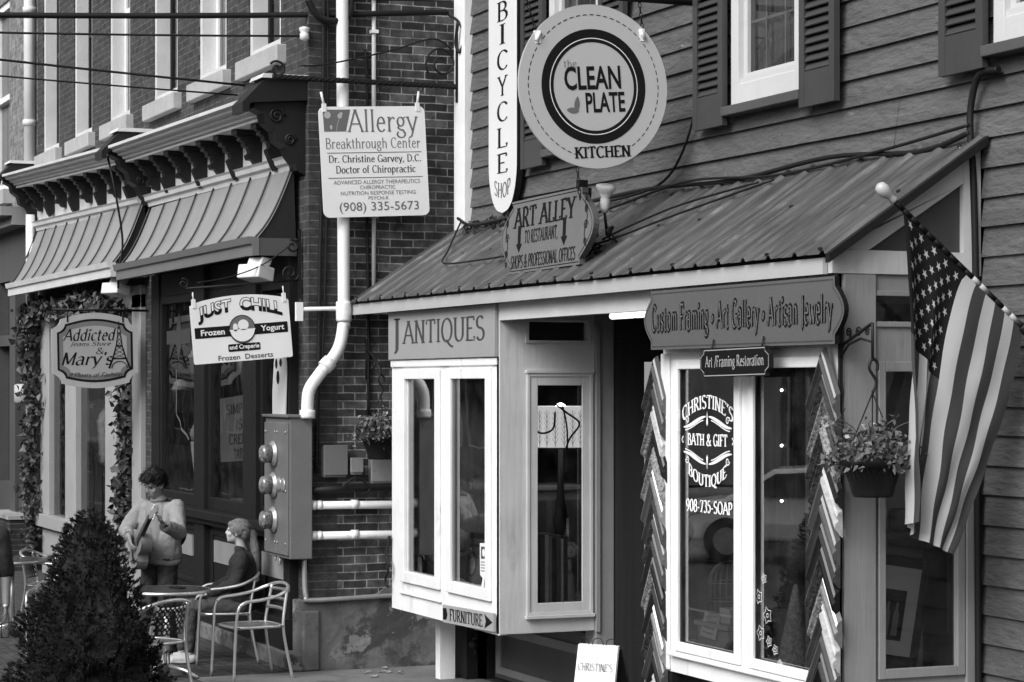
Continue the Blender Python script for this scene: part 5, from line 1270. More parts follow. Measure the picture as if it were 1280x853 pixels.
m = MB(); gv = [[m.bm.verts.new(flag_p(i / NS, j / NW)) for j in range(NW + 1)] for i in range(NS + 1)]
for i in range(NS):
    stripe = int((i + .5) / NS * 13)
    for j in range(NW):
        f = m.bm.faces.new([gv[i][j], gv[i][j + 1], gv[i + 1][j + 1], gv[i + 1][j]]); f.smooth = True
        f.material_index = 2 if (stripe < 7 and j < NW * .4) else (0 if stripe % 2 == 0 else 1)
def star_pt(cs, cw, k, r, side):
    a = PI / 2 + k * PI / 5; rr = r if k % 2 == 0 else r * .40
    s, w = cs + rr * math.sin(a) * 1.0, cw - rr * math.cos(a) * .62
    p = flag_p(s, w); e = .004
    nrm = (flag_p(s + e, w) - flag_p(s - e, w)).cross(flag_p(s, w + e) - flag_p(s, w - e)).normalized()
    return p + nrm * .0025 * side
for row in range(9):
    for c_ in range(6 if row % 2 == 0 else 5):
        cs = (row + 1) / 10 * (7 / 13); cw = .4 * ((2 * c_ + 1 + (row % 2)) / 12)
        for side in (1, -1):
            c0 = None
            ring = [star_pt(cs, cw, k, .026, side) for k in range(10)]; ctr = sum(ring, Vector()) / 10
            for k in range(10):
                m.poly([ctr, ring[k], ring[(k + 1) % 10]], 1)
def cloth(name, v):
    mm = mat(name, v, .8, .06, 6); n_, l_ = nt(mm); b = n_['Principled BSDF']
    tl = n_.new('ShaderNodeBsdfTranslucent'); tl.inputs[0].default_value = (v, v, v, 1)
    mx = n_.new('ShaderNodeMixShader'); mx.inputs[0].default_value = .5
    l_.new(b.outputs[0], mx.inputs[1]); l_.new(tl.outputs[0], mx.inputs[2]); l_.new(mx.outputs[0], n_['Material Output'].inputs[0]); return mm
m.build('cloth', [cloth('flag_red', .085), cloth('flag_white', .78), cloth('flag_blue', .009)], t, recalc=False)

# ------------------------------------------------------------------ foliage helpers
def leaf_mat(name, v, var=.5):
    return mat(name, v, .55, var, 9)
leaf_a = leaf_mat('ivy_leaf', .035); leaf_b = leaf_mat('basket_leaf', .09); leaf_c = mat('spruce_needle', .022, .8, .8, 9, spec=.1); petal = mat('petal', .3, .7, .2, 8)
def leaf(mb, c, size, rnd, mi=0, pts=5):
    """one small lobed leaf with a fold, random attitude"""
    nrm = Vector((rnd.gauss(0, 1), rnd.gauss(-.4, 1), rnd.gauss(.5, .8))).normalized()
    u = nrm.orthogonal().normalized(); u = (Matrix.Rotation(rnd.uniform(0, 6.28), 3, nrm) @ u); v = nrm.cross(u)
    o = [(-.1, 0), (.25, .42), (.55, .28), (1, 0), (.55, -.28), (.25, -.42)]
    P_ = [Vector(c) + (u * a + v * b + nrm * (abs(b) * .35)) * size for a, b in o]
    f = mb.poly([P_[0], P_[1], P_[2], P_[3]], mi); f = mb.poly([P_[0], P_[3], P_[4], P_[5]], mi)
def basket(x, y, z_rim, rr, h, hook_z, lab, seed, nleaf, spread):
    rnd = random.Random(seed)
    t = thing('hanging_basket', lab, 'hanging basket', (x, y, z_rim - h))
    m = MB(); m.lathe([(rr * .62, 0), (rr * .66, .015), (rr * .90, h - .05), (rr * 1.02, h - .045), (rr * 1.04, h), (rr * .98, h), (rr * .95, h - .03), (rr * .2, h - .04)], (x, y, z_rim - h), 26)
    for k in range(26):        # lattice relief on the pot
        for s in (1, -1):
            a0 = 2 * PI * k / 26
            m.tube([(x + (rr * (.66 + .24 * q / 4) + .002) * math.cos(a0 + s * q * .06), y + (rr * (.66 + .24 * q / 4) + .002) * math.sin(a0 + s * q * .06), z_rim - h + .045 + (h - .10) * q / 4) for q in range(5)], .003, 4, caps=False)
    m.build('pot', black, t)
    m = MB()
    for k in range(3):
        a = 2 * PI * k / 3 + .5; m.tube([(x + rr * math.cos(a), y + rr * math.sin(a), z_rim - .01), (x, y, hook_z - .16)], .004, 5)
    m.tube(cat_rom([(x, y, hook_z - .16), (x + .005, y + .02, hook_z - .10), (x, y - .02, hook_z - .03), (x, y, hook_z + .02), (x, y + .03, hook_z), (x, y + .03, hook_z - .04)], 5), .009, 6)
    m.build('hanger', black, t)
    m = MB()
    for k in range(nleaf):
        a = rnd.uniform(0, 2 * PI); q = rnd.random() ** .5 * spread
        c = Vector((x + q * math.cos(a), y + q * math.sin(a), z_rim + .015 + (rnd.random() ** 1.6) * .19 * (1.2 - q / spread) - max(0, q - rr) * .8))
        for _ in range(3): leaf(m, c + Vector((rnd.gauss(0, .02), rnd.gauss(0, .02), rnd.gauss(0, .02))), rnd.uniform(.025, .05), rnd)
    for k in range(14):
        a = rnd.uniform(0, 2 * PI); q = rnd.uniform(.2, 1.1) * spread; b = Vector((x + q * math.cos(a), y + q * math.sin(a), z_rim + rnd.uniform(.08, .22)))
        m.tube(cat_rom([(x + q * .5 * math.cos(a), y + q * .5 * math.sin(a), z_rim), (b + Vector((x, y, z_rim))) / 2 + Vector((0, 0, .04)), b], 4), .0025, 4)
        for _ in range(4): leaf(m, b + Vector((rnd.gauss(0, .015), rnd.gauss(0, .015), rnd.gauss(0, .015))), rnd.uniform(.02, .035), rnd, rnd.choice((0, 0, 1)))
    m.build('foliage', [leaf_b, petal], t, recalc=False)
basket(-18.32, 6.56, 2.03, .165, .21, 2.52, 'dark hanging basket of trailing plants in front of the brick alley wall', 3, 170, .24)
basket(-10.36, 6.47, 2.07, .165, .21, 2.57, 'black hanging basket of flowers on a scroll bracket beside the flag', 8, 230, .25)
o = MB(); o.tube(cat_rom([(-18.69, 6.56, 2.75), (-18.55, 6.56, 2.72), (-18.36, 6.56, 2.62), (-18.32, 6.56, 2.54)], 5), .012, 6); o.tube([(-18.68, 6.56, 2.85), (-18.68, 6.56, 2.5)], .012, 6)
o.tube(spiral((-18.5, 6.56, 2.62), .05, .012, 0, 1.4, (1, 0, 0), (0, 0, 1)), .008, 5)
tag(o.build('plant_bracket', iron), 'iron plant bracket on the brick alley wall', 'bracket')
o = MB(); o.box(-10.692, -10.675, 6.46, 6.48, 2.40, 2.80)
o.tube([(-10.685 + .325 * math.sin(rad(a)) * 1.0, 6.47, 2.66 + .12 * math.sin(rad(a * 1.0 + 0)) if a < 90 else 2.78 - .16 * ((a - 90) / 45)) for a in range(0, 91, 10)] + [(-10.36, 6.47, 2.70), (-10.36, 6.47, 2.58)], .009, 6)
o.tube([(-10.685, 6.47, 2.60), (-10.60, 6.47, 2.67), (-10.48, 6.47, 2.70), (-10.36, 6.47, 2.68)], .007, 6)
for xx, r_ in ((-10.60, .028), (-10.50, .03), (-10.41, .022)): o.tube(spiral((xx, 6.47, 2.735), r_, .006, xx * 9, 1.5, (1, 0, 0), (0, 0, 1), 18), .005, 5)
tag(o.build('plant_bracket', iron), 'arched iron scroll bracket on the boutique corner beside the flag', 'bracket')
# ivy garland round the far shop window
def garland(path, thick, n, name, lab, seed):
    rnd = random.Random(seed); t = thing(name, lab, 'ivy', path[0]); P_ = [Vector(p) for p in path]
    m = MB(); m.tube(cat_rom(path, 5), .014, 5); m.build('stem', dark_wood, t)
    m = MB()
    for k in range(n):
        q = rnd.random() * (len(P_) - 1); i = int(q); c = P_[i].lerp(P_[i + 1], q - i) + Vector((rnd.gauss(0, thick), rnd.gauss(-.03, thick * .5), rnd.gauss(0, thick * .6)))
        leaf(m, c, rnd.uniform(.05, .12), rnd, rnd.choice((0, 0, 0, 1)))
    m.build('foliage', [leaf_a, leaf_b], t, recalc=False)
garland([(-29.95, 5.9, .3), (-30.0, 5.9, 1.2), (-29.85, 5.88, 2.2), (-30.0, 5.86, 3.0), (-29.8, 5.85, 3.45)], .12, 900, 'ivy_vine', 'ivy climbing the far side of the pale shop window frame', 1)
garland([(-29.8, 5.85, 3.45), (-28, 5.84, 3.36), (-26.5, 5.84, 3.42), (-25.0, 5.85, 3.30)], .11, 700, 'ivy_vine', 'ivy garland along the top of the pale shop window', 2)
garland([(-25.0, 5.9, 3.35), (-25.05, 5.93, 2.6), (-24.9, 5.93, 1.9), (-25.1, 5.94, 1.2), (-24.95, 5.94, .7)], .085, 600, 'ivy_vine', 'ivy climbing between the pale shop window and the brick pier', 3)

# ------------------------------------------------------------------ dwarf spruce in front
rnd = random.Random(12)
t = thing('spruce_bush', 'dense dark dwarf spruce of cone shape in the lower left', 'shrub', (-15.86, 3.55, 0))
m = MB(); m.tube([(-15.86, 3.55, 0), (-15.85, 3.55, .6), (-15.86, 3.56, 1.4)], [.06, .045, .012], 8); m.build('trunk', dark_wood, t)
m = MB(); cx, cy = -15.86, 3.51
def cone_r(z):
    q = max(0, (1.56 - z) / 1.56)
    return .73 * (q ** .60)
def lump(a, z): return .84 + .34 * noise.noise((math.cos(a) * 2.1, math.sin(a) * 2.1, z * 3.2)) + .22 * noise.noise((math.cos(a) * 5, math.sin(a) * 5, z * 8))
rings = []
for iz in range(28):           # dense inner twigs the needles grow from
    z = 1.50 * iz / 27; rings.append([m.bm.verts.new((cx + cone_r(z) * lump(a, z) * .70 * math.cos(a), cy + cone_r(z) * lump(a, z) * .70 * math.sin(a), z + .02)) for a in [2 * PI * k / 40 for k in range(40)]])
for A1, B1 in zip(rings, rings[1:]):
    for k in range(40): m.bm.faces.new([A1[k], A1[(k + 1) % 40], B1[(k + 1) % 40], B1[k]])
for k in range(5600):
    z = 1.56 * (1 - rnd.random() ** .62); a = rnd.uniform(0, 2 * PI)
    rr = cone_r(z) * lump(a, z) * (.74 + .27 * rnd.random() ** .8) + .010
    c = Vector((cx + rr * math.cos(a), cy + rr * math.sin(a), z + .02))
    ax = Vector((math.cos(a), math.sin(a), .75 + rnd.gauss(0, .3))).normalized()
    sz = rnd.uniform(.018, .036)
    for q in range(24):
        d = (ax * rnd.uniform(.2, 1.1) + Vector((rnd.gauss(0, .6), rnd.gauss(0, .6), rnd.gauss(0, .6)))).normalized()
        s = d.orthogonal().normalized() * .0032; b = c + ax * rnd.uniform(-.4, .6) * sz
        m.poly([b - s, b + s, b + d * sz * rnd.uniform(.6, 1.1)])
m.build('crown', leaf_c, t, recalc=False)

# ------------------------------------------------------------------ café chairs and tables
seat_m = mat('chair_seat', .30, .35, .1, 8, metal=.7)
perf_m = mat('chair_back_plate', .022, .35, .1, 8, metal=.5)
def make_chair(name, label, kind='ribbed'):
    """aluminium armchair, sitter faces -y"""
    t = thing(name, label, 'chair', group='aluminium café chairs')
    s = MB()
    if kind == 'ribbed':
        for k in range(9): s.box(-.21, .21, -.22 + .049 * k, -.178 + .049 * k, .435, .449)
        s.box(-.20, -.17, -.22, .21, .425, .435); s.box(.17, .20, -.22, .21, .425, .435)
    else: s.prism([(.215 * math.copysign(abs(math.cos(a)) ** .55, math.cos(a)), .215 * math.copysign(abs(math.sin(a)) ** .55, math.sin(a)), .432) for a in [2 * PI * k / 28 for k in range(28)]], (0, 0, .014))
    s.build('seat', seat_m, t, local=True)
    f = MB()
    f.tube([(.222 * math.copysign(abs(math.cos(a)) ** .5, math.cos(a)), .225 * math.copysign(abs(math.sin(a)) ** .5, math.sin(a)), .442) for a in [2 * PI * k / 28 for k in range(28)]], .012, 8, closed=True); f.build('seat_rim', alu, t, local=True)
    a = MB()
    a.tube(cat_rom([(-.262, -.20, .63), (-.268, -.14, .66), (-.268, .0, .675), (-.262, .13, .70), (-.22, .24, .745), (-.12, .285, .775), (0, .295, .785), (.12, .285, .775), (.22, .24, .745), (.262, .13, .70), (.268, 0, .675), (.268, -.14, .66), (.262, -.20, .63)], 6), .0145, 10)
    a.build('armrest', alu, t, local=True)
    for sx in (-1, 1):
        l = MB(); l.tube(cat_rom([(sx * .262, -.20, .63), (sx * .256, -.222, .56), (sx * .245, -.235, .35), (sx * .25, -.25, .0)], 5), .0135, 8); l.build('leg', alu, t, local=True)
        l = MB(); l.tube(cat_rom([(sx * .165, .265, .76), (sx * .175, .235, .60), (sx * .19, .215, .44), (sx * .20, .24, .25), (sx * .215, .29, .0)], 5), .0135, 8); l.build('leg', alu, t, local=True)
    b = MB()
    n = 8
    if kind == 'ribbed':
        for k in range(3): b.tube([(x, .292 - .10 * (x / .17) ** 2 * .2 - .025 * k, .73 - .075 * k) for x in [-.17 + .34 * q / 8 for q in range(9)]], .016, 6)
    else:
        # punched plate: grid of cells with round-ish holes
        cols, rows = 7, 5
        def bp(u, v):
            x = -.165 + .33 * u; return Vector((x, .285 - .9 * x * x - .055 * (1 - v), .505 + .245 * v))
        for i in range(cols):
            for j in range(rows):
                u0, u1, v0, v1 = i / cols, (i + 1) / cols, j / rows, (j + 1) / rows
                if 0 < i < cols - 1 or True:
                    ctr = ((u0 + u1) / 2, (v0 + v1) / 2); ang = [2 * PI * k / 12 for k in range(12)]
                    inn = [bp(ctr[0] + .030 * 1.15 * math.cos(q) * 1.25, ctr[1] + .055 * math.sin(q) * 1.05) for q in ang]
                    def edge(q):
                        c_, s_ = math.cos(q), math.sin(q); k_ = 1 / max(abs(c_), abs(s_)); return bp(ctr[0] + (u1 - u0) / 2 * c_ * k_, ctr[1] + (v1 - v0) / 2 * s_ * k_)
                    ou = [edge(q) for q in ang]
                    for k in range(12): b.poly([inn[k], ou[k], ou[(k + 1) % 12], inn[(k + 1) % 12]])
    b.build('backrest', perf_m if kind != 'ribbed' else seat_m, t, local=True, recalc=False)
    return t
ch1 = make_chair('cafe_chair', 'aluminium armchair with ribbed seat, empty, nearest the brick plinth'); ch1.location = (-18.45, 5.45, 0); ch1.rotation_euler = (0, 0, rad(6))
ch2 = make_chair('cafe_chair', 'aluminium chair with a punched dark back, its back to us before the table', 'punched'); ch2.location = (-17.56, 4.36, 0); ch2.rotation_euler = (0, 0, rad(-62))
def place_chair(src, x, y, rz, lab):
    c = copy_tree(src); c.location = (x, y, 0); c.rotation_euler = (0, 0, rad(rz)); c['label'] = lab; return c
place_chair(ch1, -19.62, 5.56, -14, 'aluminium armchair the seated woman with the ponytail sits on')
place_chair(ch2, -23.0, 4.72, 150, 'aluminium armchair at the far table by the left edge')
place_chair(ch2, -19.75, 4.15, 60, 'aluminium chair half hidden behind the spruce beside the guitarist')
def make_table(name, label):
    t = thing(name, label, 'table', group='round café tables')
    m = MB(); m.lathe([(.33, .715), (.36, .72), (.36, .742), (.34, .745)], (0, 0, 0), 40); m.build('tabletop', mat('tabletop_steel', .10, .25, .15, 5, metal=.6), t, local=True)
    m = MB(); m.lathe([(.362, .716), (.37, .72), (.37, .742), (.362, .744), (.361, .73)], (0, 0, 0), 40); m.build('rim', alu, t, local=True)
    m = MB(); m.tube([(0, 0, .04), (0, 0, .72)], .03, 12); m.build('column', alu, t, local=True)
    m = MB()
    for k in range(4):
        a = PI / 4 + k * PI / 2; m.tube([(.03 * math.cos(a), .03 * math.sin(a), .10), (.18 * math.cos(a), .18 * math.sin(a), .07), (.30 * math.cos(a), .30 * math.sin(a), .015)], .017, 8)
    m.build('foot', alu, t, local=True); return t
tb = make_table('cafe_table', 'round steel café table between the guitarist and the seated woman'); tb.location = (-18.72, 4.80, 0)
tb2 = copy_tree(tb); tb2.location = (-22.5, 4.22, 0); tb2['label'] = 'round steel café table at the left edge beyond the spruce'
o = MB(); o.box(-18.80, -18.66, 4.86, 4.94, .746, .757, rot=Matrix.Rotation(.4, 3, 'Z')); tag(o.build('phone', black, bevel=.003), 'black phone lying on the café table by the guitarist', 'phone')

# ------------------------------------------------------------------ people
def blob(name, prims, mat_, parent, voxel=.012, smooth=4, wrinkle=0.0, wscale=.08, subs=None):
    """one continuous skin over tapered limbs ('c', a, ra, b, rb) and ellipsoids ('e', centre, (rx, ry, rz), euler)"""
    mb = MB()
    for p in prims:
        if p[0] == 'c':
            a, ra, b, rb = Vector(p[1]), p[2], Vector(p[3]), p[4]; L = (b - a).length; n = 6
            mb.tube([a.lerp(b, k / n) for k in range(n + 1)], [ra + (rb - ra) * k / n for k in range(n + 1)], 16)
            mb.ball(a, ra, 0, 14); mb.ball(b, rb, 0, 14)
        else:
            from mathutils import Euler
            mb.ball(Vector(p[1]), 1, 0, 20, p[2], Euler(p[3]).to_matrix() if len(p) > 3 else None)
    me = bpy.data.meshes.new('tmp'); mb.bm.to_mesh(me); mb.bm.free()
    ob = bpy.data.objects.new('tmp', me); C.objects.link(ob)
    r_ = ob.modifiers.new('r', 'REMESH'); r_.mode = 'VOXEL'; r_.voxel_size = voxel; r_.use_smooth_shade = True
    s_ = ob.modifiers.new('s', 'SMOOTH'); s_.factor = .5; s_.iterations = smooth
    if wrinkle:
        tx = bpy.data.textures.new(name + '_folds', 'CLOUDS'); tx.noise_scale = wscale; tx.noise_depth = 2
        d_m = ob.modifiers.new('d', 'DISPLACE'); d_m.texture = tx; d_m.strength = wrinkle; d_m.mid_level = .5
    dg = bpy.context.evaluated_depsgraph_get(); dg.update()
    m2 = bpy.data.meshes.new_from_object(ob.evaluated_get(dg)); bpy.data.objects.remove(ob)
    m2.name = name; m2.materials.clear(); m2.materials.append(mat_)
    for p in m2.polygons: p.use_smooth = True
    o = bpy.data.objects.new(name, m2); C.objects.link(o); o.parent = parent; ROOT[o.name] = ROOT[parent.name]
    return o
skin = mat('skin', .22, .5, .06, 12); skin_fair = mat('fair_skin', .42, .5, .05, 12)
hair_d = mat('dark_hair', .006, .65, .4, 30, stretch=(4, 4, 1), bump=.6, bscale=60); hair_l = mat('fair_hair', .17, .6, .35, 26, stretch=(5, 5, .6), bump=.8, bscale=50, bstretch=(4, 4, .5))
sweat = mat('pale_sweater', .27, .95, .10, 12, bump=.5, bscale=120, spec=.1); jacket = mat('dark_jacket', .016, .9, .3, 8, bump=.4, bscale=70)
denim = mat('dark_denim', .022, .8, .35, 8, bump=.3, bscale=120); denim_l = mat('worn_denim', .05, .8, .4, 7, bump=.3, bscale=120); shoe = mat('pale_shoe', .45, .6, .15, 14); eye_m = mat('eye', .01, .2)
def V(*a): return Vector(a)
def head(prims, c, f, up=Vector((0, 0, 1)), s=1.0):
    """skull, jaw, nose, brow, lips, ears about centre c facing f; returns frame"""
    f = f.normalized(); l = up.cross(f).normalized(); u = f.cross(l).normalized()   # l = left of the face
    M = Matrix((l, f, u)).transposed()
    eu = M.to_euler()
    def P_(a, b, d): return c + (l * a + f * b + u * d) * s
    E2 = lambda p, r, : prims.append(('e', p, tuple(q * s for q in r), eu))
    E2(P_(0, -.012, .022), (.074, .094, .088)); E2(P_(0, .022, -.045), (.056, .066, .066)); E2(P_(0, .055, -.088), (.026, .024, .020))
    E2(P_(0, .088, -.018), (.011, .018, .022)); prims.append(('c', P_(0, .082, .022), .008 * s, P_(0, .098, -.022), .011 * s))
    E2(P_(0, .074, .026), (.056, .018, .012)); E2(P_(0, .076, -.055), (.022, .014, .006)); E2(P_(0, .075, -.066), (.019, .014, .007))
    for q in (-1, 1):
        E2(P_(q * .040, .056, -.028), (.024, .024, .022)); E2(P_(q * .078, -.008, -.012), (.010, .020, .032))
    return P_, eu
def hand(prims, wrist, d, n, curl=.9, s=1.0, thumb=1):
    """palm and five bent fingers from the wrist along d; n = back-of-hand normal"""
    d = d.normalized(); n = (n - d * n.dot(d)).normalized(); sd = d.cross(n)
    pc = wrist + d * .05 * s
    for k in range(4):
        o_ = (k - 1.5) * .020 * s; prims.append(('c', wrist + d * .01 * s + sd * o_ * .6, .015 * s, wrist + d * .088 * s + sd * o_, .0125 * s))
        p = wrist + d * .09 * s + sd * o_; q = d.copy(); Ls = [.042, .028, .020]; sc = (.88, 1.0, .95, .78)[k]
        for j, L in enumerate(Ls):
            q = (Matrix.Rotation(-curl * (.55 if j == 0 else .8), 3, sd) @ q) if True else q
            e = p + q * L * s * sc; prims.append(('c', p, (.0095 - .001 * j) * s, e, (.0085 - .001 * j) * s)); p = e
    p = wrist + d * .03 * s + sd * .028 * s * thumb; q = (d * .6 + sd * .8 * thumb - n * .35).normalized()
    e = p + q * .042 * s; prims.append(('c', p, .013 * s, e, .0105 * s)); q2 = (q + d * .6 - n * .4).normalized(); prims.append(('c', e, .0105 * s, e + q2 * .032 * s, .009 * s))
def eyes(P_, parent, down=0):
    m = MB()
    for q in (-1, 1): m.ball(P_(q * .031, .071, .006 - down), .0105, 0, 8, (1.25, .7, .45))
    m.build('eye', eye_m, parent, local=True)

# the guitarist (faces -y locally, his left = +x)
MAN_RZ = 36.9
t = thing('person', 'standing young man in a pale sweater bending over an acoustic guitar', 'person', (-20.05, 5.08, 0), rz=rad(MAN_RZ))
hc = V(.0, -.07, 1.565); hf = V(-.18, -.86, -.40)
bp_ = []
P_, eu = head(bp_, hc, hf, V(0, -.3, 1), 1.05)
bp_ += [('c', V(0, .0, 1.40), .052, hc + V(0, .02, -.06), .052), ('c', V(0, .01, 1.0), .13, V(0, .0, 1.30), .13), ('c', V(-.15, 0, 1.36), .05, V(.15, 0, 1.36), .05),
        ('e', V(0, .0, .95), (.155, .11, .12))]
gc = V(.01, -.27, 1.03)                        # guitar body centre
gd = V(.717, -.551, .486).normalized(); gn = V(-.42, -.88, .15); gn = (gn - gd * gn.dot(gd)).normalized(); gs = gd.cross(gn)   # neck, soundboard normal, width
sh_r, sh_l = V(-.19, .0, 1.375), V(.19, .0, 1.375)
el_r, el_l = V(-.33, -.06, 1.15), V(.37, -.20, 1.16)
wr_r = gc + gn * .10 + gd * -.02 + gs * -.10; wr_l = gc + gd * .50 - gn * .03 + V(.05, .03, -.03)
for a, b, c_, in ((sh_r, el_r, wr_r), (sh_l, el_l, wr_l)):
    bp_ += [('c', a, .052, b, .042), ('c', b, .042, c_, .028)]
hand(bp_, wr_r, (gs * .6 + gd * .35 - V(0, 0, .3)), gn, .55, .98, thumb=1)
hand(bp_, wr_l, (V(-.25, -.35, .9)), V(.5, .6, .1), 1.05, .98, thumb=-1)
for sx in (-1, 1): bp_ += [('c', V(sx * .09, .0, .93), .088, V(sx * .105, -.03, .50), .058), ('c', V(sx * .105, -.03, .50), .056, V(sx * .11, .02, .09), .038), ('c', V(sx * .11, .03, .05), .042, V(sx * .12, -.14, .035), .034)]
blob('body', bp_, skin, t, .0075, 3)
eyes(P_, t, .004)
hp = []
def hE(p, r): hp.append(('e', p, r, eu))
hE(P_(0, -.03, .058), (.092, .104, .090)); hE(P_(0, .045, .088), (.078, .056, .044)); hE(P_(0, -.075, -.005), (.070, .048, .068))
for q in (-1, 1): hE(P_(q * .070, -.015, .035), (.018, .05, .045))
def strands(o, c, n_, L, flow, seed, w=.0035, j=.2, lift=.08):
    """loose hairs along the surface of a hair mesh, following flow(point) from the head centre"""
    rnd = random.Random(seed); me = o.data; b = bmesh.new(); b.from_mesh(me); b.faces.ensure_lookup_table(); fs = list(b.faces); src = [(f.calc_center_median(), f.normal.copy()) for f in rnd.sample(fs, min(n_, len(fs)))]
    for p, nn in src:
        d = flow(p, nn); d = d - nn * d.dot(nn) * .8 + nn * lift + Vector((rnd.gauss(0, j), rnd.gauss(0, j), rnd.gauss(0, j)))
        d.normalize(); sd = d.cross(nn).normalized() * w * rnd.uniform(.5, 1.3); l_ = L * rnd.uniform(.5, 1.3); q = p + nn * .002; mid = q + d * l_ * .5 + nn * lift * .05
        b.faces.new([b.verts.new(v) for v in (q - sd, q + sd, mid + sd * .7, mid - sd * .7)]); b.faces.new([b.verts.new(v) for v in (mid - sd * .7, mid + sd * .7, q + d * l_ - nn * .004)])
    b.to_mesh(me); b.free()
ho = blob('hair', hp, hair_d, t, .006, 3, .012, .03)
strands(ho, hc, 1400, .05, lambda p, nn: V(-.2, -.8, -.55), 3)
cl = [('c', V(-.135, .0, 1.335), .082, V(-.085, .01, .95), .125), ('c', V(.135, .0, 1.335), .082, V(.085, .01, .95), .125), ('c', V(0, 0, 1.34), .10, V(0, .01, .95), .14), ('c', V(0, 0, 1.36), .080, V(0, -.012, 1.43), .066)]
for a, b, c_ in ((sh_r, el_r, wr_r), (sh_l, el_l, wr_l)):
    cl += [('c', a + V(0, 0, -.015), .078, b, .072), ('c', b, .072, b.lerp(c_, .82), .054)]
blob('sweater', cl, sweat, t, .008, 6, .022, .09)
rib_m = mat('sweater_ribbing', .20, .95, .2, 40, stretch=(6, 6, 1), bump=.8, bscale=90, bstretch=(3, 3, .1), spec=.1)
m = MB(); m.tube([(.188 * math.cos(a), .01 + .132 * math.sin(a), .872 + .008 * math.sin(3 * a)) for a in [2 * PI * k / 36 for k in range(36)]], .026, 8, closed=True); m.build('sweater_hem', rib_m, t, local=True)
m = MB(); m.tube([(.066 * math.cos(a), -.015 + .064 * math.sin(a), 1.435 + .018 * math.sin(a)) for a in [2 * PI * k / 20 for k in range(20)]], .014, 8, closed=True); m.build('neckband', rib_m, t, local=True)
for b, c_ in ((el_r, wr_r), (el_l, wr_l)): m = MB(); m.tube([b.lerp(c_, .80), b.lerp(c_, .86), b.lerp(c_, .93)], [.055, .047, .042], 12); m.build('cuff', rib_m, t, local=True)
cl = [('e', V(0, .01, .92), (.165, .125, .10))]
for sx in (-1, 1): cl += [('c', V(sx * .09, .0, .90), .100, V(sx * .105, -.03, .50), .076), ('c', V(sx * .105, -.03, .50), .074, V(sx * .11, .02, .09), .060)]
blob('trousers', cl, denim, t, .010, 3, .028, .06)
for sx in (-1, 1): blob('shoe', [('c', V(sx * .11, .04, .05), .050, V(sx * .125, -.15, .04), .042), ('e', V(sx * .118, -.05, .018), (.052, .15, .018))], jacket, t, .008, 2)
m = MB(); m.tube(cat_rom([V(.07, .02, 1.44), V(.17, .0, 1.40), V(.20, .10, 1.2), V(.10, .17, 1.02), V(-.12, .1, .95), gc - gn * .03 - gd * .24], 6), .018, 6); m.build('strap', jacket, t, local=True)
m = MB(); m.tube([wr_l + (el_l - wr_l).normalized() * .02 + (V(math.cos(a), math.sin(a), 0)) * .034 for a in [2 * PI * k / 12 for k in range(12)]], .008, 5, closed=True); m.build('bracelet', black, t, local=True)
# guitar in his hands: its own thing
gm = MB()
g = thing('acoustic_guitar', 'pale acoustic guitar held slanted by the standing young man', 'guitar', (-20.05, 5.08, 0), rz=rad(MAN_RZ))
def gpt(a, b, d): return gc + gd * a + gs * b + gn * d
ol = []
for k in range(48):
    q = 2 * PI * k / 48; x = -.245 * math.cos(q)
    w = (.195 if x < 0 else .145) * abs(math.sin(q)) ** .75 * (1 - .26 * math.exp(-((x - .04) / .075) ** 2))
    ol.append((x, w if q < PI else -w))
wood_t = mat('guitar_top_wood', .20, .3, .15, 10, stretch=(1, 8, 8)); wood_s = mat('guitar_side_wood', .20, .25, .3, 10); wood_d = mat('guitar_dark_wood', .02, .35)
gm = MB(); gm.prism([gpt(a, b, .05) for a, b in ol], -gn * .10, 1, True, 0); gm.build('body', [wood_t, wood_s], g, local=True, recalc=True)
gm = MB()
ctr = [(.085 + .048 * math.cos(q), .048 * math.sin(q)) for q in [2 * PI * k / 24 for k in range(24)]]; gm.poly([gpt(a, b, .0515) for a, b in ctr]); gm.build('sound_hole', wood_d, g, local=True)
gm = MB(); gm.prism([gpt(-.13, -.08, .051), gpt(-.13, .08, .051), gpt(-.105, .085, .051), gpt(-.105, -.085, .051)], gn * .012); gm.build('bridge', wood_d, g, local=True)
gm = MB(); gm.prism([gpt(.10, -.024, .052), gpt(.10, .024, .052), gpt(.60, .021, .056), gpt(.60, -.021, .056)], gn * .008, 0)
gm.prism([gpt(.22, -.022, .05), gpt(.22, .022, .05), gpt(.60, .02, .054), gpt(.60, -.02, .054)], -gn * .024, 0); gm.build('neck', wood_d, g, local=True)
gm = MB(); gm.prism([gpt(.60, -.022, .055), gpt(.60, .022, .055), gpt(.64, .036, .048), gpt(.77, .032, .026), gpt(.785, 0, .024), gpt(.77, -.032, .026), gpt(.64, -.036, .048)], -gn * .015)
hs_ = gm.build('headstock', wood_s, g, local=True)
gm = MB()
for k in range(3):
    for sx in (-1, 1): gm.tube([gpt(.655 + .04 * k, sx * .034, .035), gpt(.655 + .04 * k, sx * .058, .035)], .006, 6)
gm.build('tuning_peg', alu, hs_, local=True)
gm = MB()
for k in range(6): gm.tube([gpt(-.118, -.022 + .0088 * k, .064), gpt(.60, -.016 + .0064 * k, .066)], .0009, 4)
gm.build('string', alu, g, local=True)

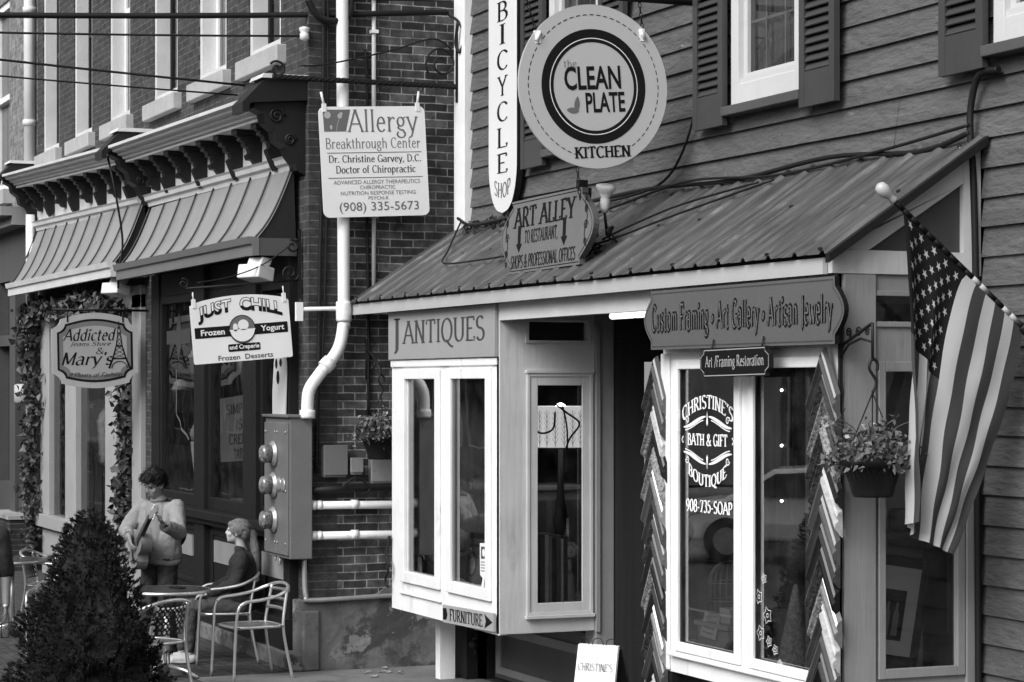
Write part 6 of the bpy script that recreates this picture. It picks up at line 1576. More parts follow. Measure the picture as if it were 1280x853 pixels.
# the seated woman
t = thing('person', 'seated young woman with a ponytail and dark jacket looking up at the guitarist', 'person', (-19.60, 5.62, 0), rz=rad(-14))
t.scale = (.94, .94, .93)
bp_ = []
hc = V(.0, .04, 1.235); hf = V(-.10, -.95, .12)
P_, eu = head(bp_, hc, hf, V(0, .1, 1), .96)
bp_ += [('c', V(0, .10, 1.05), .045, hc + V(0, .02, -.06), .047), ('c', V(0, .10, .58), .12, V(0, .10, .95), .11), ('c', V(-.13, .09, .99), .045, V(.13, .09, .99), .045)]
sh_r, sh_l = V(-.165, .09, 1.0), V(.165, .09, 1.0); el_r, el_l = V(-.22, .0, .76), V(.22, .02, .76); wr_r, wr_l = V(-.10, -.22, .66), V(.06, -.22, .655)
for a, b, c_ in ((sh_r, el_r, wr_r), (sh_l, el_l, wr_l)): bp_ += [('c', a, .044, b, .037), ('c', b, .037, c_, .024)]
hand(bp_, wr_r, V(.5, -.85, -.25), V(0, -.1, 1), .5, .92, 1); hand(bp_, wr_l, V(-.5, -.85, -.25), V(0, -.1, 1), .5, .92, -1)
kn = {-1: V(-.09, -.40, .53), 1: V(.10, -.38, .53)}; an = {-1: V(-.09, -.47, .09), 1: V(.12, -.40, .09)}
for sx in (-1, 1): bp_ += [('c', V(sx * .085, .06, .53), .085, kn[sx], .056), ('c', kn[sx], .055, an[sx], .034), ('c', an[sx] + V(0, .02, -.04), .036, an[sx] + V(0, -.15, -.055), .028)]
bp_ += [('e', V(0, .08, .55), (.16, .13, .10))]
blob('body', bp_, skin_fair, t, .0075, 3); eyes(P_, t)
hp = []
def hE(p, r): hp.append(('e', p, r, eu))
hE(P_(0, -.026, .045), (.090, .106, .092)); hE(P_(0, -.08, -.005), (.076, .055, .075)); hE(P_(0, .045, .074), (.066, .044, .034))
for q in (-1, 1): hE(P_(q * .066, -.012, .03), (.026, .070, .062))
b0 = P_(0, -.115, .025); hE(b0, (.03, .03, .03))
hp += [('c', b0, .028, b0 + V(0, .035, -.02), .036), ('c', b0 + V(0, .035, -.02), .036, b0 + V(.005, .065, -.16), .042), ('c', b0 + V(.005, .065, -.16), .042, b0 + V(.01, .08, -.30), .032), ('c', b0 + V(.01, .08, -.30), .032, b0 + V(.01, .085, -.42), .008)]
ho = blob('hair', hp, hair_l, t, .006, 4, .010, .03)
strands(ho, hc, 2200, .075, lambda p, nn: (b0 - p).normalized() if p.y < b0.y + .01 else V(0, .12, -1), 4, .0022, .07, .0)
m = MB(); m.tube([b0 + V(.03 * math.cos(a), .012 + .0 * math.sin(a), .03 * math.sin(a)) for a in [2 * PI * k / 12 for k in range(12)]], .010, 5, closed=True); m.build('hair_tie', black, t, local=True)
cl = [('c', V(0, .11, .60), .150, V(0, .10, .93), .135), ('c', V(-.13, .09, .975), .068, V(.13, .09, .975), .068), ('c', V(0, .09, 1.0), .07, V(0, .075, 1.065), .058), ('e', V(0, .09, .60), (.185, .165, .10))]
for a, b, c_ in ((sh_r, el_r, wr_r), (sh_l, el_l, wr_l)): cl += [('c', a, .072, b, .062), ('c', b, .062, b.lerp(c_, .92), .044)]
blob('jacket', cl, jacket, t, .008, 6, .028, .09)
cl = [('e', V(0, .08, .55), (.17, .15, .10))]
for sx in (-1, 1): cl += [('c', V(sx * .085, .06, .53), .095, kn[sx], .070), ('c', kn[sx], .068, an[sx] + V(0, 0, .05), .048)]
blob('trousers', cl, denim_l, t, .010, 3, .022, .05)
for sx in (-1, 1): blob('shoe', [('c', an[sx] + V(0, .03, -.04), .046, an[sx] + V(0, -.15, -.05), .038), ('e', an[sx] + V(0, -.06, -.073), (.046, .14, .016))], shoe, t, .008, 2)

# the passer-by at the left edge
t = thing('person', 'person cut off by the left edge with a bare forearm, holding a bottle', 'person', (-16.72, 2.86, 0), rz=rad(75))
bp_ = []
hc = V(0, -.02, 1.56)
P_, eu = head(bp_, hc, V(0, -1, -.05))
bp_ += [('c', V(0, .0, 1.38), .052, hc + V(0, .02, -.06), .052), ('c', V(0, 0, .98), .13, V(0, 0, 1.30), .13), ('c', V(-.15, 0, 1.35), .05, V(.15, 0, 1.35), .05), ('e', V(0, 0, .94), (.15, .11, .12))]
sh = {-1: V(-.19, 0, 1.36), 1: V(.19, 0, 1.36)}; el = {-1: V(-.24, .03, 1.08), 1: V(.23, .02, 1.09)}; wr = {-1: V(-.22, -.06, .86), 1: V(.235, -.03, .86)}
for sx in (-1, 1):
    bp_ += [('c', sh[sx], .052, el[sx], .043), ('c', el[sx], .042, wr[sx], .028)]; hand(bp_, wr[sx], V(0, -.1, -1), V(sx, 0, 0), .75, 1, thumb=-sx * 1)
    bp_ += [('c', V(sx * .09, 0, .92), .088, V(sx * .10, -.02, .50), .058), ('c', V(sx * .10, -.02, .50), .056, V(sx * .10, .02, .09), .038), ('c', V(sx * .10, .03, .05), .042, V(sx * .11, -.14, .035), .034)]
blob('body', bp_, skin, t, .009, 3); eyes(P_, t)
hp = [('e', P_(0, -.03, .05), (.084, .10, .082), eu), ('e', P_(0, -.07, -.01), (.07, .05, .07), eu)]; blob('hair', hp, hair_d, t, .009, 2, .015, .03)
cl = [('c', V(0, .01, .96), .160, V(0, 0, 1.28), .155), ('c', V(-.15, 0, 1.34), .072, V(.15, 0, 1.34), .072), ('c', V(0, 0, 1.35), .075, V(0, 0, 1.41), .060), ('e', V(0, .01, .94), (.175, .135, .12))]
for sx in (-1, 1): cl += [('c', sh[sx], .076, sh[sx].lerp(el[sx], .95), .064)]
blob('shirt', cl, jacket, t, .010, 6, .02, .09)
cl = [('e', V(0, .01, .90), (.165, .125, .10))]
for sx in (-1, 1): cl += [('c', V(sx * .09, 0, .90), .100, V(sx * .10, -.02, .50), .076), ('c', V(sx * .10, -.02, .50), .074, V(sx * .10, .02, .09), .060)]
blob('trousers', cl, denim, t, .011, 3, .025, .06)
for sx in (-1, 1): blob('shoe', [('c', V(sx * .10, .04, .05), .050, V(sx * .115, -.15, .04), .042)], shoe, t, .009, 2)
bt = thing('water_bottle', 'clear plastic bottle held low by the person at the left edge', 'bottle', (-16.72, 2.86, 0), rz=rad(75))
m = MB(); m.lathe([(.028, 0), (.032, .01), (.032, .13), (.026, .17), (.012, .20), (.012, .22)], (.235, -.10, .63), 16); m.build('body', glass_mat('bottle_plastic', .85, 1.4, 1.2, .25), bt, local=True)
m = MB(); m.lathe([(.015, .22), (.015, .24)], (.235, -.10, .63), 12); m.build('cap', white_clean, bt, local=True)

# ------------------------------------------------------------------ things in the shop windows
m = MB(); m.box(-17.80, -15.62, 6.575, 8.9, .642, .80); m.build('display_platform', interior_mid, bay)
o = MB(); n = 60
for k in range(n):
    a, b = -17.78 + .95 * k / n, -17.78 + .95 * (k + 1) / n
    f = lambda q: 6.98 + .035 * math.sin(q * 34) + .012 * math.sin(q * 71)
    o.poly([(a, f(a), .82), (b, f(b), .82), (b, f(b), 2.6), (a, f(a), 2.6)]).smooth = True
tag(o.build('drape', mat('drape_cloth', .14, .9, .15, 4, stretch=(6, 1, .3)), recalc=False), 'grey pleated drape behind the left antiques pane', 'curtain')
t = thing('table_lamp', 'lit white drum lampshade patterned with leaf veins in the antiques side window', 'lamp', (-16.05, 7.22, .8))
m = MB()
for k in range(32):
    a, b = 2 * PI * k / 32, 2 * PI * (k + 1) / 32
    m.poly([(-16.05 + .225 * math.cos(a), 7.22 + .225 * math.sin(a), 1.97), (-16.05 + .225 * math.cos(b), 7.22 + .225 * math.sin(b), 1.97), (-16.05 + .215 * math.cos(b), 7.22 + .215 * math.sin(b), 2.29), (-16.05 + .215 * math.cos(a), 7.22 + .215 * math.sin(a), 2.29)])
sh = m.build('lamp_shade', emit_mat('lit_shade', .7, .26), t, recalc=False)
m = MB()
for k in range(11):
    a = -1.5 + 3.0 * k / 10
    P_ = lambda da, zz: (-16.05 + .227 * math.cos(a + da), 7.22 + .227 * math.sin(a + da), zz)
    m.tube([P_(0, 1.98 + .28 * q / 6) for q in range(7)], .0022, 4)
    for q in range(6):
        for s in (1, -1): m.tube([P_(0, 2.0 + .04 * q), P_(s * .10, 2.05 + .04 * q)], .0014, 3)
m.tube([(-16.05 + .228 * math.cos(q), 7.22 + .228 * math.sin(q), 1.97) for q in [2 * PI * k / 32 for k in range(32)]], .006, 5, closed=True)
m.build('vein', ink_mid, sh)
m = MB(); m.lathe([(.10, .80), (.11, .82), (.04, .86), (.03, 1.2), (.06, 1.4), (.03, 1.6), (.015, 1.97)], (-16.05, 7.22, 0), 16); m.build('base', iron, t)
m = MB(); m.ball((-16.05, 7.22, 2.27), .045, 0, 10); m.build('bulb', emit_mat('lit_bulb', .9, 9), t)
o = MB(); o.tube(cat_rom([(-15.66, 6.86, 2.40), (-15.66, 6.80, 2.25), (-15.66, 6.86, 2.10), (-15.66, 6.98, 2.12), (-15.66, 7.0, 2.25)], 5), .008, 5)
o.tube(cat_rom([(-15.66, 6.8, 2.3), (-15.66, 6.95, 2.33), (-15.66, 7.1, 2.24), (-15.66, 7.2, 2.16), (-15.66, 7.12, 2.05), (-15.66, 7.08, 1.95)], 5), .008, 5); o.tube(cat_rom([(-15.66, 7.06, 2.3), (-15.66, 7.1, 2.1), (-15.66, 7.09, 1.8)], 5), .007, 5)
o.build('lamp_cord', black, t)
R.seed(31)
y = 6.86
for k, (w, h, v) in enumerate(((.035, .50, .05), (.045, .53, .10), (.03, .52, .55), (.025, .51, .30), (.03, .50, .06), (.035, .52, .14), (.02, .49, .62), (.03, .51, .04))):
    o = MB(); o.box(-16.05, -15.72, y, y + w, .80, .80 + h); o.box(-16.04, -15.715, y + .004, y + w - .004, .81 + h * .6, .80 + h * .66); y += w + .003
    tag(o.build('book', mat('book_%d' % k, v, .5, .15, 12), bevel=.004), ['very dark', 'dark grey', 'white', 'mid grey', 'blackish', 'charcoal', 'thin bright', 'thin black'][k] + ' tall album, ' + ['first', 'second', 'third', 'fourth', 'fifth', 'sixth', 'seventh', 'last'][k] + ' from the left in the antiques side window', 'book', 'albums in the antiques side window')
t = thing('ornamental_vase', 'small oil-lamp shaped vase with a flowered ball in the antiques side window', 'vase', (-15.80, 7.17, .80))
m = MB(); m.lathe([(.05, .80), (.055, .82), (.05, 1.0), (.035, 1.03)], (-15.80, 7.17, 0), 18); m.build('base', panel_light, t)
m = MB(); m.ball((-15.80, 7.17, 1.20), .085, 0, 18, (1, 1, .8)); m.lathe([(.03, 1.03), (.03, 1.13)], (-15.8, 7.17, 0), 12); m.build('bowl', mat('flowered_china', .6, .25, .1, 8, spots=[(.08, 26, .56, .05)]), t)
m = MB(); m.lathe([(.02, 1.26), (.035, 1.30), (.018, 1.36), (.012, 1.44)], (-15.8, 7.17, 0), 12); m.build('chimney', galv, t)
t = thing('cabinet', 'dark wooden cabinet behind the albums in the antiques shop', 'cabinet', (-16.7, 7.2, .8))
m = MB(); m.box(-17.0, -16.42, 6.95, 7.6, .80, 1.62); m.box(-17.03, -16.39, 6.92, 7.63, 1.62, 1.66); m.build('case', interior_mid, t, bevel=.01)
m = MB(); m.box(-16.42, -16.40, 7.0, 7.26, .86, 1.55); m.box(-16.42, -16.40, 7.29, 7.55, .86, 1.55); m.build('door', mid_wood, t, bevel=.008)
t = thing('framed_print', 'dark framed pale print standing in the right antiques pane', 'picture', (-16.55, 6.66, .8), rot=(rad(-8), 0, rad(12)))
m = grid_wall(MB(), 'y', -.20, .20, 0, .50, -.012, .012, [(-.155, .155, .045, .455)]); m.build('frame', iron, t, local=True)
m = MB(); m.box(-.155, .155, -.004, .006, .045, .455); m.build('mount', sign_grey, t, local=True)
m = MB(); disc(m, 0, .25, .075, .10, -.006, 0, 24); disc(m, 0, .24, .045, .065, -.008, 1, 20); line2(m, [(-.08, .40), (.08, .40)], .02, -.006, 0); line2(m, [(-.1, .09), (.1, .09)], .012, -.006, 0); m.build('drawing', [ink_grey, panel_light], t, local=True)
t = thing('price_tag', 'torn white paper tag taped inside the right antiques pane', 'tag', (-15.86, 6.50, 1.12))
m = MB(); m.poly([(-.075, 0, .14), (.08, 0, .15), (.06, 0, -.06), (.02, 0, -.12), (0, 0, -.19), (-.05, 0, -.20), (-.02, 0, -.12), (-.07, 0, -.10)]); m.build('paper', sign_white, t, local=True, recalc=False)
m = MB(); m.poly([(-.045, -.002, .115), (.055, -.002, .12), (.05, -.002, .03), (-.045, -.002, .025)]); disc(m, .005, .072, .026, .03, -.003, 1, 16)
for k in range(4): line2(m, [(-.045, .0 - .022 * k), (.045, .003 - .022 * k)], .006, -.002, 0)
m.build('print', [ink_grey, sign_white], t, local=True, recalc=False)
R.seed(8)
t = thing('dried_branch', 'tangled dried branches with a vine behind the right antiques pane', 'dried plant', (-16.1, 6.8, .8))
m = MB(); m2 = MB()
for k in range(16):
    b = Vector((-16.15, 6.85, .82)); e = b + Vector((R.uniform(-.35, .30), R.uniform(-.12, .12), R.uniform(.6, 1.35)))
    m.tube(cat_rom([b, b.lerp(e, .4) + Vector((R.gauss(0, .06), 0, .05)), b.lerp(e, .7) + Vector((R.gauss(0, .08), 0, 0)), e], 4), .005, 4)
    for _ in range(8): leaf(m2, b.lerp(e, R.uniform(.4, 1)) + Vector((R.gauss(0, .05), R.gauss(0, .04), R.gauss(0, .05))), R.uniform(.03, .06), R)
m.build('stem', interior_mid, t); m2.build('foliage', leaf_b, t, recalc=False)
# boutique
t = thing('bird_cage', 'domed wire bird cage in the left boutique pane', 'cage', (-12.40, 6.72, 1.0))
m = MB()
for k in range(20):
    a = 2 * PI * k / 20; ca, sa = math.cos(a), math.sin(a)
    m.tube([(-12.40 + .13 * ca, 6.72 + .13 * sa, 1.03), (-12.40 + .13 * ca, 6.72 + .13 * sa, 1.24)] + [(-12.40 + .13 * ca * math.cos(q), 6.72 + .13 * sa * math.cos(q), 1.24 + .13 * math.sin(q)) for q in (.4, .8, 1.2, 1.5)], .0022, 4)
for z in (1.03, 1.13, 1.24): m.tube([(-12.40 + .131 * math.cos(q), 6.72 + .131 * math.sin(q), z) for q in [2 * PI * k / 24 for k in range(24)]], .003, 4, closed=True)
m.build('wire', galv, t)
m = MB(); m.lathe([(.14, .995), (.14, 1.03), (.02, 1.031)], (-12.40, 6.72, 0), 24); m.build('base', panel_light, t)
t = thing('display_stand', 'low dark box stand under the bird cage', 'stand', (-12.4, 6.72, .8)); m = MB(); m.box(-12.60, -12.20, 6.60, 6.90, .80, .96); m.build('case', interior_mid, t, bevel=.008); m = MB(); m.box(-12.62, -12.18, 6.585, 6.915, .962, .992); m.build('top', panel_light, t, bevel=.004)
t = thing('price_card', 'pale price card propped low in the left boutique pane', 'card', (-12.42, 6.575, .90), rot=(rad(-12), .06, 0)); m = MB(); m.box(-.10, .10, 0, .004, 0, .15); m.build('card', mat('card_paper', .55, .7, .05, 6), t, local=True)
m = MB()
for k in range(4): line2(m, [(-.07, .12 - .03 * k), (.07, .12 - .03 * k)], .006, -.002, 0)
m.build('print', ink_mid, t, local=True, recalc=False)
chk = mat('plaid_cloth', .32, .9, .5, 14)
t = thing('plaid_pouch', 'small plaid cloth pouch hanging at the edge of the left boutique pane', 'pouch', (-12.58, 6.60, 1.4))
m = MB(); m.lathe([(.05, 1.36), (.075, 1.39), (.06, 1.47), (.028, 1.54), (.05, 1.60)], (-12.58, 6.60, 0), 14); m.build('bag', chk, t); m = MB(); m.tube([(-12.58, 6.60, 1.58), (-12.58, 6.62, 2.3)], .004, 4); m.build('string', ink, t)
t = thing('display_jar', 'tall dark ribbed jar on a pedestal in the right boutique pane', 'jar', (-11.72, 6.80, 1.2))
m = MB(); m.lathe([(.10, 1.19), (.12, 1.21), (.125, 1.42), (.105, 1.50), (.085, 1.52), (.095, 1.56), (.08, 1.562)], (-11.72, 6.80, 0), 26); m.build('body', mid_wood, t); m = MB(); m.lathe([(.095, 1.563), (.10, 1.58), (.05, 1.60), (.02, 1.63)], (-11.72, 6.80, 0), 20); m.build('lid', iron, t)
t = thing('pedestal', 'grey box pedestal under the tall dark jar', 'pedestal', (-11.72, 6.82, .8)); m = MB(); m.box(-11.90, -11.52, 6.66, 6.98, .80, 1.15); m.build('case', interior_mid, t, bevel=.01); m = MB(); m.box(-11.92, -11.50, 6.64, 7.0, 1.152, 1.185); m.build('top', mid_wood, t, bevel=.004)
t = thing('cone_tree_ornament', 'pale speckled cone tree ornament in the right boutique pane', 'ornament', (-11.42, 6.62, .84)); m = MB(); m.lathe([(.105, .845), (.11, .86), (.055, 1.12), (.016, 1.30), (.006, 1.31)], (-11.42, 6.62, 0), 24); m.build('cone', mat('speckled_cone', .42, .7, .4, 40, bump=.8, bscale=60), t); m = MB(); m.lathe([(.06, .80), (.06, .845)], (-11.42, 6.62, 0), 16); m.build('base', mid_wood, t)
for x, y, z, w, h, v, lab in ((-11.13, 6.68, .80, .17, .14, .34, 'larger pale gift box at the bottom of the right boutique pane'), (-11.12, 6.70, .94, .12, .10, .16, 'small dark gift box on the larger pale box'), (-11.62, 6.60, .80, .17, .05, .55, 'flat white box on the straw in the right boutique pane'), (-12.20, 6.62, 1.005, .12, .09, .5, 'white box beside the bird cage')):
    t = thing('gift_box', lab, 'box', (x, y, z)); m = MB(); m.box(x - w / 2, x + w / 2, y - w / 3, y + w / 3, z, z + h); m.build('box', mat('gift_box_paper', v, .6, .05, 5), t, bevel=.004); m = MB(); m.box(x - w / 2 - .004, x + w / 2 + .004, y - w / 3 - .004, y + w / 3 + .004, z + h * .72, z + h + .004); m.build('lid', mat('gift_box_lid', min(.8, v * 1.3), .6), t, bevel=.003)
R.seed(77)
m = MB()
for k in range(900):
    x, y = R.uniform(-12.8, -10.85), 6.57 + abs(R.gauss(0, .12)); z = .805 + R.random() * .05
    d = Vector((R.gauss(0, 1), R.gauss(0, .6), R.gauss(0, .45))).normalized() * R.uniform(.03, .08); s = d.orthogonal().normalized() * .0025
    m.poly([Vector((x, y, z)) - s, Vector((x, y, z)) + s, Vector((x, y, z)) + d + s, Vector((x, y, z)) + d - s])
o = m.build('straw', mat('straw_fibre', .35, .8, .4, 20), recalc=False); o['kind'] = 'stuff'
o = MB(); n = 40
for k in range(n):
    a, b = -12.0 + .26 * k / n, -12.0 + .26 * (k + 1) / n; f = lambda q: 6.70 + .02 * math.sin(q * 60)
    o.poly([(a, f(a), .82), (b, f(b), .82), (b, f(b), 2.6), (a, f(a), 2.6)]).smooth = True
tag(o.build('drape', mat('boutique_drape', .09, .9, .1, 4), recalc=False), 'narrow dark drape beside the middle post of the boutique window', 'curtain')
pts = [(-11.60, 1.33), (-11.66, 1.22), (-11.56, 1.12), (-11.64, 1.01), (-11.54, .97), (-10.99, 1.20), (-11.00, 1.0), (-11.47, .93)]
for k, (x, z) in enumerate(pts):
    m = MB(); rr = (.032, .045, .052, .048, .034, .042, .045, .032)[k]
    q = [(x + rr * (1 if i % 2 else .62) * math.cos(2 * PI * i / 10), z + rr * (1 if i % 2 else .62) * math.sin(2 * PI * i / 10)) for i in range(11)]
    line2(m, q, .004, 6.511, 0); q = [(x + .012 * math.cos(i), z + .012 * math.sin(i)) for i in range(7)]; line2(m, q, .004, 6.511, 0)
    tag(m.build('leaf_sticker', decal, recalc=False), 'white outlined leaf sticker on the right boutique pane', 'sticker', 'leaf stickers on the boutique glass')
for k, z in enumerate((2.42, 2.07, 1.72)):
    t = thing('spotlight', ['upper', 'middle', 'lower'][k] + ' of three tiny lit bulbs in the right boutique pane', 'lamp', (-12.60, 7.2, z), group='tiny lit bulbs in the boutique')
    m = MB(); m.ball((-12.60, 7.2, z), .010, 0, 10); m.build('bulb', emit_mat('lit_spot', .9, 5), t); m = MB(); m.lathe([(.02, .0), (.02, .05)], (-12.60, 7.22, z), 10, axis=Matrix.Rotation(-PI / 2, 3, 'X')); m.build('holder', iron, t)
m = MB(); m.tube([(-12.60, 7.28, .8), (-12.60, 7.28, 2.9)], .014, 8); tag(m.build('lamp_rail', iron), 'upright dark rail carrying the tiny lit bulbs', 'rail')
# picture in the boutique side window
t = thing('framed_picture', 'tilted dark framed still life in the side window below the flag', 'picture', (-11.05, 6.80, .90), rot=(0, rad(9), FACE_X - .15))
m = grid_wall(MB(), 'y', -.02, .36, 0, .62, -.015, .015, [(.03, .31, .06, .56)]); m.build('frame', iron, t, local=True, bevel=.006)
m = MB(); m.box(.03, .31, -.005, .006, .06, .56); m.build('mount', panel_light, t, local=True)
m = MB(); m.poly([(p[0], -.007, p[1]) for p in ((.04, .13), (.25, .13), (.25, .44), (.04, .44))]); m.poly([(p[0], -.0085, p[1]) for p in ((.052, .142), (.238, .142), (.238, .428), (.052, .428))], 1)
for x in (.08, .135, .19): m.poly([(p[0] + x, -.010, p[1]) for p in ((-.018, .17), (.018, .17), (.018, .29), (.008, .32), (.008, .36), (-.008, .36), (-.008, .32), (-.018, .29))], 2)
m.build('painting', [panel_light, ink, ink_mid], t, local=True)
m = MB(); m.box(-11.28, -11.24, 6.60, 7.36, .80, 2.9); m.build('partition', mat('inner_panel', .22, .7, .12, 2), bay2)
m = MB(); m.box(-11.24, -10.80, 6.60, 7.36, 1.60, 1.63); m.build('shelf', mid_wood, bay2)
for k, (y, r_, h, lab) in enumerate(((6.86, .045, .16, 'pale tumbler on the shelf in the side window below the flag'), (6.98, .05, .13, 'round grey pot on the shelf in the side window below the flag'), (7.10, .055, .11, 'dark bowl on the shelf in the side window below the flag'))):
    m = MB(); m.lathe([(r_ * .7, 1.632), (r_, 1.65), (r_ * 1.05, 1.632 + h * .8), (r_ * .8, 1.632 + h), (r_ * .7, 1.63 + h - .01)], (-10.92, y, 0), 16); tag(m.build('pot', (panel_light, sign_grey, iron)[k]), lab, 'pot')
# frozen dessert shop
t = thing('ghost_cutout', 'white ghost cutout with dark eyes beside the meter cabinet top', 'decoration', (-19.18, 5.925, 2.2))
ol = [(-.20, 0), (.17, 0), (.19, .25), (.20, .42)] + [(.02 + .18 * math.cos(rad(a)), .42 + .16 * math.sin(rad(a))) for a in range(10, 171, 16)] + [(-.16, .42), (-.20, .2)]
m = MB(); plate(m, ol, .012); m.build('board', white_clean, t, local=True)
m = MB(); disc(m, -.08, .44, .035, .045, -.002, 0, 16); disc(m, .05, .45, .04, .035, -.002, 0, 16); disc(m, -.03, .32, .045, .06, -.002, 0, 16); m.build('face', ink, t, local=True)
t = thing('hand_lettered_sign', 'grey hand lettered cardboard sign inside the dessert shop window', 'sign', (-21.0, 6.08, 2.03), rot=(0, -.05, 0))
m = MB(); m.box(-.62, .62, 0, .008, -.30, .32); m.build('board', mat('cardboard', .20, .8, .1, 3), t, local=True)
m = MB()
for s_, z, w in (('SIMPLY', .20, .85), ('IS', .05, .2), ('CREPE', -.09, .7), ('TART', -.23, .4)): put_text(m, serif_polys(s_, .12, .08, .03), .05, z, w, .10, -.002, 0)
m.build('lettering', ink, t, local=True)
m = MB()
for x in (-.25, .25): m.tube([(-23.0 + x, 6.25, 1.25), (-23.0 + x * .1, 6.3, 2.3)], .025, 6)
m.tube([(-23.0, 6.55, 1.25), (-23.0, 6.3, 2.3)], .025, 6); m.box(-23.2, -22.8, 6.255, 6.285, 1.65, 1.69); tag(m.build('easel', dark_wood), 'dark wooden easel in the left dessert shop window', 'easel')
t = thing('ice_cream_cone_model', 'large pale dessert cup model with a swirl in the left dessert shop window', 'model', (-23.05, 6.4, 1.9))
m = MB(); m.lathe([(.16, 1.25), (.2, 1.3), (.26, 1.85), (.25, 1.86)], (-23.3, 6.5, 0), 20); m.build('cup', white_clean, t)
m = MB(); m.lathe([(.25, 1.87), (.27, 1.95), (.22, 2.06), (.23, 2.12), (.16, 2.24), (.15, 2.3), (.05, 2.42), (.01, 2.46)], (-23.3, 6.5, 0), 20); m.build('swirl', mat('dessert_swirl', .5, .6, .3, 12, bump=.6, bscale=20), t)
m = MB(); m.box(-23.5, -22.6, 6.2, 6.8, 1.0, 1.24); m.box(-23.45, -22.7, 6.2, 6.7, 1.25, 1.27); tag(m.build('counter', panel_light), 'pale low counter inside the left dessert shop window', 'counter')
for k, (x, z, s, lab) in enumerate(((-19.62, 2.72, 1.0, 'grey paper cup hung beside the ghost cutout'), (-20.75, 2.60, 1.3, 'large paper cup hung in the middle dessert shop window'), (-22.62, 2.62, 1.0, 'paper cup hung at the right of the left dessert shop window'), (-23.35, 2.30, .9, 'small dark cup hung at the left of the left dessert shop window'))):
    t = thing('paper_cup', lab, 'cup', (x, 6.12, z)); m = MB(); m.lathe([(.07 * s, z - .15 * s), (.10 * s, z + .10 * s), (.105 * s, z + .11 * s)], (x, 6.14, 0), 16); m.build('cup', sign_grey if k != 3 else mid_wood, t)
    m = MB(); m.lathe([(.11 * s, z + .111 * s), (.11 * s, z + .13 * s), (.07 * s, z + .20 * s), (.03 * s, z + .24 * s)], (x, 6.14, 0), 16); m.build('lid', panel_light, t); m = MB(); m.tube([(x, 6.14, z + .24 * s), (x, 6.14, 3.3)], .004, 4); m.build('string', ink, t)
m = MB()   # sash graphics printed on the left dessert window
line2(m, [(-23.5, 2.95), (-22.55, 2.95)], .14, 6.028, 0)
m.poly([(x, 6.0275, z) for x, z in ((-23.0, 3.2), (-22.85, 2.95), (-23.0, 2.70), (-23.15, 2.95))][::-1], 0)
q = [(-23.1, 2.62), (-23.1, 2.15), (-22.95, 2.08), (-22.9, 2.0), (-22.7, 1.95), (-22.6, 1.9)]; line2(m, q, .025, 6.028, 1)
tag(m.build('window_graphic', [ink_grey, ink_mid], recalc=False), 'faded printed band and diamond on the left dessert shop window', 'decal')
# clothes shop dummies
def dummy(x, y, lab, top, leg_m):
    t = thing('mannequin', lab, 'mannequin', (x, y, .72), rz=rad(30))
    blob('clothes', [('c', V(0, 0, .95), .13, V(0, 0, 1.3), .15), ('c', V(-.16, 0, 1.38), .065, V(.16, 0, 1.38), .065), ('c', V(-.2, 0, 1.36), .06, V(-.25, 0, .9), .04), ('c', V(.2, 0, 1.36), .06, V(.25, 0, .9), .04), ('e', V(0, 0, .88), (.18, .13, .16))], top, t, .014, 3, .03, .07)
    blob('trousers', [('c', V(-.08, 0, .85), .09, V(-.1, 0, .35), .06), ('c', V(.08, 0, .85), .09, V(.1, 0, .35), .06)], leg_m, t, .014, 2, .02, .07)
    m = MB(); m.lathe([(.05, 1.4), (.045, 1.48), (.02, 1.5)], (0, 0, 0), 14); m.build('neck', panel_light, t, local=True)
    m = MB(); m.tube([(0, 0, 0), (0, 0, .8)], .02, 8); m.lathe([(.16, 0), (.16, .015), (.02, .02)], (0, 0, 0), 20); m.build('stand', iron, t, local=True)
dummy(-28.45, 6.36, 'mannequin in a black jacket and dark trousers in the pale shop window', jacket, jacket)
dummy(-27.85, 6.40, 'mannequin in a white blouse and dark trousers in the pale shop window', mat('white_blouse', .62, .8, .15, 12, stretch=(6, 6, .5)), denim)

# ------------------------------------------------------------------ silver car across the street, seen reflected in the boutique glass
cp = mat('silver_car_paint', .85, .25, .02, 2, metal=.15, coat=.6); tyre_m = mat('tyre_rubber', .02, .85); cg = mat('car_glass', .02, .05)
t = thing('parked_car', 'silver saloon car across the street, reflected in the right boutique pane', 'car', (-29.2, -4.43, -.15), rz=rad(305))
prof = [(-2.25, .35), (-2.3, .62), (-2.2, .86), (-1.45, .95), (-.72, 1.38), (.35, 1.44), (1.05, 1.36), (1.75, 1.02), (2.25, .95), (2.3, .55), (2.2, .32)]
m = MB()
def sec(k):
    w = (.90, .86, .66)
    return w
n = len(prof); rows = []
for x, z in prof:
    wz = .88 if z < .96 else .88 - (z - .95) * .48
    rows.append([m.bm.verts.new((x, -wz, z)), m.bm.verts.new((x, wz, z))])
for a, b in zip(rows, rows[1:]): m.bm.faces.new([a[0], b[0], b[1], a[1]])
for s in (0, 1): m.bm.faces.new([r_[s] for r_ in rows])
m.bm.faces.new([rows[-1][0], rows[0][0], rows[0][1], rows[-1][1]])
m.build('body', cp, t, local=True, bevel=.06)
for s in (-1, 1):
    m = MB(); m.poly([(x, s * (.882 - (z - .95) * .48 + .006), z) for x, z in ((-1.25, .98), (-.68, 1.32), (.32, 1.37), (.95, 1.31), (1.5, 1.02))]); m.build('window', cg, t, local=True)
m = MB(); m.poly([(-1.40, -.72, .985), (-.76, -.62, 1.36), (-.76, .62, 1.36), (-1.40, .72, .985)]); m.build('windscreen', cg, t, local=True)
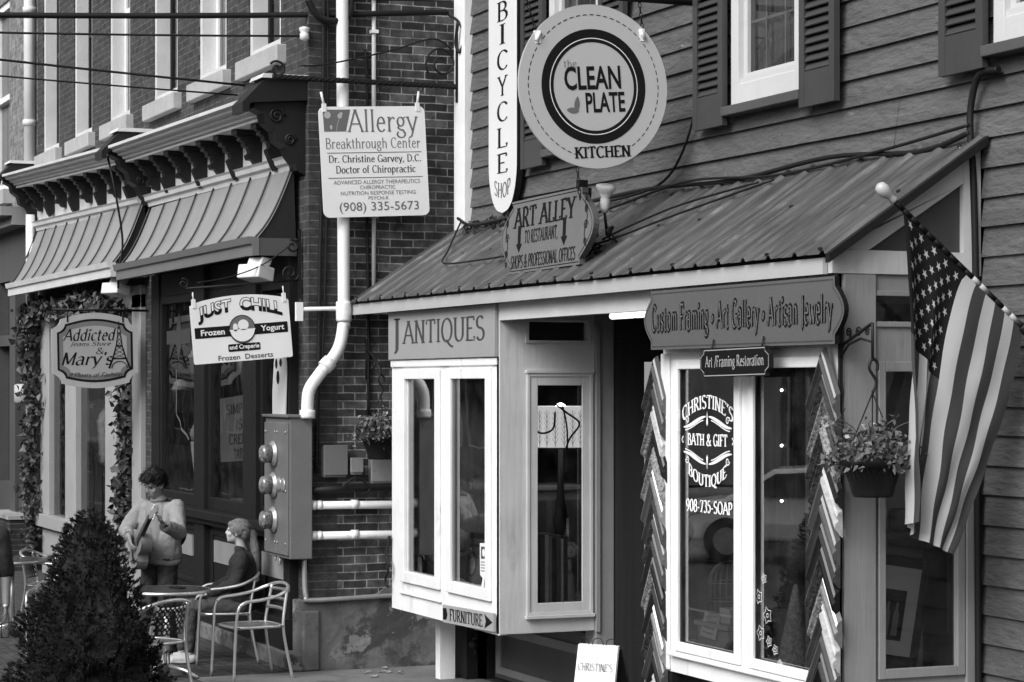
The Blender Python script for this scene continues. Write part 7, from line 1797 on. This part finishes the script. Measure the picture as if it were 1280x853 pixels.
for x in (-1.4, 1.4):
    for s in (-1, 1):
        m = MB(); m.lathe([(.2, -.1), (.33, -.1), (.34, -.06), (.34, .06), (.33, .1), (.2, .1)], (x, s * .80, .34), 24, axis=Matrix.Rotation(PI / 2, 3, 'X')); w = m.build('wheel', tyre_m, t, local=True)
        m = MB(); m.lathe([(.2, -.11), (.2, .11)], (x, s * .80, .34), 18, axis=Matrix.Rotation(PI / 2, 3, 'X')); m.build('rim', galv, w, local=True)
for s in (-1, 1): m = MB(); m.ball((-2.2, s * .62, .72), .13, 0, 12, (.7, 1.2, .6)); m.build('headlight', white_clean, t, local=True)
# trees over the way, dark in the reflections
for k, (x, y, h) in enumerate(((-47.9, -9.4, 8.5), (-24, -9.8, 7.5), (-70, -9.5, 9))):
    rnd = random.Random(50 + k); t = thing('street_tree', ['tallish', 'smaller', 'tallest'][k] + ' leafy street tree on the far pavement', 'tree', (x, y, -.02))
    m = MB(); m.tube([(x, y, -.02), (x + .1, y, h * .35), (x, y + .1, h * .7)], [.2, .14, .05], 8)
    for q in range(6):
        a = q * 1.05; m.tube([(x, y, h * (.3 + .05 * q)), (x + 1.4 * math.cos(a), y + 1.4 * math.sin(a), h * (.5 + .06 * q))], [.07, .02], 6)
    m.build('trunk', dark_wood, t); m = MB()
    for q in range(2600):
        d = Vector((rnd.gauss(0, 1), rnd.gauss(0, 1), rnd.gauss(0, 1))).normalized() * rnd.random() ** .35
        d *= 1 + .3 * noise.noise(d * 2.2)
        leaf(m, Vector((x + d.x * h * .33, y + d.y * h * .30, h * .66 + d.z * h * .34)), rnd.uniform(.15, .32), rnd)
    m.build('crown', leaf_a, t, recalc=False)
# fallen leaves by the plinth
R.seed(9); m = MB()
for k in range(14):
    x, y = R.uniform(-18.55, -18.0), R.uniform(6.35, 6.9); q = MB(); leaf(m, (0, 0, 0), R.uniform(.05, .085), R)
    vs = m.bm.verts[:]; m.bm.verts.ensure_lookup_table(); vs = m.bm.verts[-8:]
    zc = min(v.co.z for v in vs)
    for v in vs: v.co = Vector((v.co.x + x, v.co.y + y, (v.co.z - zc) * .35 + .012))
o = m.build('fallen_leaves', mat('dry_leaf', .22, .8, .3, 20), recalc=False); o['kind'] = 'stuff'

R.seed(14); m = MB()
for k in range(240):
    x = R.uniform(-18.1, -16.6) if k < 150 else R.uniform(-15.3, -14.2); y = 7.30 - abs(R.gauss(0, .05)) if k < 150 else R.uniform(6.56, 6.66)
    leaf(m, (x, y, roof_z(y) + .02 + R.random() * .05), R.uniform(.03, .07), R)
o = m.build('dead_leaves', mat('roof_leaf', .035, .9, .6, 20), recalc=False); o['kind'] = 'stuff'

# ------------------------------------------------------------------ left and right fittings of the hanging signs as separate parts
for root in [o for o in bpy.data.objects if o.type == 'EMPTY' and o.name.split('.')[0] in ('hanging_sign', 'shop_sign')]:
    for ch in list(root.children):
        nm = ch.name.split('.')[0]
        if nm not in ('hanger', 'bracket'): continue
        other = ch.copy(); other.data = ch.data.copy(); other.name = nm; C.objects.link(other)
        for ob, keep in ((ch, -1), (other, 1)):
            b = bmesh.new(); b.from_mesh(ob.data)
            bmesh.ops.delete(b, geom=[f for f in b.faces if f.calc_center_median().x * keep < 0], context='FACES'); b.to_mesh(ob.data); b.free()

# ------------------------------------------------------------------ lettering belongs to its board: join the two meshes
def join_meshes(dst, src):
    base = len(dst.data.materials); b = bmesh.new(); b.from_mesh(dst.data); nf = len(b.faces)
    b.from_mesh(src.data); b.faces.ensure_lookup_table()
    for f in b.faces[nf:]: f.material_index += base
    for m_ in src.data.materials: dst.data.materials.append(m_)
    b.to_mesh(dst.data); b.free(); bpy.data.objects.remove(src)
for root in [o for o in bpy.data.objects if o.type == 'EMPTY']:
    kids = {c.name.split('.')[0]: c for c in root.children}
    if 'lettering' in kids:
        host = kids.get('board') or kids.get('front_panel')
        if host: join_meshes(host, kids['lettering'])
bpy.context.view_layer.update()
